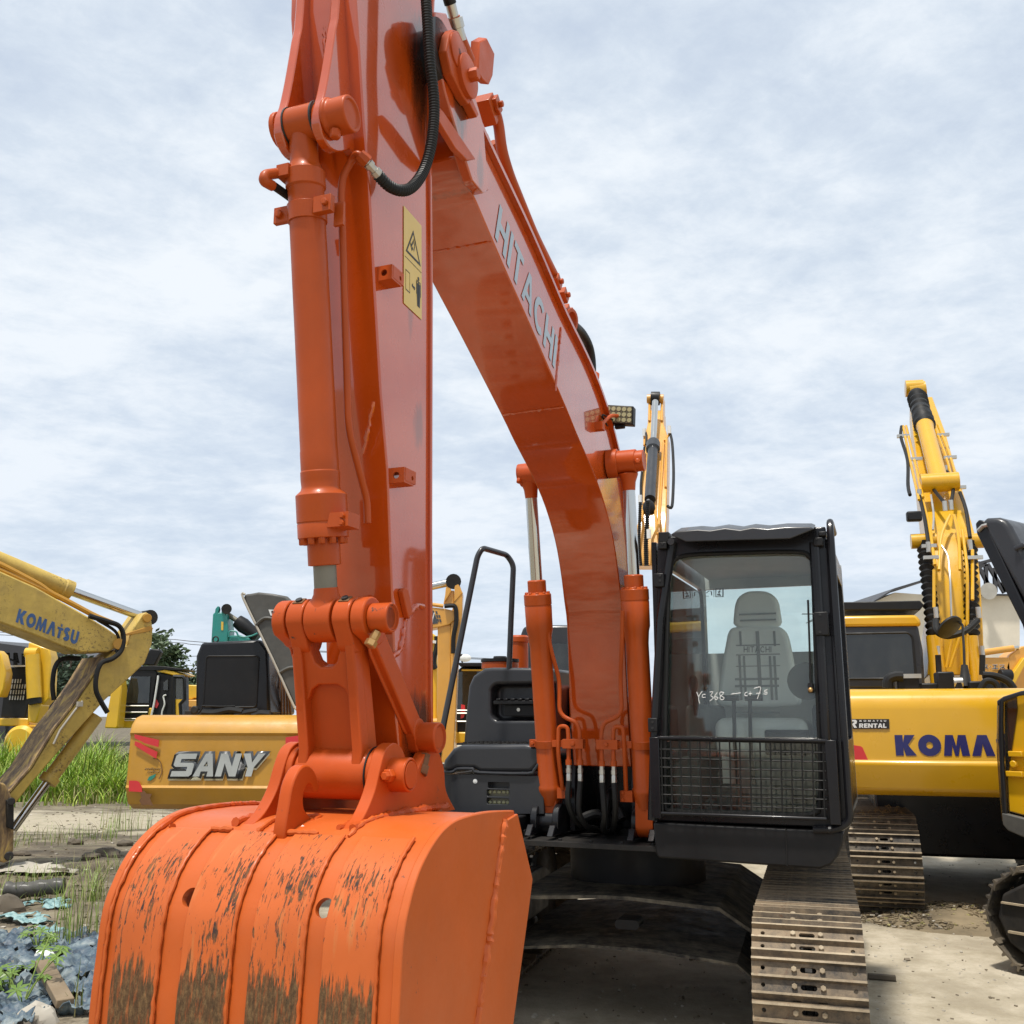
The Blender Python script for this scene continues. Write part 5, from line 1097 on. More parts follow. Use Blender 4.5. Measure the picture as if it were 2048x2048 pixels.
MB().prism([jq(270,1650,-.1), jq(425,1425,-.1), jq(470,1425,-.1), jq(330,1700,-.1), jq(275,1690,-.1)], (0,.3,0)).build('arm_side', 'lemon_paint', JX, bevel=.01)
MB().prism([jq(-60,1500,.2), jq(450,1500,.2), jq(450,1900,.2), jq(-60,1900,.2)], (0,2.5,0)).build('upper_body', AM, JX, bevel=.04)
mb = MB(); c = jq(222,1560,-.15); c.z -= .06; mb.cyl(c-Vector((.06,0,0)), c+Vector((.14,0,0)), .10, 18); mb.cyl(c+Vector((0,0,-.6)), c, .07, 14); c = jq(75,1640,-.3); mb.cyl(c-Vector((0,0,.5)), c+Vector((0,0,.12)), .13, 18); mb.build('exhaust_stack', 'black_satin', JX, bevel=.02)
sA = [[(.02,.88),(.75,.88),(.55,.45),(.05,.05)],[(.5,.42),(.88,.08)]]; sE = [[(.1,.88),(.9,.88)],[(.5,.88),(.5,.12)],[(.02,.10),(.98,.10)]]
for off_, wd_, mt in ((0,.24,'letter_white'),(.004,.13,'letter_black')):
    O = jq(45,1535); U = jq(105,1535)-O; W = jq(45,1492)-O; O.y -= .004+off_
    lp = []
    o1 = [[(p[0]-.35, p[1]) for p in s] for s in sA]; o2 = [[(p[0]+1.15, p[1]) for p in s] for s in sE]; o3 = [[(p[0]+2.35, p[1]) for p in s] for s in sA]
    for k, s in enumerate(o1+o2+o3+[[(.78,.40),(.92,.52)]]): decal('character_stroke', [ribbon(s, wd_)], O, U, W, mt, JX, .001, 0, .001+k*.0006)
# ================================================================ ochre excavator on the left, rear view, hood open
p0 = at(252, 1520, 9.5); S1 = Fr(p0.x, p0.y, 4, GZ)
SX_ = thing('excavator', S1, 'ochre excavator seen from the rear with silver letters and grey hood swung open', 'excavator'); OCH = 'ochre_paint'
s = lambda px, py, y=-.004: S1.hy(px, py, y)
sq = lambda x, y, yy=-.004: S1.hy(230+x*.2588, 1150+y*.2588, yy)
zb, zt = s(300,1621,0).z, s(300,1430,0).z; H_ = zt-zb
cwp = [(.9,0),(.16,0),(.06,.06),(.0,.20),(-.015,.235),(0,.26),(.01,.78),(-.01,.81),(.02,.90),(.09,.97),(.2,1.0),(.9,1.0)]
wS = s(642,1500,0).x
mb = MB()
xs = [(0,.06,.955),(.008,.03,.975),(.02,.01,.99),(.035,.002,1),(.05,0,1)]; st_ = [(x, d, k) for x, d, k in xs]+[(wS-x, d, k) for x, d, k in reversed(xs)]
R = [mb.vs([(x, min(a+d, .9), zb+H_*(.5+(b-.5)*k)) for a, b in cwp]) for x, d, k in st_]
for i in range(len(R)-1):
    for k in range(len(cwp)): mb.face([R[i][k], R[i][(k+1) % len(cwp)], R[i+1][(k+1) % len(cwp)], R[i+1][k]])
mb.face(R[0]); mb.face(R[-1][::-1]); cw = mb.build('counterweight', OCH, SX_, angle=30)
loops, L = word('sANY', .26, .07, .22)
O = sq(432,1556); U = sq(1078,1556)-O; U = U/(L-.22); W = sq(432,1380)-O; U.y = 0; W.x = W.y = 0
O2 = O+Vector((.0, -.006, -.020))+U*.01
decal('badge_highlight', loops, O2, U, W, 'letter_cream', cw, .002, .085, .0)
decal('badge_backing', loops, O+Vector((0,-.010,0)), U, W, 'badge_backing', cw, .003, .10, .0)
decal('badge_lettering', loops, O+Vector((0,-.014,0)), U, W, 'silver_badge', cw, .003, .0, .0)
def bend(v):
    for (x0, d0, _), (x1, d1, _2) in zip(xs, xs[1:]):
        if v.x < x1: v.y += d0+(d1-d0)*max(0, (v.x-x0))/(x1-x0); break
    return v
for pts in ([(150,1231),(340,1275),(335,1330),(225,1298),(210,1288),(152,1261)], [(154,1284),(200,1300),(215,1312),(328,1368),(318,1420),(210,1355),(150,1315)], [(1318,1255),(1470,1232),(1470,1288),(1318,1305)], [(1385,1330),(1470,1308),(1470,1370),(1440,1368)]): flat('red_stripe', [bend(sq(*p, -.02)) for p in pts], 'red_decal', cw)
flat('red_reflector', [bend(sq(*p, -.02)) for p in ((108,1588),(165,1590),(185,1598),(208,1640),(210,1678),(106,1672))], 'red_decal', cw)
flat('rust_patch', [sq(*p, -.028) for p in ((222,1665),(240,1690),(285,1692),(268,1725),(295,1785),(255,1775),(205,1780),(188,1745),(205,1715),(195,1690))], 'brown_patch', cw)
O = sq(230,1508); O.y -= .005; U = Vector(((sq(335,1508)-sq(230,1508)).x/4.6, 0, 0)); W = Vector((0, 0, U.x*.9))
for t_, o_ in (('intelligent', O), ('control', O+Vector((U.x*1.0, 0, -U.x*.95)))): fontword('slogan_lettering', t_, o_, U*1.0, W*1.0, 'letter_black', cw, .012, .0005, .002, .25)
decal('slogan_swoosh', [ribbon([(p[0], p[1]) for p in arcp(0,0,.95,1.3,100,-45,14)], .10)], sq(300,1510)+Vector((0,-.003,0)), Vector((.085,0,0)), Vector((0,0,.085)), 'bark' if False else 'brown_patch', cw, .0005, 0, .001)
flat('slogan_leaf', [sq(*p, -.008) for p in ((248,1588),(262,1560),(295,1545),(318,1535),(305,1565),(275,1588))], 'green_decal', cw)
# engine house and hood
ey = .75; eh = sub('engine_house', SX_); tp = lambda v: (v.x, v.z)
MB().exy([tp(s(*p, ey)) for p in ((390,1430),(391,1312),(402,1285),(520,1279),(536,1300),(540,1430))], ey, ey+.9).build('house_body', 'black_paint', eh, bevel=.03)
a, b = s(407,1414,ey), s(518,1312,ey); rr = rrect(a.x, a.z, b.x, b.z, .03); mb = MB(); mb.tube([(p[0], ey-.004, p[1]) for p in rr+rr[:1]], .009, 6); mb.exy(rr, ey-.006, ey+.01); mb.build('house_panel', 'black_satin', eh)
MB().tube(arcp3 if False else [Vector((s(417,1280,ey).x+.03*math.cos(t*.52), ey+.2, s(417,1276,ey).z+.03*math.sin(t*.52))) for t in range(13)], .008, 6).build('lifting_eye', 'dark_steel', eh)
hd = sub('engine_hood', SX_); hy_ = .55
hpts = [(486,1197),(489,1188),(500,1187),(516,1184),(545,1187),(572,1192),(585,1205),(640,1330),(655,1400),(640,1426),(606,1427),(595,1421),(585,1405),(545,1320)]
MB().prism([s(*p, hy_) for p in hpts], (0, .10, 0)).build('hood_shell', 'hood_grey', hd, bevel=.03, seg=3)
mb = MB(); mb.tube(smooth([s(*p, hy_-.01) for p in ((606,1426),(592,1418),(583,1402),(545,1318),(487,1198),(490,1189))], 4), .012, 8); mb.build('hood_edge', 'steel' if False else 'stone', hd)
mb = MB()
for pts in ([(512,1250),(530,1236),(560,1240),(590,1240)], [(560,1345),(580,1335),(610,1335),(640,1330)]): mb.tube(smooth([s(*p, hy_-.008) for p in pts], 4), .018, 6)
mb.build('hood_rib', 'hood_grey', hd)
flat('hood_sticker', [s(*p, hy_-.006) for p in ((537,1219),(554,1220),(557,1232),(541,1231))], 'letter_white', hd)
flat('sticker_mark', [s(*p, hy_-.012) for p in ((542,1222),(546,1221),(549,1229),(545,1230))], 'letter_black', hd)
mb = MB(); 
for pts, r in (([(405,1425),(430,1426),(460,1420),(485,1424)],.035), ([(470,1432),(490,1426),(515,1422)],.03), ([(505,1432),(520,1427),(540,1428)],.035), ([(395,1428),(404,1418),(406,1412),(440,1413),(470,1412)],.008)): mb.tube(smooth([s(*p, .35) for p in pts], 4), r, 8)
mb.build('engine_hose', 'rubber', SX_)
mb = MB(); a = s(382,1432,.5); mb.box(a.x-.05, a.x+.35, .45, .7, zt-.02, s(380,1421,.5).z); mb.cyl((a.x+.05, .44, zt+.05), (a.x+.05,.5,zt+.05), .04, 14); mb.build('engine_parts', 'dark_steel', SX_, bevel=.01)
mb = MB()
for k in range(7): mb.tube(smooth([s(545+k*6, 1430, 1.0+.05*k), s(548+k*5, 1380-(k%3)*14, 1.1), s(552+k*4, 1330+(k%2)*10, 1.2)], 4), .012, 6)
mb.build('wiring', 'brown_patch', SX_)
MB().box(.1, wS-.1, .85, 3.0, zb+.05, zt-.05).build('upper_body', OCH, SX_, bevel=.04)
SU = sub('undercarriage', SX_); SSH = shoe_mesh(.45, .17, ['track_dusty'], True)
MB().box(wS/2-.4, wS/2+.4, 1.4, 3.0, .3, zb).build('carbody', 'black_paint', SU, bevel=.03)
for xc in (wS/2-.35, wS/2+.75): crawler('track', SU, xc, 1.3, 3.3, .38, .35, SSH, .17, .45)
# ================================================================ dirty yellow excavator reaching in from the left
p0 = at(290, 1300, 12.8); D = Fr(p0.x, p0.y, -45, GZ)
DX = thing('excavator', D, 'mud-caked pale yellow excavator arm with blue letters reaching in from the left edge', 'excavator'); FY_ = 'faded_yellow'
dq = lambda px, py, y=0.0: D.hy(px, py, y)
mb = MB(); bmD = MB().prism([dq(*p) for p in ((-160,1180),(-160,1062),(-60,1115),(0,1142),(72,1174),(178,1234),(214,1256),(236,1272),(240,1292),(217,1304),(163,1305),(127,1294),(76,1273),(0,1245),(-60,1222))], (0,.55,0)).build('boom', FY_, DX, bevel=.02)
mb = MB()
for pts in ([(-100,1085),(0,1128),(80,1170),(100,1185),(140,1205),(190,1232),(225,1246)], [(-100,1100),(0,1140),(120,1195)]): mb.tube(fillet([dq(*p, .10) for p in pts], .2), .035, 8)
mb.build('hydraulic_pipe', 'ochre_paint', bmD)
loops, L = word('KOMatSU', .27, .10); O = dq(31,1244); U = dq(153,1290)-O; U = U/L; W = dq(38,1217)-O; U.y = 0; W.y = 0
decal('lettering', loops, O, U, W, 'letter_blue', bmD, .002, 0, .002)
ar = sub('arm', DX); prf = [(256,1290),(262,1262),(285,1228),(293,1224),(301,1230),(306,1258),(304,1288),(290,1326),(265,1350),(210,1400),(120,1500),(60,1570),(33,1605),(20,1612),(10,1612),(12,1598),(20,1588),(65,1536),(111,1460),(147,1414),(180,1365),(210,1318),(230,1300)]
o = MB().prism([dq(*p, .05) for p in prf], (0,.45,0)).build('arm_beam', FY_, ar, bevel=.015)
inner_ = [dq(*p, .04) for p in ((20,1588),(65,1536),(111,1460),(147,1414),(180,1365),(210,1315))]
mb = MB()
for i in range(len(inner_)-1): mb.prism([inner_[i]+Vector((-.012,0,0)), inner_[i+1]+Vector((-.012,0,0)), inner_[i+1]+Vector((-.012,.64,0)), inner_[i]+Vector((-.012,.64,0))], (-.02,0,.01))
mb.build('mud_crust', 'muddy_yellow', ar)
mb = MB(); mb.prism([dq(*p, .04) for p in ((248,1268),(300,1252),(307,1257),(300,1262),(250,1272))], (0,.03,0)); mb.cyl(dq(295,1236,-.01), dq(295,1236,.6), .055, 16); mb.cyl(dq(238,1288,-.06), dq(238,1288,.6), .07, 22); mb.build('pivot_pin', 'brown_patch' if False else 'ochre_paint', ar, bevel=.004)
dc = sub('arm_cylinder', DX); a, b, c = dq(-120,1072,.28), dq(142,1182,.28), dq(292,1236,.28)
MB().lathe(a, b-a, [(0,.11),((b-a).length*.93,.11),((b-a).length*.94,.125),((b-a).length,.125)], 22).build('barrel', FY_, dc)
MB().cyl(b, c, .058, 18).build('rod', 'chrome', dc); MB().cyl(c-Vector((0,.14,0)), c+Vector((0,.14,0)), .10, 18).build('rod_eye', 'dark_steel', dc)
dc = sub('bucket_cylinder', DX); a, b, c = dq(192,1432,.25), dq(94,1565,.25), dq(25,1660,.25)
MB().lathe(a, b-a, [(0,.09),((b-a).length*.9,.09),((b-a).length*.91,.115),((b-a).length,.115)], 20).build('barrel', FY_, dc)
MB().cyl(b, c, .05, 18).build('rod', 'chrome', dc)
mb = MB(); mb.tube(smooth([dq(*p, -.06) for p in ((178,1232),(215,1243),(238,1252),(247,1272),(243,1300),(225,1317),(203,1326),(193,1350),(192,1380),(203,1405),(215,1425))], 5), .032, 8)
mb.tube(smooth([dq(*p, -.03) for p in ((195,1240),(230,1262),(238,1285),(232,1305))], 5), .02, 8); mb.tube(smooth([dq(*p, .3) for p in ((160,1317),(125,1318),(110,1335),(105,1370),(108,1400))], 5), .03, 8); mb.build('hose', 'rubber', DX)
mb = MB(); mb.tube([dq(*p, .03) for p in ((165,1402),(150,1420),(120,1460),(107,1488))], .013, 6); mb.box(dq(160,1408).x-.03, dq(160,1408).x+.03, -.02, .06, dq(160,1408).z-.03, dq(160,1408).z+.03); mb.build('grease_line', 'stone', ar)
dl = sub('bucket', DX)
MB().prism([dq(*p, .0) for p in ((-14,1560),(12,1568),(22,1590),(29,1610),(28,1700),(20,1722),(8,1726),(-20,1716),(-40,1650))], (0,.55,0)).build('link_plate', 'muddy_yellow', dl, bevel=.02)
mb = MB(); mb.prism([dq(*p, -.05) for p in ((14,1600),(28,1600),(28,1660),(15,1655))], (0,.08,0)); mb.cyl(dq(22,1603,-.06), dq(22,1603,.2), .045, 16); mb.cyl(dq(18,1712,-.04), dq(18,1712,.6), .05, 16); mb.build('link_pin', 'dark_steel', dl, bevel=.01)
MB().prism([dq(*p, .02) for p in ((-40,1640),(5,1700),(0,1750),(-60,1790),(-160,1790),(-180,1650))], (0,1.0,0)).build('bucket_shell', 'muddy_yellow', dl, bevel=.04)
MB().box(-7.5, -4.6, -1.4, 1.6, .9, 2.4).build('upper_body', FY_, DX, bevel=.08)
for xc in (-.9,):
    mb = MB(); mb.box(-7.4, -4.4, -1.5, -.9, 0, .9); mb.box(-7.4, -4.4, 1.1, 1.7, 0, .9); mb.build('track', 'track_black', DX, bevel=.2, seg=5)
# ================================================================ far machines
def fq(fr): return lambda px, py, y=0.0: fr.hy(px, py, y)
def cabbox(par, q, pts, glass_pts, d0, d1, body, gl='dark_glass', roofmat=None, roof=None):
    c = sub('cab', par)
    MB().prism([q(*p, d0) for p in pts], (0, d1-d0, 0)).build('cab_body', body, c, bevel=.03)
    MB().prism([q(*p, d0-.015) for p in glass_pts], (0, .02, 0)).build('window', gl, c)
    if roof: MB().prism([q(*p, d0-.03) for p in roof], (0, d1-d0+.06, 0)).build('cab_roof', roofmat, c, bevel=.02)
    return c
def mound_track(par, q, x0, x1, yb, d, n=2):
    a, b = q(x0, yb, d), q(x1, yb, d)
    for k in range(n):
        mb = MB(); y0 = d+.2+k*1.9; mb.prism([(a.x, y0, .25), (a.x+.2, y0, 0), (b.x-.2, y0, 0), (b.x, y0, .25), (b.x, y0, .62), (b.x-.25, y0, .85), (a.x+.25, y0, .85), (a.x, y0, .62)], (0, .55, 0)); mb.build('track', 'track_black', par, bevel=.03)
# black-cabbed yellow machine left of the ochre one
p0 = at(300, 1460, 24.5); B2 = Fr(p0.x, p0.y, 0, GZ); q = fq(B2)
X2 = thing('excavator', B2, 'yellow excavator with black-framed cab and open door behind the long grass', 'excavator')
zq = lambda x, y, yy=0: B2.hy(230+x*.0983, 1290+y*.0983, yy)
cb = sub('cab', X2)
MB().prism([zq(*p) for p in ((115,1530),(170,1230),(330,560),(420,470),(790,480),(850,560),(700,1540))], (0,.1,0)).build('front_frame', 'black_satin', cb, bevel=.03)
MB().prism([zq(*p, -.03) for p in ((230,1180),(330,640),(720,640),(690,1180))], (0,.02,0)).build('windscreen', 'dark_glass', cb)
mb = MB()
for pts in ([(120,1240),(690,1240)], [(130,1370),(660,1370)], [(120,1240),(120,1500)], [(170,1505),(600,1505)]): mb.tube([zq(*p, -.06) for p in pts], .02, 6)
mb.build('guard_bar', 'steel', cb)
MB().prism([zq(*p, .05) for p in ((850,560),(1150,600),(1190,660),(1190,1540),(720,1540))], (0,1.2,0)).build('cab_side', 'black_satin', cb, bevel=.03)
MB().prism([zq(*p, .0) for p in ((860,540),(1000,505),(1200,540),(1340,600),(1190,620),(1120,600),(1000,570))], (0,1.2,0)).build('cab_roof', 'lemon_paint', cb, bevel=.02)
MB().prism([zq(*p, -.02) for p in ((420,480),(500,430),(790,420),(1060,440),(1420,490),(1300,520),(1000,500),(800,520),(420,510))], (0,1.0,0)).build('roof_guard', 'black_satin', cb, bevel=.01)
flat('red_cloth', [zq(*p, .02) for p in ((810,1120),(850,1110),(890,1200),(850,1290),(800,1260))], 'red_decal', cb)
mb = MB(); mb.tube([zq(*p, -.02) for p in ((880,620),(870,720),(800,1170),(735,1460))], .025, 6); mb.tube(smooth([zq(*p, -.02) for p in ((1040,1015),(985,1050),(1010,1200),(960,1350),(955,1440),(990,1470))], 3), .02, 6); mb.build('door_edge', 'white_paint', cb)
MB().prism([zq(*p, -.0) for p in ((985,760),(1075,690),(1075,920),(985,920))], (0,.03,0)).build('side_window', 'tan_glass', cb)
dr = sub('door', X2); mb = MB(); rr = [zq(*p, -.35) for p in ((1190,640),(1380,650),(1420,700),(1420,1100),(1330,1200),(1350,1480),(1240,1500),(1190,1400))]; mb.tube(rr+rr[:1], .05, 6); mb.build('door_frame', 'black_satin', dr)
MB().prism([zq(*p, -.34) for p in ((1200,670),(1390,680),(1390,1080),(1200,1080))], (0,.02,0)).build('door_window', 'tan_glass', dr)
MB().prism([zq(*p, -.33) for p in ((1200,1100),(1400,1100),(1330,1200),(1340,1470),(1240,1480),(1195,1400))], (0,.03,0)).build('door_panel', 'lemon_paint', dr)
for pts in ([(130,1280),(190,1280),(190,1490),(120,1500)], [(690,1280),(750,1280),(720,1530),(650,1530)], [(120,1540),(600,1540),(420,1690),(110,1690)]): MB().prism([zq(*p, -.02) for p in pts], (0,.3,0)).build('body_panel', 'lemon_paint', X2, bevel=.02)
MB().prism([zq(*p, -.6) for p in ((-220,1690),(-60,800),(40,660),(100,640),(130,900),(60,1640),(30,1700))], (0,.4,0)).build('boom', 'lemon_paint', X2, bevel=.03)
MB().prism([zq(*p, 1.5) for p in ((480,400),(720,80),(900,85),(940,140),(800,420))], (0,.2,0)).build('engine_hood', 'black_satin', X2, bevel=.03)
MB().prism([zq(*p, .3) for p in ((100,1690),(700,1690),(1500,1690),(1500,1540),(100,1540))], (0,2.2,0)).build('upper_body', 'lemon_paint', X2, bevel=.02)
mound_track(X2, q, 226, 330, 1490, -.3)
# another yellow machine farther on, seen past the black house
p0 = at(372, 1410, 32); B6 = Fr(p0.x, p0.y, 0, GZ); X6 = thing('excavator', B6, 'small sliver of a yellow excavator between the open door and the black engine house', 'excavator')
zq6 = lambda x, y, yy=0: B6.hy(230+x*.0983, 1290+y*.0983, yy)
MB().prism([zq6(*p) for p in ((1420,830),(1480,810),(1800,820),(1800,1080),(1600,1080),(1560,1110),(1410,1100))], (0,1,0)).build('engine_cover', 'lemon_paint', X6, bevel=.03)
MB().prism([zq6(*p, -.2) for p in ((1420,1115),(1760,1115),(1760,1330),(1560,1350),(1530,1385),(1430,1385))], (0,1.4,0)).build('upper_body', 'amber_paint', X6, bevel=.03)
MB().prism([zq6(*p, -.22) for p in ((1450,1250),(1550,1250),(1540,1340),(1450,1345))], (0,.03,0)).build('step_recess', 'brown_patch', X6)
mound_track(X6, fq(B6), 360, 440, 1470, 0)
# far left machine, arm folded straight down
p0 = at(60, 1440, 27); B1 = Fr(p0.x, p0.y, 0, GZ); X1 = thing('excavator', B1, 'yellow excavator with black grille cab and arm folded upright at the far left', 'excavator')
z1 = lambda x, y, yy=0: B1.hy(x*.119, 1270+y*.119, yy); LM = 'lemon_paint'
am = sub('arm', X1); MB().prism([z1(*p) for p in ((480,120),(820,235),(855,360),(825,1060),(700,1200),(650,400),(450,330))], (0,.45,0)).build('arm_beam', LM, am, bevel=.03)
mb = MB(); mb.cyl(z1(550,330,-.15), z1(580,1060,-.15), .19, 16); mb.cyl(z1(440,300,-.1), z1(640,300,-.1), .14, 14); mb.build('bucket_cylinder', LM, am)
MB().cyl(z1(580,1060,-.15), z1(590,1160,-.15), .16, 14).build('cylinder_gland', 'rubber', am)
MB().prism([z1(*p, -.1) for p in ((470,1150),(520,1130),(660,1130),(700,1180),(660,1300),(600,1480),(460,1460))], (0,.5,0)).build('bucket_link', LM, am, bevel=.03)
cb = sub('cab', X1); MB().prism([z1(*p, .4) for p in ((10,1380),(110,560),(500,540),(520,1000),(420,1390))], (0,1.5,0)).build('cab_body', 'black_satin', cb, bevel=.02)
mb = MB()
for r_, (yy, n_) in enumerate(((740,4),(830,6),(925,6),(1020,6))):
    for k in range(n_): mb.prism([z1(195+k*45-r_*15, yy+70, .36), z1(215+k*45-r_*15, yy+70, .36), z1(225+k*45-r_*15, yy, .36), z1(205+k*45-r_*15, yy, .36)], (0,.02,0))
mb.build('grille_slots', 'steel', cb)
MB().prism([z1(*p, .3) for p in ((110,540),(120,510),(500,505),(510,530))], (0,1.6,0)).build('roof_guard', 'steel', cb)
MB().prism([z1(*p, .2) for p in ((-200,1530),(-200,1400),(480,1400),(480,1530))], (0,2.4,0)).build('upper_body', LM, X1, bevel=.03)
MB().prism([z1(*p, -.4) for p in ((-200,1000),(-60,250),(20,330),(95,640),(60,900),(0,1050))], (0,.4,0)).build('boom', LM, X1, bevel=.03)
MB().lathe(z1(310,1800,-.2)-Vector((0,0,0)), (0,1,0), [(0,.35),(.1,.44),(.8,.44),(.9,.35)], 24).build('bucket', 'lemon_paint', X1)
mound_track(X1, fq(B1), -10, 90, 1480, .3)
# teal machine behind the black engine house
p0 = at(440, 1300, 19); T = Fr(p0.x, p0.y, 0, GZ); XT = thing('excavator', T, 'teal green excavator arm standing behind the black engine house', 'excavator')
q = fq(T); tz = lambda x, y, yy=0: T.hy(230+x*.2588, 1150+y*.2588, yy); TL = 'teal_paint'
ar = sub('arm', XT); MB().prism([tz(*p) for p in ((742,520),(755,300),(768,290),(858,290),(875,430),(872,520))], (0,.45,0)).build('arm_beam', TL, ar, bevel=.02)
for yy in (0, .3): MB().prism([tz(*p, yy) for p in ((770,300),(775,262),(790,242),(800,240),(805,265),(795,300))], (0,.1,0)).build('arm_lug', TL, ar, bevel=.01); MB().prism([tz(*p, yy) for p in ((820,300),(825,265),(845,240),(856,243),(862,270),(860,300))], (0,.1,0)).build('arm_lug', TL, ar, bevel=.01)
mb = MB(); mb.cyl(tz(862,262,-.05), tz(862,262,.5), .10, 14); mb.build('arm_pin', 'dark_steel', ar)
flat('arm_label', [tz(*p, -.01) for p in ((820,360),(838,362),(836,428),(820,425))], 'label_yellow', ar)
dc = sub('arm_cylinder', XT); MB().cyl(tz(865,300,.2), tz(950,358,.2), .05, 12).build('rod', 'dull_rod', dc); mb = MB(); a, b = tz(945,355,.2), tz(1110,480,.2); mb.lathe(a, b-a, [(0,.13),(.15,.15),(.3,.13),((b-a).length,.12)], 16); mb.build('barrel', 'black_satin', dc)
MB().prism([tz(*p, .05) for p in ((872,515),(880,470),(960,462),(1040,490),(1040,515))], (0,.4,0)).build('boom', TL, XT, bevel=.02)
MB().tube(fillet([tz(*p, 0) for p in ((880,480),(882,432),(940,436),(950,470),(1000,482),(1060,470),(1100,450))], .05), .018, 6).build('hand_rail', TL, XT)
MB().prism([tz(*p, .2) for p in ((660,1000),(660,640),(1300,640),(1300,1000))], (0,2.5,0)).build('upper_body', TL, XT, bevel=.05); mound_track(XT, q, 380, 560, 1600, .4)
# pale amber machine with dark badge, mid distance
p0 = at(900, 1400, 15); A2 = Fr(p0.x, p0.y, 0, GZ); XA = thing('excavator', A2, 'amber excavator with its arm hanging straight down behind the black hand rail', 'excavator')
az_ = lambda x, y, yy=0: A2.hy(860+x*.1915, 1150+y*.1915, yy)
ar = sub('arm', XA); MB().prism([az_(*p) for p in ((80,520),(215,520),(215,1000),(160,1600),(100,1960),(60,1960),(75,1400))], (0,.35,0)).build('arm_beam', 'amber_paint', ar, bevel=.012)
MB().prism([az_(*p, -.01) for p in ((215,420),(250,300),(262,155),(270,60),(300,80),(340,190),(335,420),(290,900),(270,1400),(240,1960),(110,1960),(200,1400),(215,1000))], (0,.36,0)).build('arm_side', 'amber_paint', ar, bevel=.012)
for pts in ([(150,285),(165,130),(185,110),(215,140),(225,165),(170,260)], [(250,290),(258,60),(272,40),(288,50),(310,130),(345,190),(330,200)]): MB().prism([az_(*p, -.02) for p in pts], (0,.09,0)).build('arm_lug', 'amber_paint', ar, bevel=.01)
MB().prism([az_(*p, .02) for p in ((140,300),(165,170),(250,160),(250,330))], (0,.3,0)).build('arm_head', 'amber_paint', ar, bevel=.01)
bb = MB().prism([az_(*p, -.03) for p in ((-300,330),(-300,600),(100,545),(200,520),(265,470),(270,400),(240,370),(150,350),(0,335))], (0,.42,0)).build('boom', 'amber_paint', XA, bevel=.015)
flat('badge_panel', [az_(*p, -.035) for p in ((-120,365),(40,372),(85,505),(-120,535))], 'badge_backing', bb)
for k, (x, y) in enumerate(((55,375),(62,415),(70,455),(85,415),(95,460))): flat('badge_square', [az_(*p, -.036-.0005*k) for p in ((x,y),(x+20,y+4),(x+26,y+34),(x+8,y+30))], 'badge_backing', bb)
O = az_(-22,512,-.04); U = az_(40,505,-.04)-O; W = az_(-18,400,-.04)-O; U = U/1.6; loops, L = word('NY', .24, .1, .15); U.y = W.y = 0; decal('badge_lettering', loops, O-U*.25, U, W, 'letter_white', bb, .001, 0, .002)
mb = MB(); mb.tube(smooth([az_(*p, -.07) for p in ((150,325),(240,320),(268,350),(275,420),(270,520),(245,650),(242,820))], 5), .035, 8); mb.build('hose', 'rubber', XA)
MB().tube([az_(*p, -.02) for p in ((-200,295),(0,305),(140,325))], .03, 8).build('hydraulic_pipe', 'amber_paint', bb)
dc = sub('arm_cylinder', XA); MB().cyl(az_(-10,125,.15), az_(235,70,.15), .06, 16).build('rod', 'chrome', dc); mb = MB(); mb.cyl(az_(-400,205,.15), az_(5,122,.15), .12, 16); mb.build('barrel', 'black_satin', dc); MB().cyl(az_(245,68,-.03), az_(245,68,.34), .12, 16).build('rod_eye', 'dark_steel', dc)
MB().prism([az_(*p, 1.5) for p in ((-500,1500),(-500,1950),(200,1950),(200,1500))], (0,2.5,0)).build('upper_body', 'amber_paint', XA, bevel=.05); mound_track(XA, fq(A2), 760, 900, 1600, 1.6)
# yellow machine behind that, cab with dark windscreen
p0 = at(930, 1420, 19); B5 = Fr(p0.x, p0.y, 0, GZ); X5 = thing('excavator', B5, 'yellow excavator with dark windscreen and guard bars behind the fuel tank', 'excavator')
a5 = lambda x, y, yy=0: B5.hy(860+x*.1915, 1150+y*.1915, yy)
cb = sub('cab', X5); MB().prism([a5(*p) for p in ((240,1750),(285,1000),(330,960),(640,980),(640,1750))], (0,1.4,0)).build('cab_body', 'black_satin', cb, bevel=.02)
MB().prism([a5(*p, -.02) for p in ((265,1420),(300,1010),(560,1005),(560,1420))], (0,.02,0)).build('windscreen', 'dark_glass', cb)
MB().prism([a5(*p, -.04) for p in ((330,985),(330,1003),(620,1003),(620,985))], (0,1.4,0)).build('cab_trim', 'lemon_paint', cb); MB().prism([a5(*p, -.15) for p in ((300,915),(295,935),(320,950),(560,955),(640,970),(640,930),(560,915))], (0,1.6,0)).build('roof_guard', 'black_satin', cb, bevel=.01)
mb = MB()
for y in (1415,1445,1530): mb.tube([a5(250,y,-.06), a5(560,y,-.06)], .015, 6)
mb.build('guard_bar', 'steel', cb); flat('red_cloth', [a5(*p, -.03) for p in ((325,1350),(365,1360),(368,1440),(350,1490),(320,1500))], 'red_decal', cb)
MB().prism([a5(*p, -.05) for p in ((230,1760),(230,1640),(640,1640),(640,1760))], (0,2.4,0)).build('upper_body', 'lemon_paint', X5, bevel=.03)
MB().prism([a5(*p, -.4) for p in ((-60,1800),(-40,590),(0,590),(70,640),(75,1000),(70,1800))], (0,.4,0)).build('boom', 'lemon_paint', X5, bevel=.03)
MB().tube(smooth([a5(*p, -.45) for p in ((70,640),(72,750),(45,850),(40,930),(60,980))], 4), .05, 8).build('hose', 'rubber', X5); MB().prism([a5(*p, -.5) for p in ((22,680),(65,685),(62,715),(20,710))], (0,.1,0)).build('work_lamp', 'white_paint', X5)
mound_track(X5, fq(B5), 900, 1000, 1600, .2)
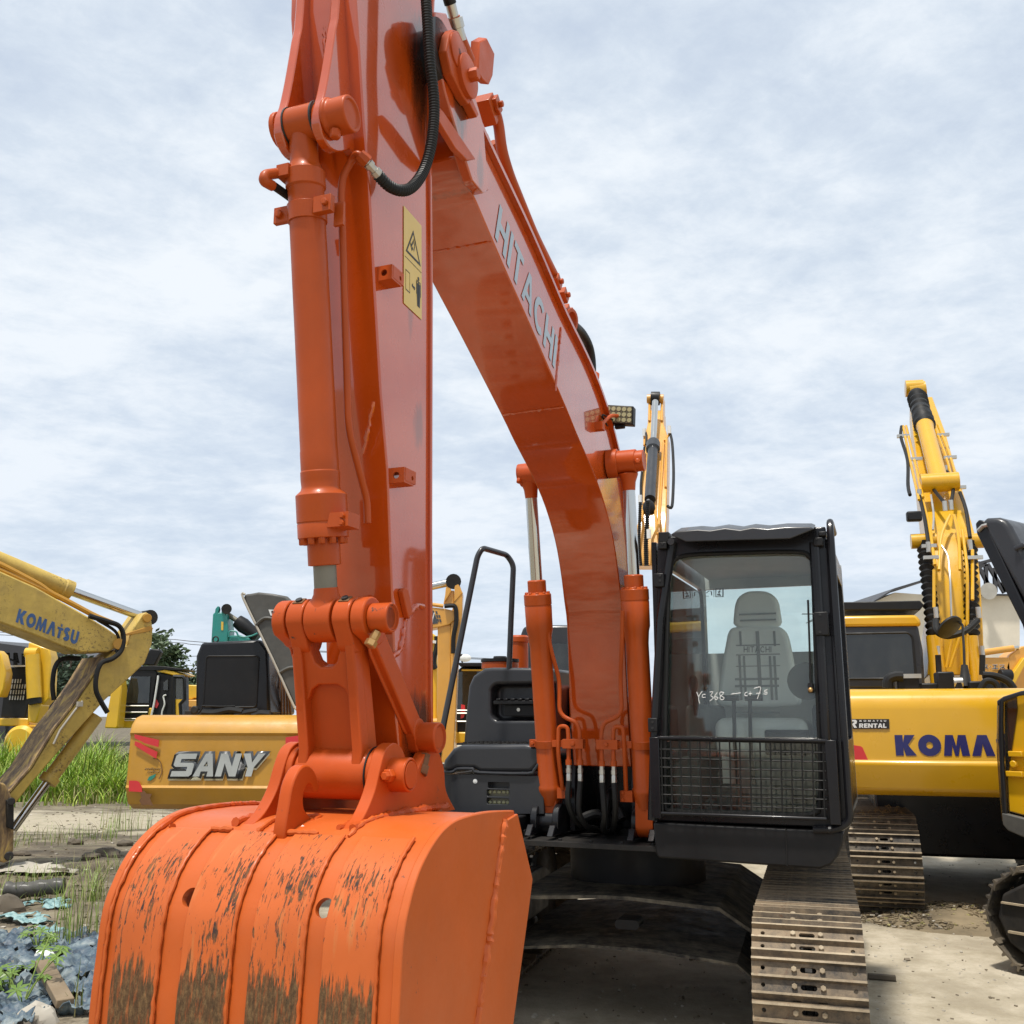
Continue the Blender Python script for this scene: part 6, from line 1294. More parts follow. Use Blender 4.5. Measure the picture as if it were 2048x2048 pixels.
# amber machine straight behind, boom raised over the black cab
p0 = at(1240, 1400, 14); B3 = Fr(p0.x, p0.y, 14, GZ); X3 = thing('excavator', B3, 'pale amber excavator behind the boom, its own boom raised upright above the black cab', 'excavator')
b3 = lambda px, py, y=0: B3.hy(px, py, y); z3 = lambda x, y, yy=0: B3.hy(1240+x*.1863, 770+y*.1863, yy)
cb = sub('cab', X3); MB().prism([b3(*p, .3) for p in ((1041,1420),(1041,1268),(1046,1254),(1062,1250),(1140,1250),(1165,1262),(1165,1420))], (0,1.5,0)).build('cab_body', 'grey_plastic', cb, bevel=.04)
MB().prism([b3(*p, .28) for p in ((1061,1345),(1061,1292),(1066,1287),(1142,1287),(1142,1345))], (0,.02,0)).build('rear_window', 'dark_glass', cb); MB().sphere(b3(1036,1279,.4), .05).build('mirror_knob', 'rubber', cb)
MB().prism([b3(*p, -.2) for p in ((1080,1560),(1080,1420),(1360,1420),(1360,1560))], (0,2.6,0)).build('upper_body', 'amber_paint', X3, bevel=.05)
dep = lambda y: .6 if y > 1500 else .6+(1500-y)*.0024
def zz(pts, o=0): return [z3(x, y, dep(y)+o) for x, y in pts]
bmB = sub('boom', X3)
L_ = zz([(130,1940),(200,1400),(230,900),(262,560),(295,420),(300,270)]); R_ = zz([(480,1940),(500,1400),(510,900),(515,560),(470,420),(468,270)])
mb = MB(); rr = []
for l, r in zip(L_, R_): rr.append(mb.vs([l, r, r+Vector((0,.45,0)), l+Vector((0,.45,0))]))
for i in range(len(rr)-1):
    for k in range(4): mb.face([rr[i][k], rr[i][(k+1) % 4], rr[i+1][(k+1) % 4], rr[i+1][k]])
mb.face(rr[0]); mb.face(rr[-1][::-1]); mb.build('boom_beam', 'amber_paint', bmB, bevel=.02)
for x0, x1 in ((298,328),(432,462)): MB().prism([z3(x0, 380, 3.2), z3(x1, 380, 3.2), z3(x1+2, 115, 3.9), z3(x0+5, 115, 3.9)], (0,.4,0)).build('arm_lug', 'amber_paint', bmB, bevel=.02)
mb = MB(); mb.cyl(z3(292,150,3.7), z3(468,150,3.7), .085, 16); mb.build('arm_pin', 'amber_paint', bmB); MB().cyl(z3(335,145,3.6), z3(425,145,3.6), .13, 18).build('rod_eye', 'black_satin', bmB)
dc = sub('arm_cylinder', X3); a, b, c = z3(378,180,3.2), z3(358,620,2.4), z3(322,1230,1.0)
MB().cyl(a, b, .055, 18).build('rod', 'chrome', dc); mb = MB(); mb.lathe(b, c-b, [(0,.11),(.05,.12),(.25,.12),(.28,.088),((c-b).length,.088)], 22); mb.build('barrel', 'grey_plastic', dc); MB().sphere(z3(310,1320,.9), .10, (1,1,1.3)).build('barrel_foot', 'black_satin', dc)
mb = MB()
for pts in ([(262,520),(262,650)], [(465,620),(445,1000),(420,1400),(415,1500),(350,1660),(340,1940)], [(530,530),(480,600)], [(375,1260),(385,1450),(400,1600)], [(250,1270),(235,1420),(170,1580),(170,1680)], [(500,560),(490,1100)]): mb.tube([z3(x, y, dep(y)-.06) for x, y in pts], .022, 8)
mb.build('hydraulic_pipe', 'amber_paint', bmB)
mb = MB(); mb.tube(smooth([z3(x, y, dep(y)-.1) for x, y in ((530,490),(560,620),(575,900),(570,1150),(555,1310),(510,1300))], 5), .024, 8); mb.tube(smooth([z3(x, y, dep(y)-.2) for x, y in ((262,670),(245,850),(225,1050),(225,1200))], 5), .02, 8); mb.tube(smooth([z3(x, y, dep(y)-.25) for x, y in ((265,490),(285,540),(280,640))], 4), .02, 8); mb.build('hose', 'rubber', bmB)
mb = MB(); mb.ring_hose(smooth([z3(x, y, .45) for x, y in ((218,1260),(210,1500),(205,1700),(225,1940))], 5), .024, .03, 8, .3); mb.ring_hose(smooth([z3(x, y, .4) for x, y in ((300,1250),(290,1500),(278,1700),(285,1940))], 5), .034, .03, 8, .3); mb.build('conduit', 'rubber', bmB)
mb = MB()
for x, y in ((218,1230),(303,1220),(262,510),(530,480),(310,1600)): c = z3(x, y, dep(y)-.25); mb.cyl(c-Vector((0,0,.07)), c+Vector((0,0,.07)), .034, 10)
mb.build('hose_fitting', 'letter_white', bmB); mound_track(X3, b3, 1080, 1330, 1700, .2)
# ================================================================ buildings, trees, wires
bp0 = at(1900, 1250, 42); BD = Fr(bp0.x, bp0.y, 0, GZ); q = fq(BD)
bd = thing('warehouse', BD, 'cream-walled warehouse with a dark pitched roof behind the yellow excavators on the right', 'building')
q6 = lambda x, y, yy=0: BD.hy(1650+x*.2329, 1150+y*.2329, yy)
MB().prism([q6(*p) for p in ((410,1100),(410,238),(600,150),(800,165),(1340,178),(1560,170),(1690,520),(1690,1100))][:4]+[q6(1330,185), q6(1330,1100)], (0,8,0)).build('wall', 'plaster', bd)
MB().prism([q6(*p, -1.0) for p in ((1320,1100),(1320,172),(1575,172),(1672,176),(1672,1100))], (0,8,0)).build('wall', 'plaster', bd)
mb = MB(); mb.prism([q6(*p, -.6) for p in ((395,238),(600,112),(800,52),(1330,-120),(1330,-95),(800,70),(602,128),(408,240))], (0,9.5,0)); mb.build('roof', 'roof_sheet', bd)
MB().prism([q6(*p, -1.3) for p in ((1315,160),(1680,163),(1680,174),(1315,172))], (0,.5,0)).build('eave', 'roof_sheet', bd)
mb = MB()
qs = lambda x, y: BD.hy(1960+x*.2071, 1020+y*.2071, -1.2)
for a, b in (((-20,520),(430,400)),((-20,560),(60,520)),((0,570),(115,790)),((55,530),(60,790)),((70,520),(235,800)),((140,560),(148,795)),((200,700),(240,790)),((205,640),(330,800)),((300,440),(300,800)),((300,470),(430,790))): mb.beam(qs(*a), qs(*b), .14, .14)
mb.build('roof_truss', 'roof_sheet', bd)
sp_ = thing('satellite_dish', BD, 'small grey round dish under the steel roof truss of the cream building', 'satellite dish'); c = qs(42,795); MB().lathe(c+Vector((0,-.4,0)), (0,1,.1), [(0,.35),(.05,.34),(.12,.2),(.4,.05)], 20).build('dish', 'steel', sp_)
sh0 = at(60, 1330, 52); SH = Fr(sh0.x, sh0.y, 0, GZ); q = fq(SH)
shd = thing('open_shed', SH, 'dark open shed with a low sheet roof at the far left', 'shed')
zs = lambda x, y, yy=0: SH.hy(x*.119, 1270+y*.119, yy)
MB().prism([zs(*p) for p in ((-600,60),(-600,190),(1250,420),(1250,350),(460,200),(0,140))], (0,14,.5)).build('roof', 'roof_sheet', shd)
mb = MB()
for x in (-300,-100,130,260,400,560,800,1000): mb.beam(zs(x,300,2), zs(x-5,1900,2), .16, .16)
for a, b in (((30,360),(320,460)),((-100,300),(130,420)),((260,260),(300,450))): mb.beam(zs(*a, 1.8), zs(*b, 1.8), .1, .1)
mb.build('post', 'dark_steel', shd)
MB().prism([zs(*p, 12) for p in ((-600,180),(1250,400),(1250,1900),(-600,1900))], (0,.2,0)).build('back_wall', 'roof_sheet', shd)
paint('leaf', (0.075, 0.115, 0.050), 0.6, 0.0, 0.35); paint('leaf_dark', (0.045, 0.075, 0.040), 0.6, 0.0, 0.35)
def tree(fr, label, clumps, trunk, n, size, mat, seed, group=None):
    rd = random.Random(seed); t = thing('leafy_tree', fr, label, 'tree', group)
    mb = MB()
    for c, r in clumps:
        subs = [Vector((rd.gauss(0, .45), rd.gauss(0, .45), rd.gauss(0, .40)))*r for _ in range(12)]
        for _ in range(int(n*r*r)):
            sc = rd.choice(subs); p = c+sc+Vector((rd.gauss(0, .17), rd.gauss(0, .17), rd.gauss(0, .14)))*r
            a = rd.uniform(.5, 1.2)*size; u = Vector((rd.uniform(-1, 1), rd.uniform(-1, 1), rd.uniform(-.6, .6))).normalized(); v = u.cross(Vector((rd.uniform(-1, 1), rd.uniform(-1, 1), rd.uniform(-1, 1)))).normalized()
            mb.poly([p-u*a, p+v*a*.45, p+u*a, p-v*a*.45])
    mb.build('crown', mat, t, flat=True)
    mb = MB()
    for pts, r in trunk: mb.tube(smooth(pts, 4), r, 8, True, [r*(1-.6*k/(4*(len(pts)-1))) for k in range(4*(len(pts)-1)+1)])
    for c, r in clumps:
        b = trunk[0][0][-1]; mb.tube(smooth([b, b.lerp(c, .5)+Vector((.1, 0, .15)), c+Vector((0, 0, r*.3))], 3), .05, 6)
    mb.build('trunk', 'bark', t); return t
t0 = at(320, 1420, 44); TF = Fr(t0.x, t0.y, 0, GZ); q = fq(TF)
tree(TF, 'loose-crowned green tree behind the dirty yellow arm', [(q(322,1300),1.0),(q(340,1318),.75),(q(318,1335),.95),(q(348,1338),.55),(q(336,1352),.6),(q(318,1286),.75),(q(300,1370),1.1)], [([q(322,1480), q(323,1420), q(328,1370), q(330,1330)], .16)], 420, .16, 'leaf', 3)
t0 = at(372, 1420, 46); TF2 = Fr(t0.x, t0.y, 0, GZ); q = fq(TF2)
tree(TF2, 'sparse small tree beside the black engine house', [(q(372,1355),1.0),(q(385,1360),.8),(q(378,1385),1.2),(q(396,1372),1.0),(q(362,1342),.6),(q(368,1405),1.1)], [([q(378,1480), q(378,1420), q(376,1380)], .12)], 300, .15, 'leaf', 5)
t0 = at(125, 1400, 40); TF3 = Fr(t0.x, t0.y, 0, GZ); q = fq(TF3)
tree(TF3, 'dark green bush under the dirty yellow boom', [(q(118,1335),1.2),(q(140,1340),1.2),(q(130,1360),1.4),(q(105,1355),1.0)], [([q(125,1480), q(125,1400), q(126,1360)], .12)], 420, .14, 'leaf_dark', 8)
def wire(label, pts, Y, r):
    P = [at(p[0], p[1], Y) for p in pts]; o = MB().tube(smooth(P, 6), r, 5).build('overhead_wire', 'rubber'); tag(o, label, 'cable', 'overhead wires'); return o
wire('upper overhead wire left of the teal arm', [(-40,1262),(150,1272),(330,1278),(400,1284),(640,1302),(1000,1318)], 60, .020)
wire('lower overhead wire left of the teal arm', [(-40,1268),(330,1284),(400,1290),(640,1304),(1000,1320),(1300,1330)], 60.5, .020)
wire('lowest sagging wire beside the black engine house', [(250,1330),(345,1316),(400,1312),(640,1306)], 58, .016)
wire('wire running over the sparse small tree', [(250,1310),(340,1325),(400,1332),(640,1336)], 59, .016)
lp0 = at(926, 1400, 55); LPF = Fr(lp0.x, lp0.y, 0, GZ); sl_ = thing('street_lamp', LPF, 'thin far street lamp with a white head beyond the hand rail', 'street lamp'); q = fq(LPF)
MB().tube([q(927,1620), q(926,1330), q(921,1312)], .05, 6).build('pole', 'dark_steel', sl_); MB().sphere(q(930,1316), .22, (1.6,.6,1)).build('lamp_head', 'white_paint', sl_)
MB().sphere(q(921,1311), .12, (1.5,.8,.8)).build('lamp_cap', 'dark_steel', sl_)
# ================================================================ ground
def nz(x, y, s, k=0.0): return mnoise.fractal(Vector((x*s, y*s, k)), 1.0, 2.0, 5)
def left_of(x, y): return max(0.0, min(1.0, (-1.0-.10*y-x)/1.2))
def ground_h(x, y):
    l = left_of(x, y); h = GZ+.006*nz(x, y, 1.3)
    if l > 0 and y < 40:
        far = max(0, 1-abs(y-20.6)/1.6); mid = max(0, 1-abs(y-12.3)/3.2); track = max(0, min(1, 1-abs(y-17.3)/2.2))
        h += l*(.035*nz(x, y, .7, 3)*(1-.7*track)+.05*far*nz(x*1.2, y*2.5, 1.6, 5)+.05*mid*nz(x, y*1.6, 1.5, 7)+.02*mid*nz(x, y, 5, 9))
    return h
def axis(a, b, fine, d0, grow):
    out = [0.0]; s = d0
    while out[-1] < b:
        if out[-1] > fine: s *= grow
        out.append(out[-1]+s)
    neg = [0.0]; s = d0
    while neg[-1] > a:
        if neg[-1] < -fine: s *= grow
        neg.append(neg[-1]-s)
    return sorted(set(neg+out))
xs = axis(-500, 500, 9, .10, 1.25); ys = [y+8 for y in axis(-60, 900, 15, .10, 1.25)]
mb = MB(); grid = [[mb.bm.verts.new((x, y, ground_h(x, y))) for x in xs] for y in ys]
for j in range(len(ys)-1):
    for i in range(len(xs)-1): mb.bm.faces.new((grid[j][i], grid[j][i+1], grid[j+1][i+1], grid[j+1][i]))
m, nt, b = new_mat('yard_ground'); co = ocoord(nt); sep = nd(nt, 'ShaderNodeSeparateXYZ'); nt.links.new(co, sep.inputs[0])
edge = mathn(nt, 'ADD', mathn(nt, 'ADD', sep.outputs[0], mathn(nt, 'MULTIPLY', sep.outputs[1], .10)), mathn(nt, 'MULTIPLY', mathn(nt, 'SUBTRACT', noise_n(nt, co, .8, 5, .6), .5), 1.6))
lf = ramp(nt, mathn(nt, 'ADD', mathn(nt, 'MULTIPLY', edge, -.7), -.2, True), [(.0, 0.0), (1, 1.0)])
a1 = noise_n(nt, co, .55, 6, .6); a2 = noise_n(nt, co, 3.2, 9, .68); a3 = noise_n(nt, co, 30, 7, .7); a4 = noise_n(nt, co, 1.0, 7, .65, vec=(1.1, 2.6, 1)); 
conc = ramp(nt, mathn(nt, 'ADD', mathn(nt, 'MULTIPLY', a1, .5), mathn(nt, 'MULTIPLY', a2, .5)), [(.34, (.21, .18, .13)), (.46, (.36, .31, .22)), (.58, (.50, .44, .335)), (.75, (.58, .53, .425))])
conc = mixc(nt, ramp(nt, a3, [(.60, 0.0), (.72, .65)]), conc, (.12, .10, .075))
conc = mixc(nt, ramp(nt, noise_n(nt, co, 1.0, 8, .7, vec=(2.2, 5.5, 1), dist=.8), [(.60, 0.0), (.70, .5)]), conc, (.22, .195, .15))
soil = ramp(nt, mathn(nt, 'ADD', mathn(nt, 'MULTIPLY', a4, .6), mathn(nt, 'MULTIPLY', a2, .45)), [(.36, (.038, .030, .020)), (.49, (.105, .084, .056)), (.60, (.195, .16, .108)), (.74, (.34, .285, .20))])
ty_ = mathn(nt, 'ABSOLUTE', mathn(nt, 'ADD', mathn(nt, 'ADD', sep.outputs[1], -17.2), mathn(nt, 'MULTIPLY', mathn(nt, 'SUBTRACT', a4, .5), 5.0)))
tf = ramp(nt, mathn(nt, 'MULTIPLY', ty_, .40, True), [(.45, 1.0), (.8, 0.0)]); soil = mixc(nt, mathn(nt, 'MULTIPLY', tf, .8), soil, (.43, .375, .275))
py_ = mathn(nt, 'MULTIPLY', mathn(nt, 'ADD', sep.outputs[1], -8.0), -.5); pf = mathn(nt, 'MULTIPLY', ramp(nt, mathn(nt, 'ADD', py_, .8, True), [(0, 0.0), (1, 1.0)]), ramp(nt, a2, [(.42, 0.0), (.6, .8)])); soil = mixc(nt, pf, soil, (.42, .36, .26))
moss = mathn(nt, 'MULTIPLY', ramp(nt, a2, [(.5, 0.0), (.62, .55)]), lf); soil = mixc(nt, mathn(nt, 'MULTIPLY', moss, .5), soil, (.085, .10, .035))
conc = mixc(nt, ramp(nt, noise_n(nt, co, .9, 7, .62, dist=.6), [(.50, 0.0), (.62, .75)]), conc, (.30, .255, .18))
base = mixc(nt, lf, conc, soil); nt.links.new(base, b.inputs['Base Color']); b.inputs['Roughness'].default_value = .92
bump(nt, b, mathn(nt, 'ADD', mathn(nt, 'MULTIPLY', a2, .6), mathn(nt, 'MULTIPLY', a3, .35)), .7, .05)
go = mb.build('ground', 'yard_ground'); tag(go, kind='structure')
# ---------------------------------------------------------------- grass and weeds
paint('grass_blade', (0.27, 0.42, 0.030), 0.5, 0.0, 0.4, wave=0); paint('weed_blade', (0.22, 0.31, 0.06), 0.55, 0.0, 0.4, wave=0); paint('dry_blade', (0.30, 0.27, 0.11), 0.7, 0.0, 0.3, wave=0); paint('broad_leaf', (0.13, 0.22, 0.03), 0.45, 0.0, 0.3, wave=0)
for nm in ('grass_blade', 'weed_blade', 'broad_leaf', 'leaf', 'leaf_dark'):
    M[nm].node_tree.nodes['Principled BSDF'].inputs['Subsurface Weight'].default_value = 0.0
def blade(mb, p, h, w, lean, az, rd, seg=4):
    d = Vector((math.cos(az), math.sin(az), 0)); s = Vector((-d.y, d.x, 0)); s = (s+d*rd.uniform(-.6, .6)).normalized(); prev = None
    for k in range(seg+1):
        t = k/seg; c = p+Vector((0, 0, h*(t-.25*lean*t*t*t)))+d*(h*lean*t*t*.8); ww = w*(1-t)**.7*.5 if k < seg else .0005
        cur = [mb.bm.verts.new(c-s*ww), mb.bm.verts.new(c+s*ww)]
        if prev: mb.face([prev[0], prev[1], cur[1], cur[0]])
        prev = cur
rd = random.Random(21); mb = MB()
paint('grass_deep', (0.15, 0.27, 0.022), 0.5, 0.0, 0.4, wave=0); paint('grass_pale', (0.36, 0.43, 0.07), 0.55, 0.0, 0.4, wave=0)
for _ in range(2600):
    y = 18.6+2.6*rd.random()**.5; x = rd.uniform(-.66, -.36)*y; k_ = nz(x, y, .8, 4)
    if k_+rd.uniform(-.3,.3) < (21.0-y)*.35-.15: continue
    mb.mi = rd.choice((0, 2, 3, 3, 1)); blade(mb, Vector((x, y, ground_h(x, y))), rd.uniform(.12, .45), rd.uniform(.02, .035), rd.uniform(.3, 1.1), rd.uniform(0, 6.28), rd)
for _ in range(15000):
    y = 20.9+rd.random()**1.5*6.0; x = rd.uniform(-.64, -.34)*y
    cl = .75+.5*nz(x, y, .9, 2); h = rd.uniform(.75, 1.55)*cl*min(1, .45+(y-20.8)*.55)
    mb.mi = rd.choice((0, 0, 0, 2, 2, 3, 3)) if rd.random() < .95 else 1
    blade(mb, Vector((x, y, ground_h(x, y))), max(.2, h), rd.uniform(.025, .05), rd.uniform(.2, .9), rd.uniform(0, 6.28), rd)
tag(mb.build('tall_grass', ['grass_blade', 'dry_blade', 'grass_deep', 'grass_pale'], flat=True), 'tall bright green grass behind the muddy excavator arm', 'grass', kind='stuff')
def weed(px, py, n, h, spread, label, dry=.2, seed=1, lean=(.2, .9), w=.008):
    rd = random.Random(seed); g = gnd(px, py, GZ); z = ground_h(g.x, g.y); mb = MB()
    for _ in range(n):
        mb.mi = 1 if rd.random() < dry else 0
        blade(mb, Vector((rd.gauss(0, spread), rd.gauss(0, spread), 0)), h*rd.uniform(.3, 1.05), w*rd.uniform(.7, 1.4), rd.uniform(*lean), rd.uniform(0, 6.28), rd)
    o = mb.build('grass_tuft', ['weed_blade', 'dry_blade'], flat=True, at=(g.x, g.y, z)); tag(o, label, 'weed', 'weeds growing on the muddy ground'); return o
W_ = [(155,1885,70,.72,.09,'tall thin tuft of grass standing just left of the orange bucket',.15,1,(.05,.6)),
 (120,1800,50,.34,.2,'bright tuft behind the tall thin tuft near the dark pipe',.1,2,(.2,.8)),(20,1790,90,.34,.25,'bushy green tuft behind the dark pipe at the left edge',.1,3,(.2,.9)),
 (195,1680,60,.36,.25,'short tuft on dark soil left of the bucket rim',.15,4,(.2,.8)),(255,1660,40,.55,.12,'upright pale tuft on the sandy track below the ochre counterweight',.2,5,(.1,.5)),
 (130,1680,60,.34,.30,'low wide tuft in dark soil beside the muddy bucket link',.15,6,(.3,.9)),(225,1655,26,.5,.10,'thin stalks on the sandy track near the red reflector',.35,7,(.1,.5)),
 (60,1690,40,.3,.2,'small tuft right beside the muddy bucket link',.2,8,(.3,.9)),(215,1745,26,.26,.10,'tiny tuft beside the dark clod',.2,9,(.2,.8)),(150,2030,14,.32,.03,'few pale stalks beside the wooden plank',.5,10,(.1,.5)),
 (90,1760,60,.26,.3,'low sparse tuft behind the white torn sheet',.3,11,(.3,.9)),(190,1800,50,.5,.08,'leaning dark green tuft touching the bucket rim',.1,12,(.3,1.0)),(300,1660,16,.4,.12,'few thin stalks between bucket rim and ochre counterweight',.4,13,(.1,.5)),(165,1745,40,.22,.2,'low tuft on dark soil above the tall thin tuft',.25,14,(.3,.9))]
for a in W_: weed(a[0], a[1], a[2], a[3], a[4], a[5], a[6], a[7], a[8])
def starplant(px, py, h, label, seed):
    rd = random.Random(seed); g = gnd(px, py, GZ); t = bpy.data.objects.new('broadleaf_weed', None); C.objects.link(t); t.location = (g.x, g.y, ground_h(g.x, g.y)); tag(t, label, 'weed', 'broad-leaved weeds on the tarpaulin')
    lm = MB(); sm = MB()
    for k in range(7):
        az = rd.uniform(0, 6.28); L = h*rd.uniform(.5, 1.1); tip = Vector((math.cos(az)*L*.6, math.sin(az)*L*.6, L*rd.uniform(.5, 1)))
        sm.tube(smooth([Vector((0, 0, 0)), tip*.5+Vector((0, 0, .04)), tip], 3), .004, 5)
        n = (Vector((math.cos(az)*.4, math.sin(az)*.4-.25, 1))).normalized(); u, v = basis(n); R = rd.uniform(.055, .085)
        for j in range(7):
            a = az+math.radians(-140+280*j/6); d = u*math.cos(a)+v*math.sin(a); s = n.cross(d)
            l = R*(1.2-.3*abs(j-3)/3); lm.poly([tip, tip+d*l*.5+s*l*.17, tip+d*l-n*l*.15, tip+d*l*.5-s*l*.17])
    lm.build('leaves', 'broad_leaf', t, flat=True); sm.build('stem', 'weed_blade', t)
starplant(45,2010,.36,'largest broad-leaved weed at the lower left corner',1); starplant(75,1905,.22,'broad-leaved weed in the middle of the blue tarpaulin',2); starplant(15,1990,.25,'broad-leaved weed cut by the left edge',3); starplant(80,1960,.26,'broad-leaved weed above the wooden plank',4)
# ---------------------------------------------------------------- torn tarpaulin and litter on the left
m, nt, b = new_mat('tarpaulin'); co = ocoord(nt); n = noise_n(nt, co, 5, 8, .7, dist=.5); n2 = noise_n(nt, co, 26, 6, .7)
base = ramp(nt, n, [(.34, (.010, .015, .022)), (.43, (.045, .075, .11)), (.52, (.095, .135, .165)), (.60, (.18, .225, .235)), (.74, (.36, .37, .34))])
base = mixc(nt, ramp(nt, n2, [(.58, 0.0), (.7, .7)]), base, (.36, .31, .22)); nt.links.new(base, b.inputs['Base Color']); b.inputs['Roughness'].default_value = .5; bump(nt, b, n2, .5, .01)
m, nt, b = new_mat('teal_shreds'); co = ocoord(nt); base = ramp(nt, noise_n(nt, co, 18, 8, .7), [(.35, (.06, .14, .15)), (.55, (.25, .40, .40)), (.75, (.45, .50, .45))]); nt.links.new(base, b.inputs['Base Color']); b.inputs['Roughness'].default_value = .6
def sheet(name, pxs, label, cat, mat, amp, seed, step=.022, lift=.02, hole=.0):
    P = [gnd(p[0], p[1], GZ) for p in pxs]; x0, x1 = min(p.x for p in P), max(p.x for p in P); y0, y1 = min(p.y for p in P), max(p.y for p in P)
    def inside(x, y):
        c = False
        for i in range(len(P)):
            a, b = P[i], P[i-1]
            if (a.y > y) != (b.y > y) and x < (b.x-a.x)*(y-a.y)/(b.y-a.y)+a.x: c = not c
        return c
    mb = MB(); V = {}
    nx, ny = int((x1-x0)/step), int((y1-y0)/step)
    def vert(i, j):
        if (i, j) not in V:
            x, y = x0+i*step, y0+j*step; r = abs(nz(x+seed, y*1.3, 2.2, seed)); r2 = abs(nz(x, y, 6, seed+3)); r3 = nz(x*1.5, y, 14, seed+5)
            V[(i, j)] = mb.bm.verts.new((x+.02*nz(x, y, 8, 1), y+.02*nz(x, y, 8, 2), ground_h(x, y)+lift+amp*(r*1.1+r2*.7+r3*.42)))
        return V[(i, j)]
    for j in range(ny):
        for i in range(nx):
            x, y = x0+(i+.5)*step, y0+(j+.5)*step
            if inside(x+.06*nz(x, y, 5, seed+8), y+.12*nz(x, y, 5, seed+9)) and nz(x, y*1.4, 3.5, seed+12) > -1+hole: mb.face([vert(i, j), vert(i+1, j), vert(i+1, j+1), vert(i, j+1)])
    o = mb.build(name, mat, angle=80); s_ = o.modifiers.new('thick', 'SOLIDIFY'); s_.thickness = .004
    return tag(o, label, cat)
sheet('tarpaulin', [(-60,1885),(60,1868),(130,1872),(190,1880),(215,1900),(215,2030),(150,2040),(110,2020),(60,2070),(-80,2090)], 'crumpled weathered blue tarpaulin on the ground left of the bucket', 'tarpaulin', 'tarpaulin', .085, 2, .018, .01, .62)
sheet('plastic_strip', [(40,1812),(100,1803),(140,1808),(135,1820),(60,1825)], 'torn teal plastic strip just below the dark pipe', 'plastic strip', 'teal_shreds', .05, 7, .025, .01, .8)
sheet('plastic_strip', [(-20,1842),(60,1832),(120,1838),(110,1848),(20,1852)], 'torn pale plastic strip between the pipe and the blue tarpaulin', 'plastic strip', 'teal_shreds', .05, 9, .025, .01, .8)
sheet('plastic_strip', [(30,1866),(80,1857),(135,1860),(130,1868),(50,1874)], 'torn plastic strip along the upper edge of the blue tarpaulin', 'plastic strip', 'teal_shreds', .06, 11, .025, .01, .75)
sheet('plaster_sheet', [(-60,1742),(40,1735),(110,1738),(160,1747),(140,1755),(60,1756),(-60,1752)], 'flat pale torn sheet lying below the muddy bucket link', 'sheet', 'stone', .03, 13, .05, .03, .3)
def blob(name, px, py, r, sc, label, cat, mat, seed, grp=None):
    g = gnd(px, py, GZ); mb = MB(); mb.sphere((0, 0, 0), r, sc, 14)
    for v in mb.bm.verts: v.co *= 1+.45*nz(v.co.x/r+seed, v.co.y/r, .9, v.co.z/r+seed)
    o = mb.build(name, mat, angle=25, at=(g.x, g.y, ground_h(g.x, g.y)+r*sc[2]*.55)); return tag(o, label, cat, grp)
paint('clod', (.11, .09, .065), .95, 0, .35, wave=2.0)
for i, (px, py, r, lb) in enumerate(((215,1716,.12,'largest dark clod of mud left of the bucket rim'),(180,1722,.08,'smaller dark clod just left of the largest clod'),(150,1690,.07,'dark clod beside the wide low tuft'),(250,1690,.07,'flat dark clod close to the bucket rim'),(112,1752,.08,'dark clod at the right end of the pale torn sheet'),(90,1762,.06,'dark clod under the pale torn sheet'),(40,1712,.07,'dark clod beside the muddy bucket link'),(12,1822,.12,'grey clod at the left edge below the dark pipe'))): blob('mud_clod', px, py, r, (1.5, 1, .7), lb, 'clod', 'clod', i*3.1, 'clods of mud')
blob('stone', 84, 1926, .045, (1.5, 1, 1), 'small bright white stone on the blue tarpaulin', 'stone', 'letter_white', 4); blob('stone', 70, 2046, .075, (1.5, 1, .9), 'pale beige stone at the bottom edge left of the bucket', 'stone', 'stone', 9)
g0, g1 = gnd(8, 1801, GZ), gnd(126, 1797, GZ); z = GZ+.10
MBp = MB().tube(smooth([g0+Vector((0,0,.10)), g0.lerp(g1, .3)+Vector((0,0,.09)), g0.lerp(g1, .7)+Vector((0,0,.11)), g1+Vector((0,0,.12))], 4), .07, 12, True, [.075+.008*math.sin(k*2.1) for k in range(13)]); tag(MBp.build('old_pipe', 'hood_grey'), 'dark grey length of pipe lying on the ground at the left', 'pipe')
g0, g1 = gnd(82, 1972, GZ), gnd(128, 2036, GZ); tag(MB().beam(g0+Vector((0,0,.14)), g1+Vector((0,0,.08)), .10, .05).build('plank', 'wood', bevel=.006), 'short weathered wooden plank on the blue tarpaulin', 'plank')
g0, g1 = gnd(-30, 1805, GZ), gnd(18, 1815, GZ); tag(MB().beam(g0+Vector((0,0,.10)), g1+Vector((0,0,.03)), .07, .04).build('board', 'stone', bevel=.01), 'pale broken board at the left edge beside the pipe', 'board')
# ---------------------------------------------------------------- litter on the right
paint('debris', (.21, .165, .10), .9, 0, .5); rd = random.Random(5); mb = MB(); c = gnd(1905, 1835, GZ)
for _ in range(1500):
    r = rd.random()**.6; a = rd.uniform(0, 6.28); x, y = r*.95*math.cos(a), r*.62*math.sin(a); h = max(0, .11*(1-r)+.03*nz(x*3, y*3, 1, 3)); p = c+Vector((x, y, h+.008))
    mb.mi = 0 if rd.random() < .78 else rd.choice((1, 2, 3)); L = rd.uniform(.01, .06)
    mb.obox(p, L, rd.uniform(.006, .02), rd.uniform(.004, .014), Matrix.Rotation(rd.uniform(0, 6.28), 3, 'Z') @ Matrix.Rotation(rd.uniform(-.5, .5), 3, 'X'))
mb.mi = 0
mb.lathe(c+Vector((0,0,-.01)), (0,0,1), [(0,.85),(.03,.62),(.07,.38),(.10,.12)], 30)
for v in mb.bm.verts[-120:] if False else []: pass
tag(mb.build('debris_pile', ['debris', 'stone', 'clod', 'dry_blade'], flat=True), 'low pile of swept leaves and rubble on the concrete', 'debris', kind='stuff')
paint('grit', (.20, .165, .115), .95, 0, .4)
mb = MB(); rd = random.Random(8)
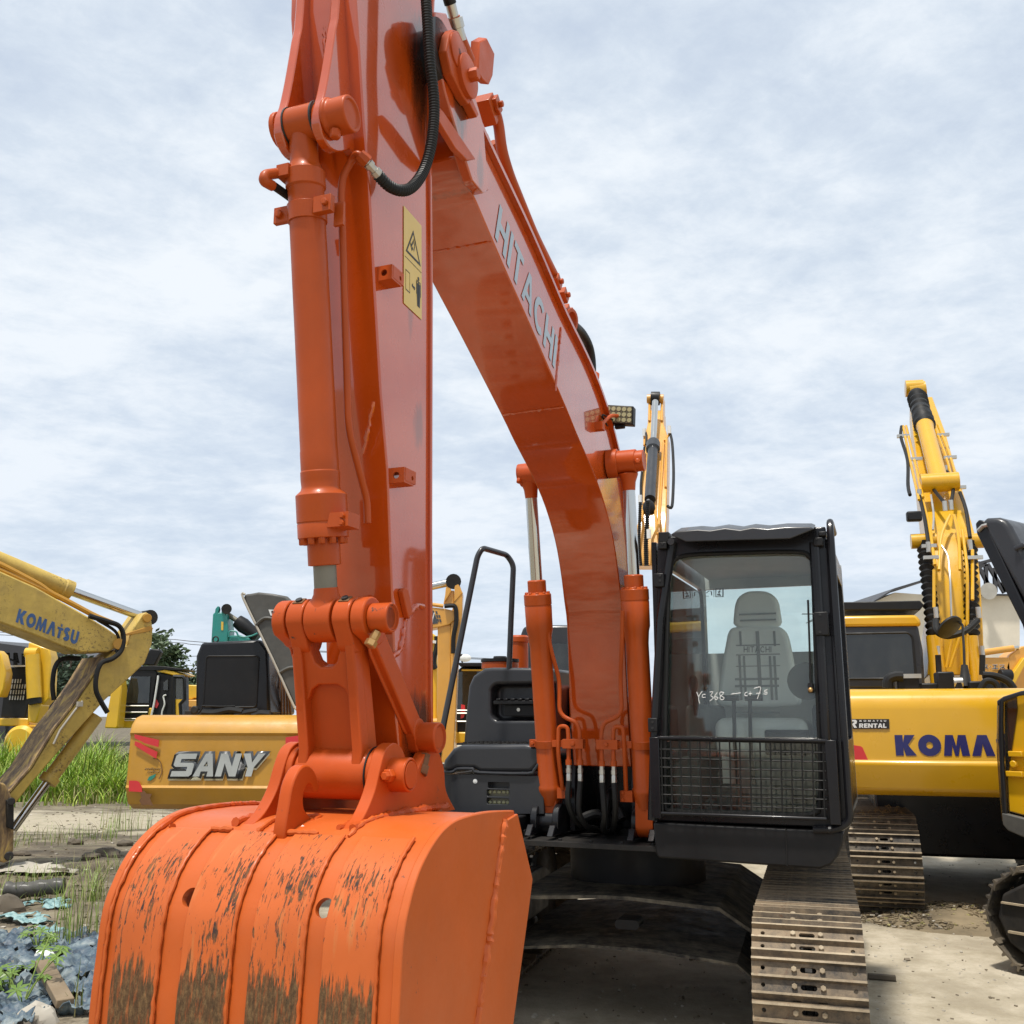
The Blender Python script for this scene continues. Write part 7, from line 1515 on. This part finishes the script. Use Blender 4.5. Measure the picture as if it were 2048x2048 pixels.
for _ in range(2600):
    y = 5.2+rd.random()**1.6*16; x = rd.uniform(-.25, .62)*y; s = rd.uniform(.003, .009)*(1 if rd.random() < .96 else 2.2); mb.mi = 0 if rd.random() < .45 else 1
    p = Vector((x, y, ground_h(x, y)+s*.3)); mb.obox(p, s*2.2, s*1.3, s, Matrix.Rotation(rd.uniform(0, 6.28), 3, 'Z') @ Matrix.Rotation(rd.uniform(-.6, .6), 3, 'X'))
for _ in range(1800):
    y = 7+rd.random()**1.3*15; x = -rd.uniform(.20, .62)*y; s = rd.uniform(.006, .022); mb.mi = 0 if rd.random() < .7 else 1
    p = Vector((x, y, ground_h(x, y)+s*.2)); mb.obox(p, s*2, s*1.4, s, Matrix.Rotation(rd.uniform(0, 6.28), 3, 'Z') @ Matrix.Rotation(rd.uniform(-.6, .6), 3, 'X'))
tag(mb.build('gravel', ['grit', 'stone'], flat=True), 'scattered grit and small stones on the yard ground', 'gravel', kind='stuff')
g0, g1 = gnd(1736, 1958, GZ), gnd(1792, 1962, GZ); tag(MB().beam(g0+Vector((0,0,.02)), g1+Vector((0,0,.02)), .04, .03).build('stick', 'wood' if False else 'clod', bevel=.004), 'short dark stick on the concrete right of the dusty track', 'stick')
paint('straw', (.24, .17, .08), .9, 0, .4); rd = random.Random(2); mb = MB(); base = K.w((xl-.0, .42, .72))
for _ in range(160):
    p = base+Vector((rd.gauss(.02, .10), rd.gauss(0, .06), rd.gauss(.0, .09))); d = Vector((rd.uniform(-1, 1), rd.uniform(-.6, .2), rd.uniform(-1, .6)))*.10; mb.tube([p, p+d*.5+Vector((0,0,.02)), p+d], .004, 4)
tag(mb.build('straw_clump', 'straw', flat=True), 'clump of dry straw caught on the dark track behind the cab', 'straw')
# ================================================================ sky, sun, camera
SUN_EL, SUN_AZ = 63.0, None
sd = Vector((-.15, -.25, .95)).normalized()
el = math.asin(sd.z); az = math.atan2(sd.x, sd.y)
wd = bpy.data.worlds.new('World'); SC.world = wd; wd.use_nodes = True; nt = wd.node_tree; nt.nodes.clear()
out = nd(nt, 'ShaderNodeOutputWorld'); bg = nd(nt, 'ShaderNodeBackground'); bg.inputs[1].default_value = .10
sky = nd(nt, 'ShaderNodeTexSky'); sky.sky_type = 'NISHITA'; sky.sun_disc = False; sky.sun_elevation = el; sky.sun_rotation = az; sky.air_density = 1.0; sky.dust_density = 1.5
tc = nd(nt, 'ShaderNodeTexCoord'); sep = nd(nt, 'ShaderNodeSeparateXYZ'); nt.links.new(tc.outputs['Generated'], sep.inputs[0])
den = mathn(nt, 'ADD', mathn(nt, 'MAXIMUM', sep.outputs[2], 0.0), 0.16)
comb = nd(nt, 'ShaderNodeCombineXYZ'); nt.links.new(mathn(nt, 'DIVIDE', sep.outputs[0], den), comb.inputs[0]); nt.links.new(mathn(nt, 'DIVIDE', sep.outputs[1], den), comb.inputs[1])
mp = nd(nt, 'ShaderNodeMapping'); mp.inputs['Rotation'].default_value = (0, 0, math.radians(-38)); mp.inputs['Scale'].default_value = (1.0, 1.15, 1); mp.inputs['Location'].default_value = (3.1, 1.7, 0); nt.links.new(comb.outputs[0], mp.inputs[0])
n1 = noise_n(nt, mp.outputs[0], 1.5, 9, .60, dist=.25); n2 = noise_n(nt, mp.outputs[0], 7.5, 8, .66, dist=.2); n3 = noise_n(nt, comb.outputs[0], .55, 3, .5)
cl = mathn(nt, 'ADD', mathn(nt, 'ADD', mathn(nt, 'MULTIPLY', n1, .62), mathn(nt, 'MULTIPLY', n2, .30)), mathn(nt, 'MULTIPLY', n3, .22))
cmask = ramp(nt, cl, [(.42, .0), (.66, 1.0)], 'EASE')
ccol = ramp(nt, cl, [(.41, (6.2, 7.1, 8.4)), (.53, (7.0, 7.8, 8.75)), (.65, (8.2, 8.7, 9.25))])
hz = ramp(nt, sep.outputs[2], [(.0, 1.0), (.16, .35), (.40, 0.0)])
ccol2 = mixc(nt, mathn(nt, 'MULTIPLY', hz, .75), ccol, (6.7, 7.6, 8.9))
cov = mathn(nt, 'ADD', mathn(nt, 'MULTIPLY', cmask, .20), .80, True)
nt.links.new(mixc(nt, cov, sky.outputs[0], ccol2), bg.inputs[0]); nt.links.new(bg.outputs[0], out.inputs[0])
sl = bpy.data.lights.new('sun', 'SUN'); sl.energy = 4.0; sl.angle = math.radians(4); sl.color = (1, .95, .87)
so = bpy.data.objects.new('sun', sl); C.objects.link(so); so.rotation_euler = sd.to_track_quat('Z', 'Y').to_euler(); so.location = (-10, -10, 30)
cam = bpy.data.cameras.new('camera'); co = bpy.data.objects.new('camera', cam); C.objects.link(co); co.location = (0, 0, CH)
co.rotation_euler = (math.radians(90)+PIT, 0, 0); cam.sensor_fit = 'HORIZONTAL'; cam.sensor_width = 36; cam.lens = 36*FL/2048; cam.clip_end = 3000; cam.clip_start = .05
SC.camera = co
SPLIT = {'hose','hydraulic_pipe','hinge_plate','pipe_fitting','hose_fitting','grease_pad','grease_hole','bolt_hole','weld_bead','weld_seam','armrest_console','joystick','cylinder_bracket','engine_hose','guard_bar','ear_boss','door_hinge','seal_ring','tank_hose','step_bolt','guard_ledge','conduit','post','engine_parts','shoe_bolts','badge_square','hood_rib','side_rib','engine_cover','turbo_pipe','wiring','door_edge','grease_ring','exhaust_stack'}
def split_islands(o):
    bm = bmesh.new(); bm.from_mesh(o.data); bm.verts.ensure_lookup_table(); seen = set(); isl = []
    for v in bm.verts:
        if v.index in seen: continue
        st = [v]; seen.add(v.index); g = []
        while st:
            a = st.pop(); g.append(a.index)
            for e in a.link_edges:
                w = e.other_vert(a)
                if w.index not in seen: seen.add(w.index); st.append(w)
        isl.append(set(g))
    bm.free()
    if len(isl) < 2 or len(isl) > 60: return
    for k, g in enumerate(isl):
        bm = bmesh.new(); bm.from_mesh(o.data if k else o.data); bm.verts.ensure_lookup_table()
        bmesh.ops.delete(bm, geom=[v for v in bm.verts if v.index not in g], context='VERTS')
        me = o.data.copy(); bm.to_mesh(me); bm.free(); isl[k] = me
    base = o.name.split('.')[0]
    for me in isl[1:]:
        c = o.copy(); c.name = base; c.data = me; C.objects.link(c); c.parent = o.parent
    o.data = isl[0]
for o in list(SC.objects):
    if o.type == 'MESH' and o.name.split('.')[0] in SPLIT and not o.children: split_islands(o)
SC.view_settings.view_transform = 'Standard'; SC.view_settings.look = 'None'; SC.view_settings.exposure = 0.12; SC.view_settings.gamma = 1
SC.cycles.use_denoising = True
SC.cycles.transparent_max_bounces = 24; SC.cycles.max_bounces = 8
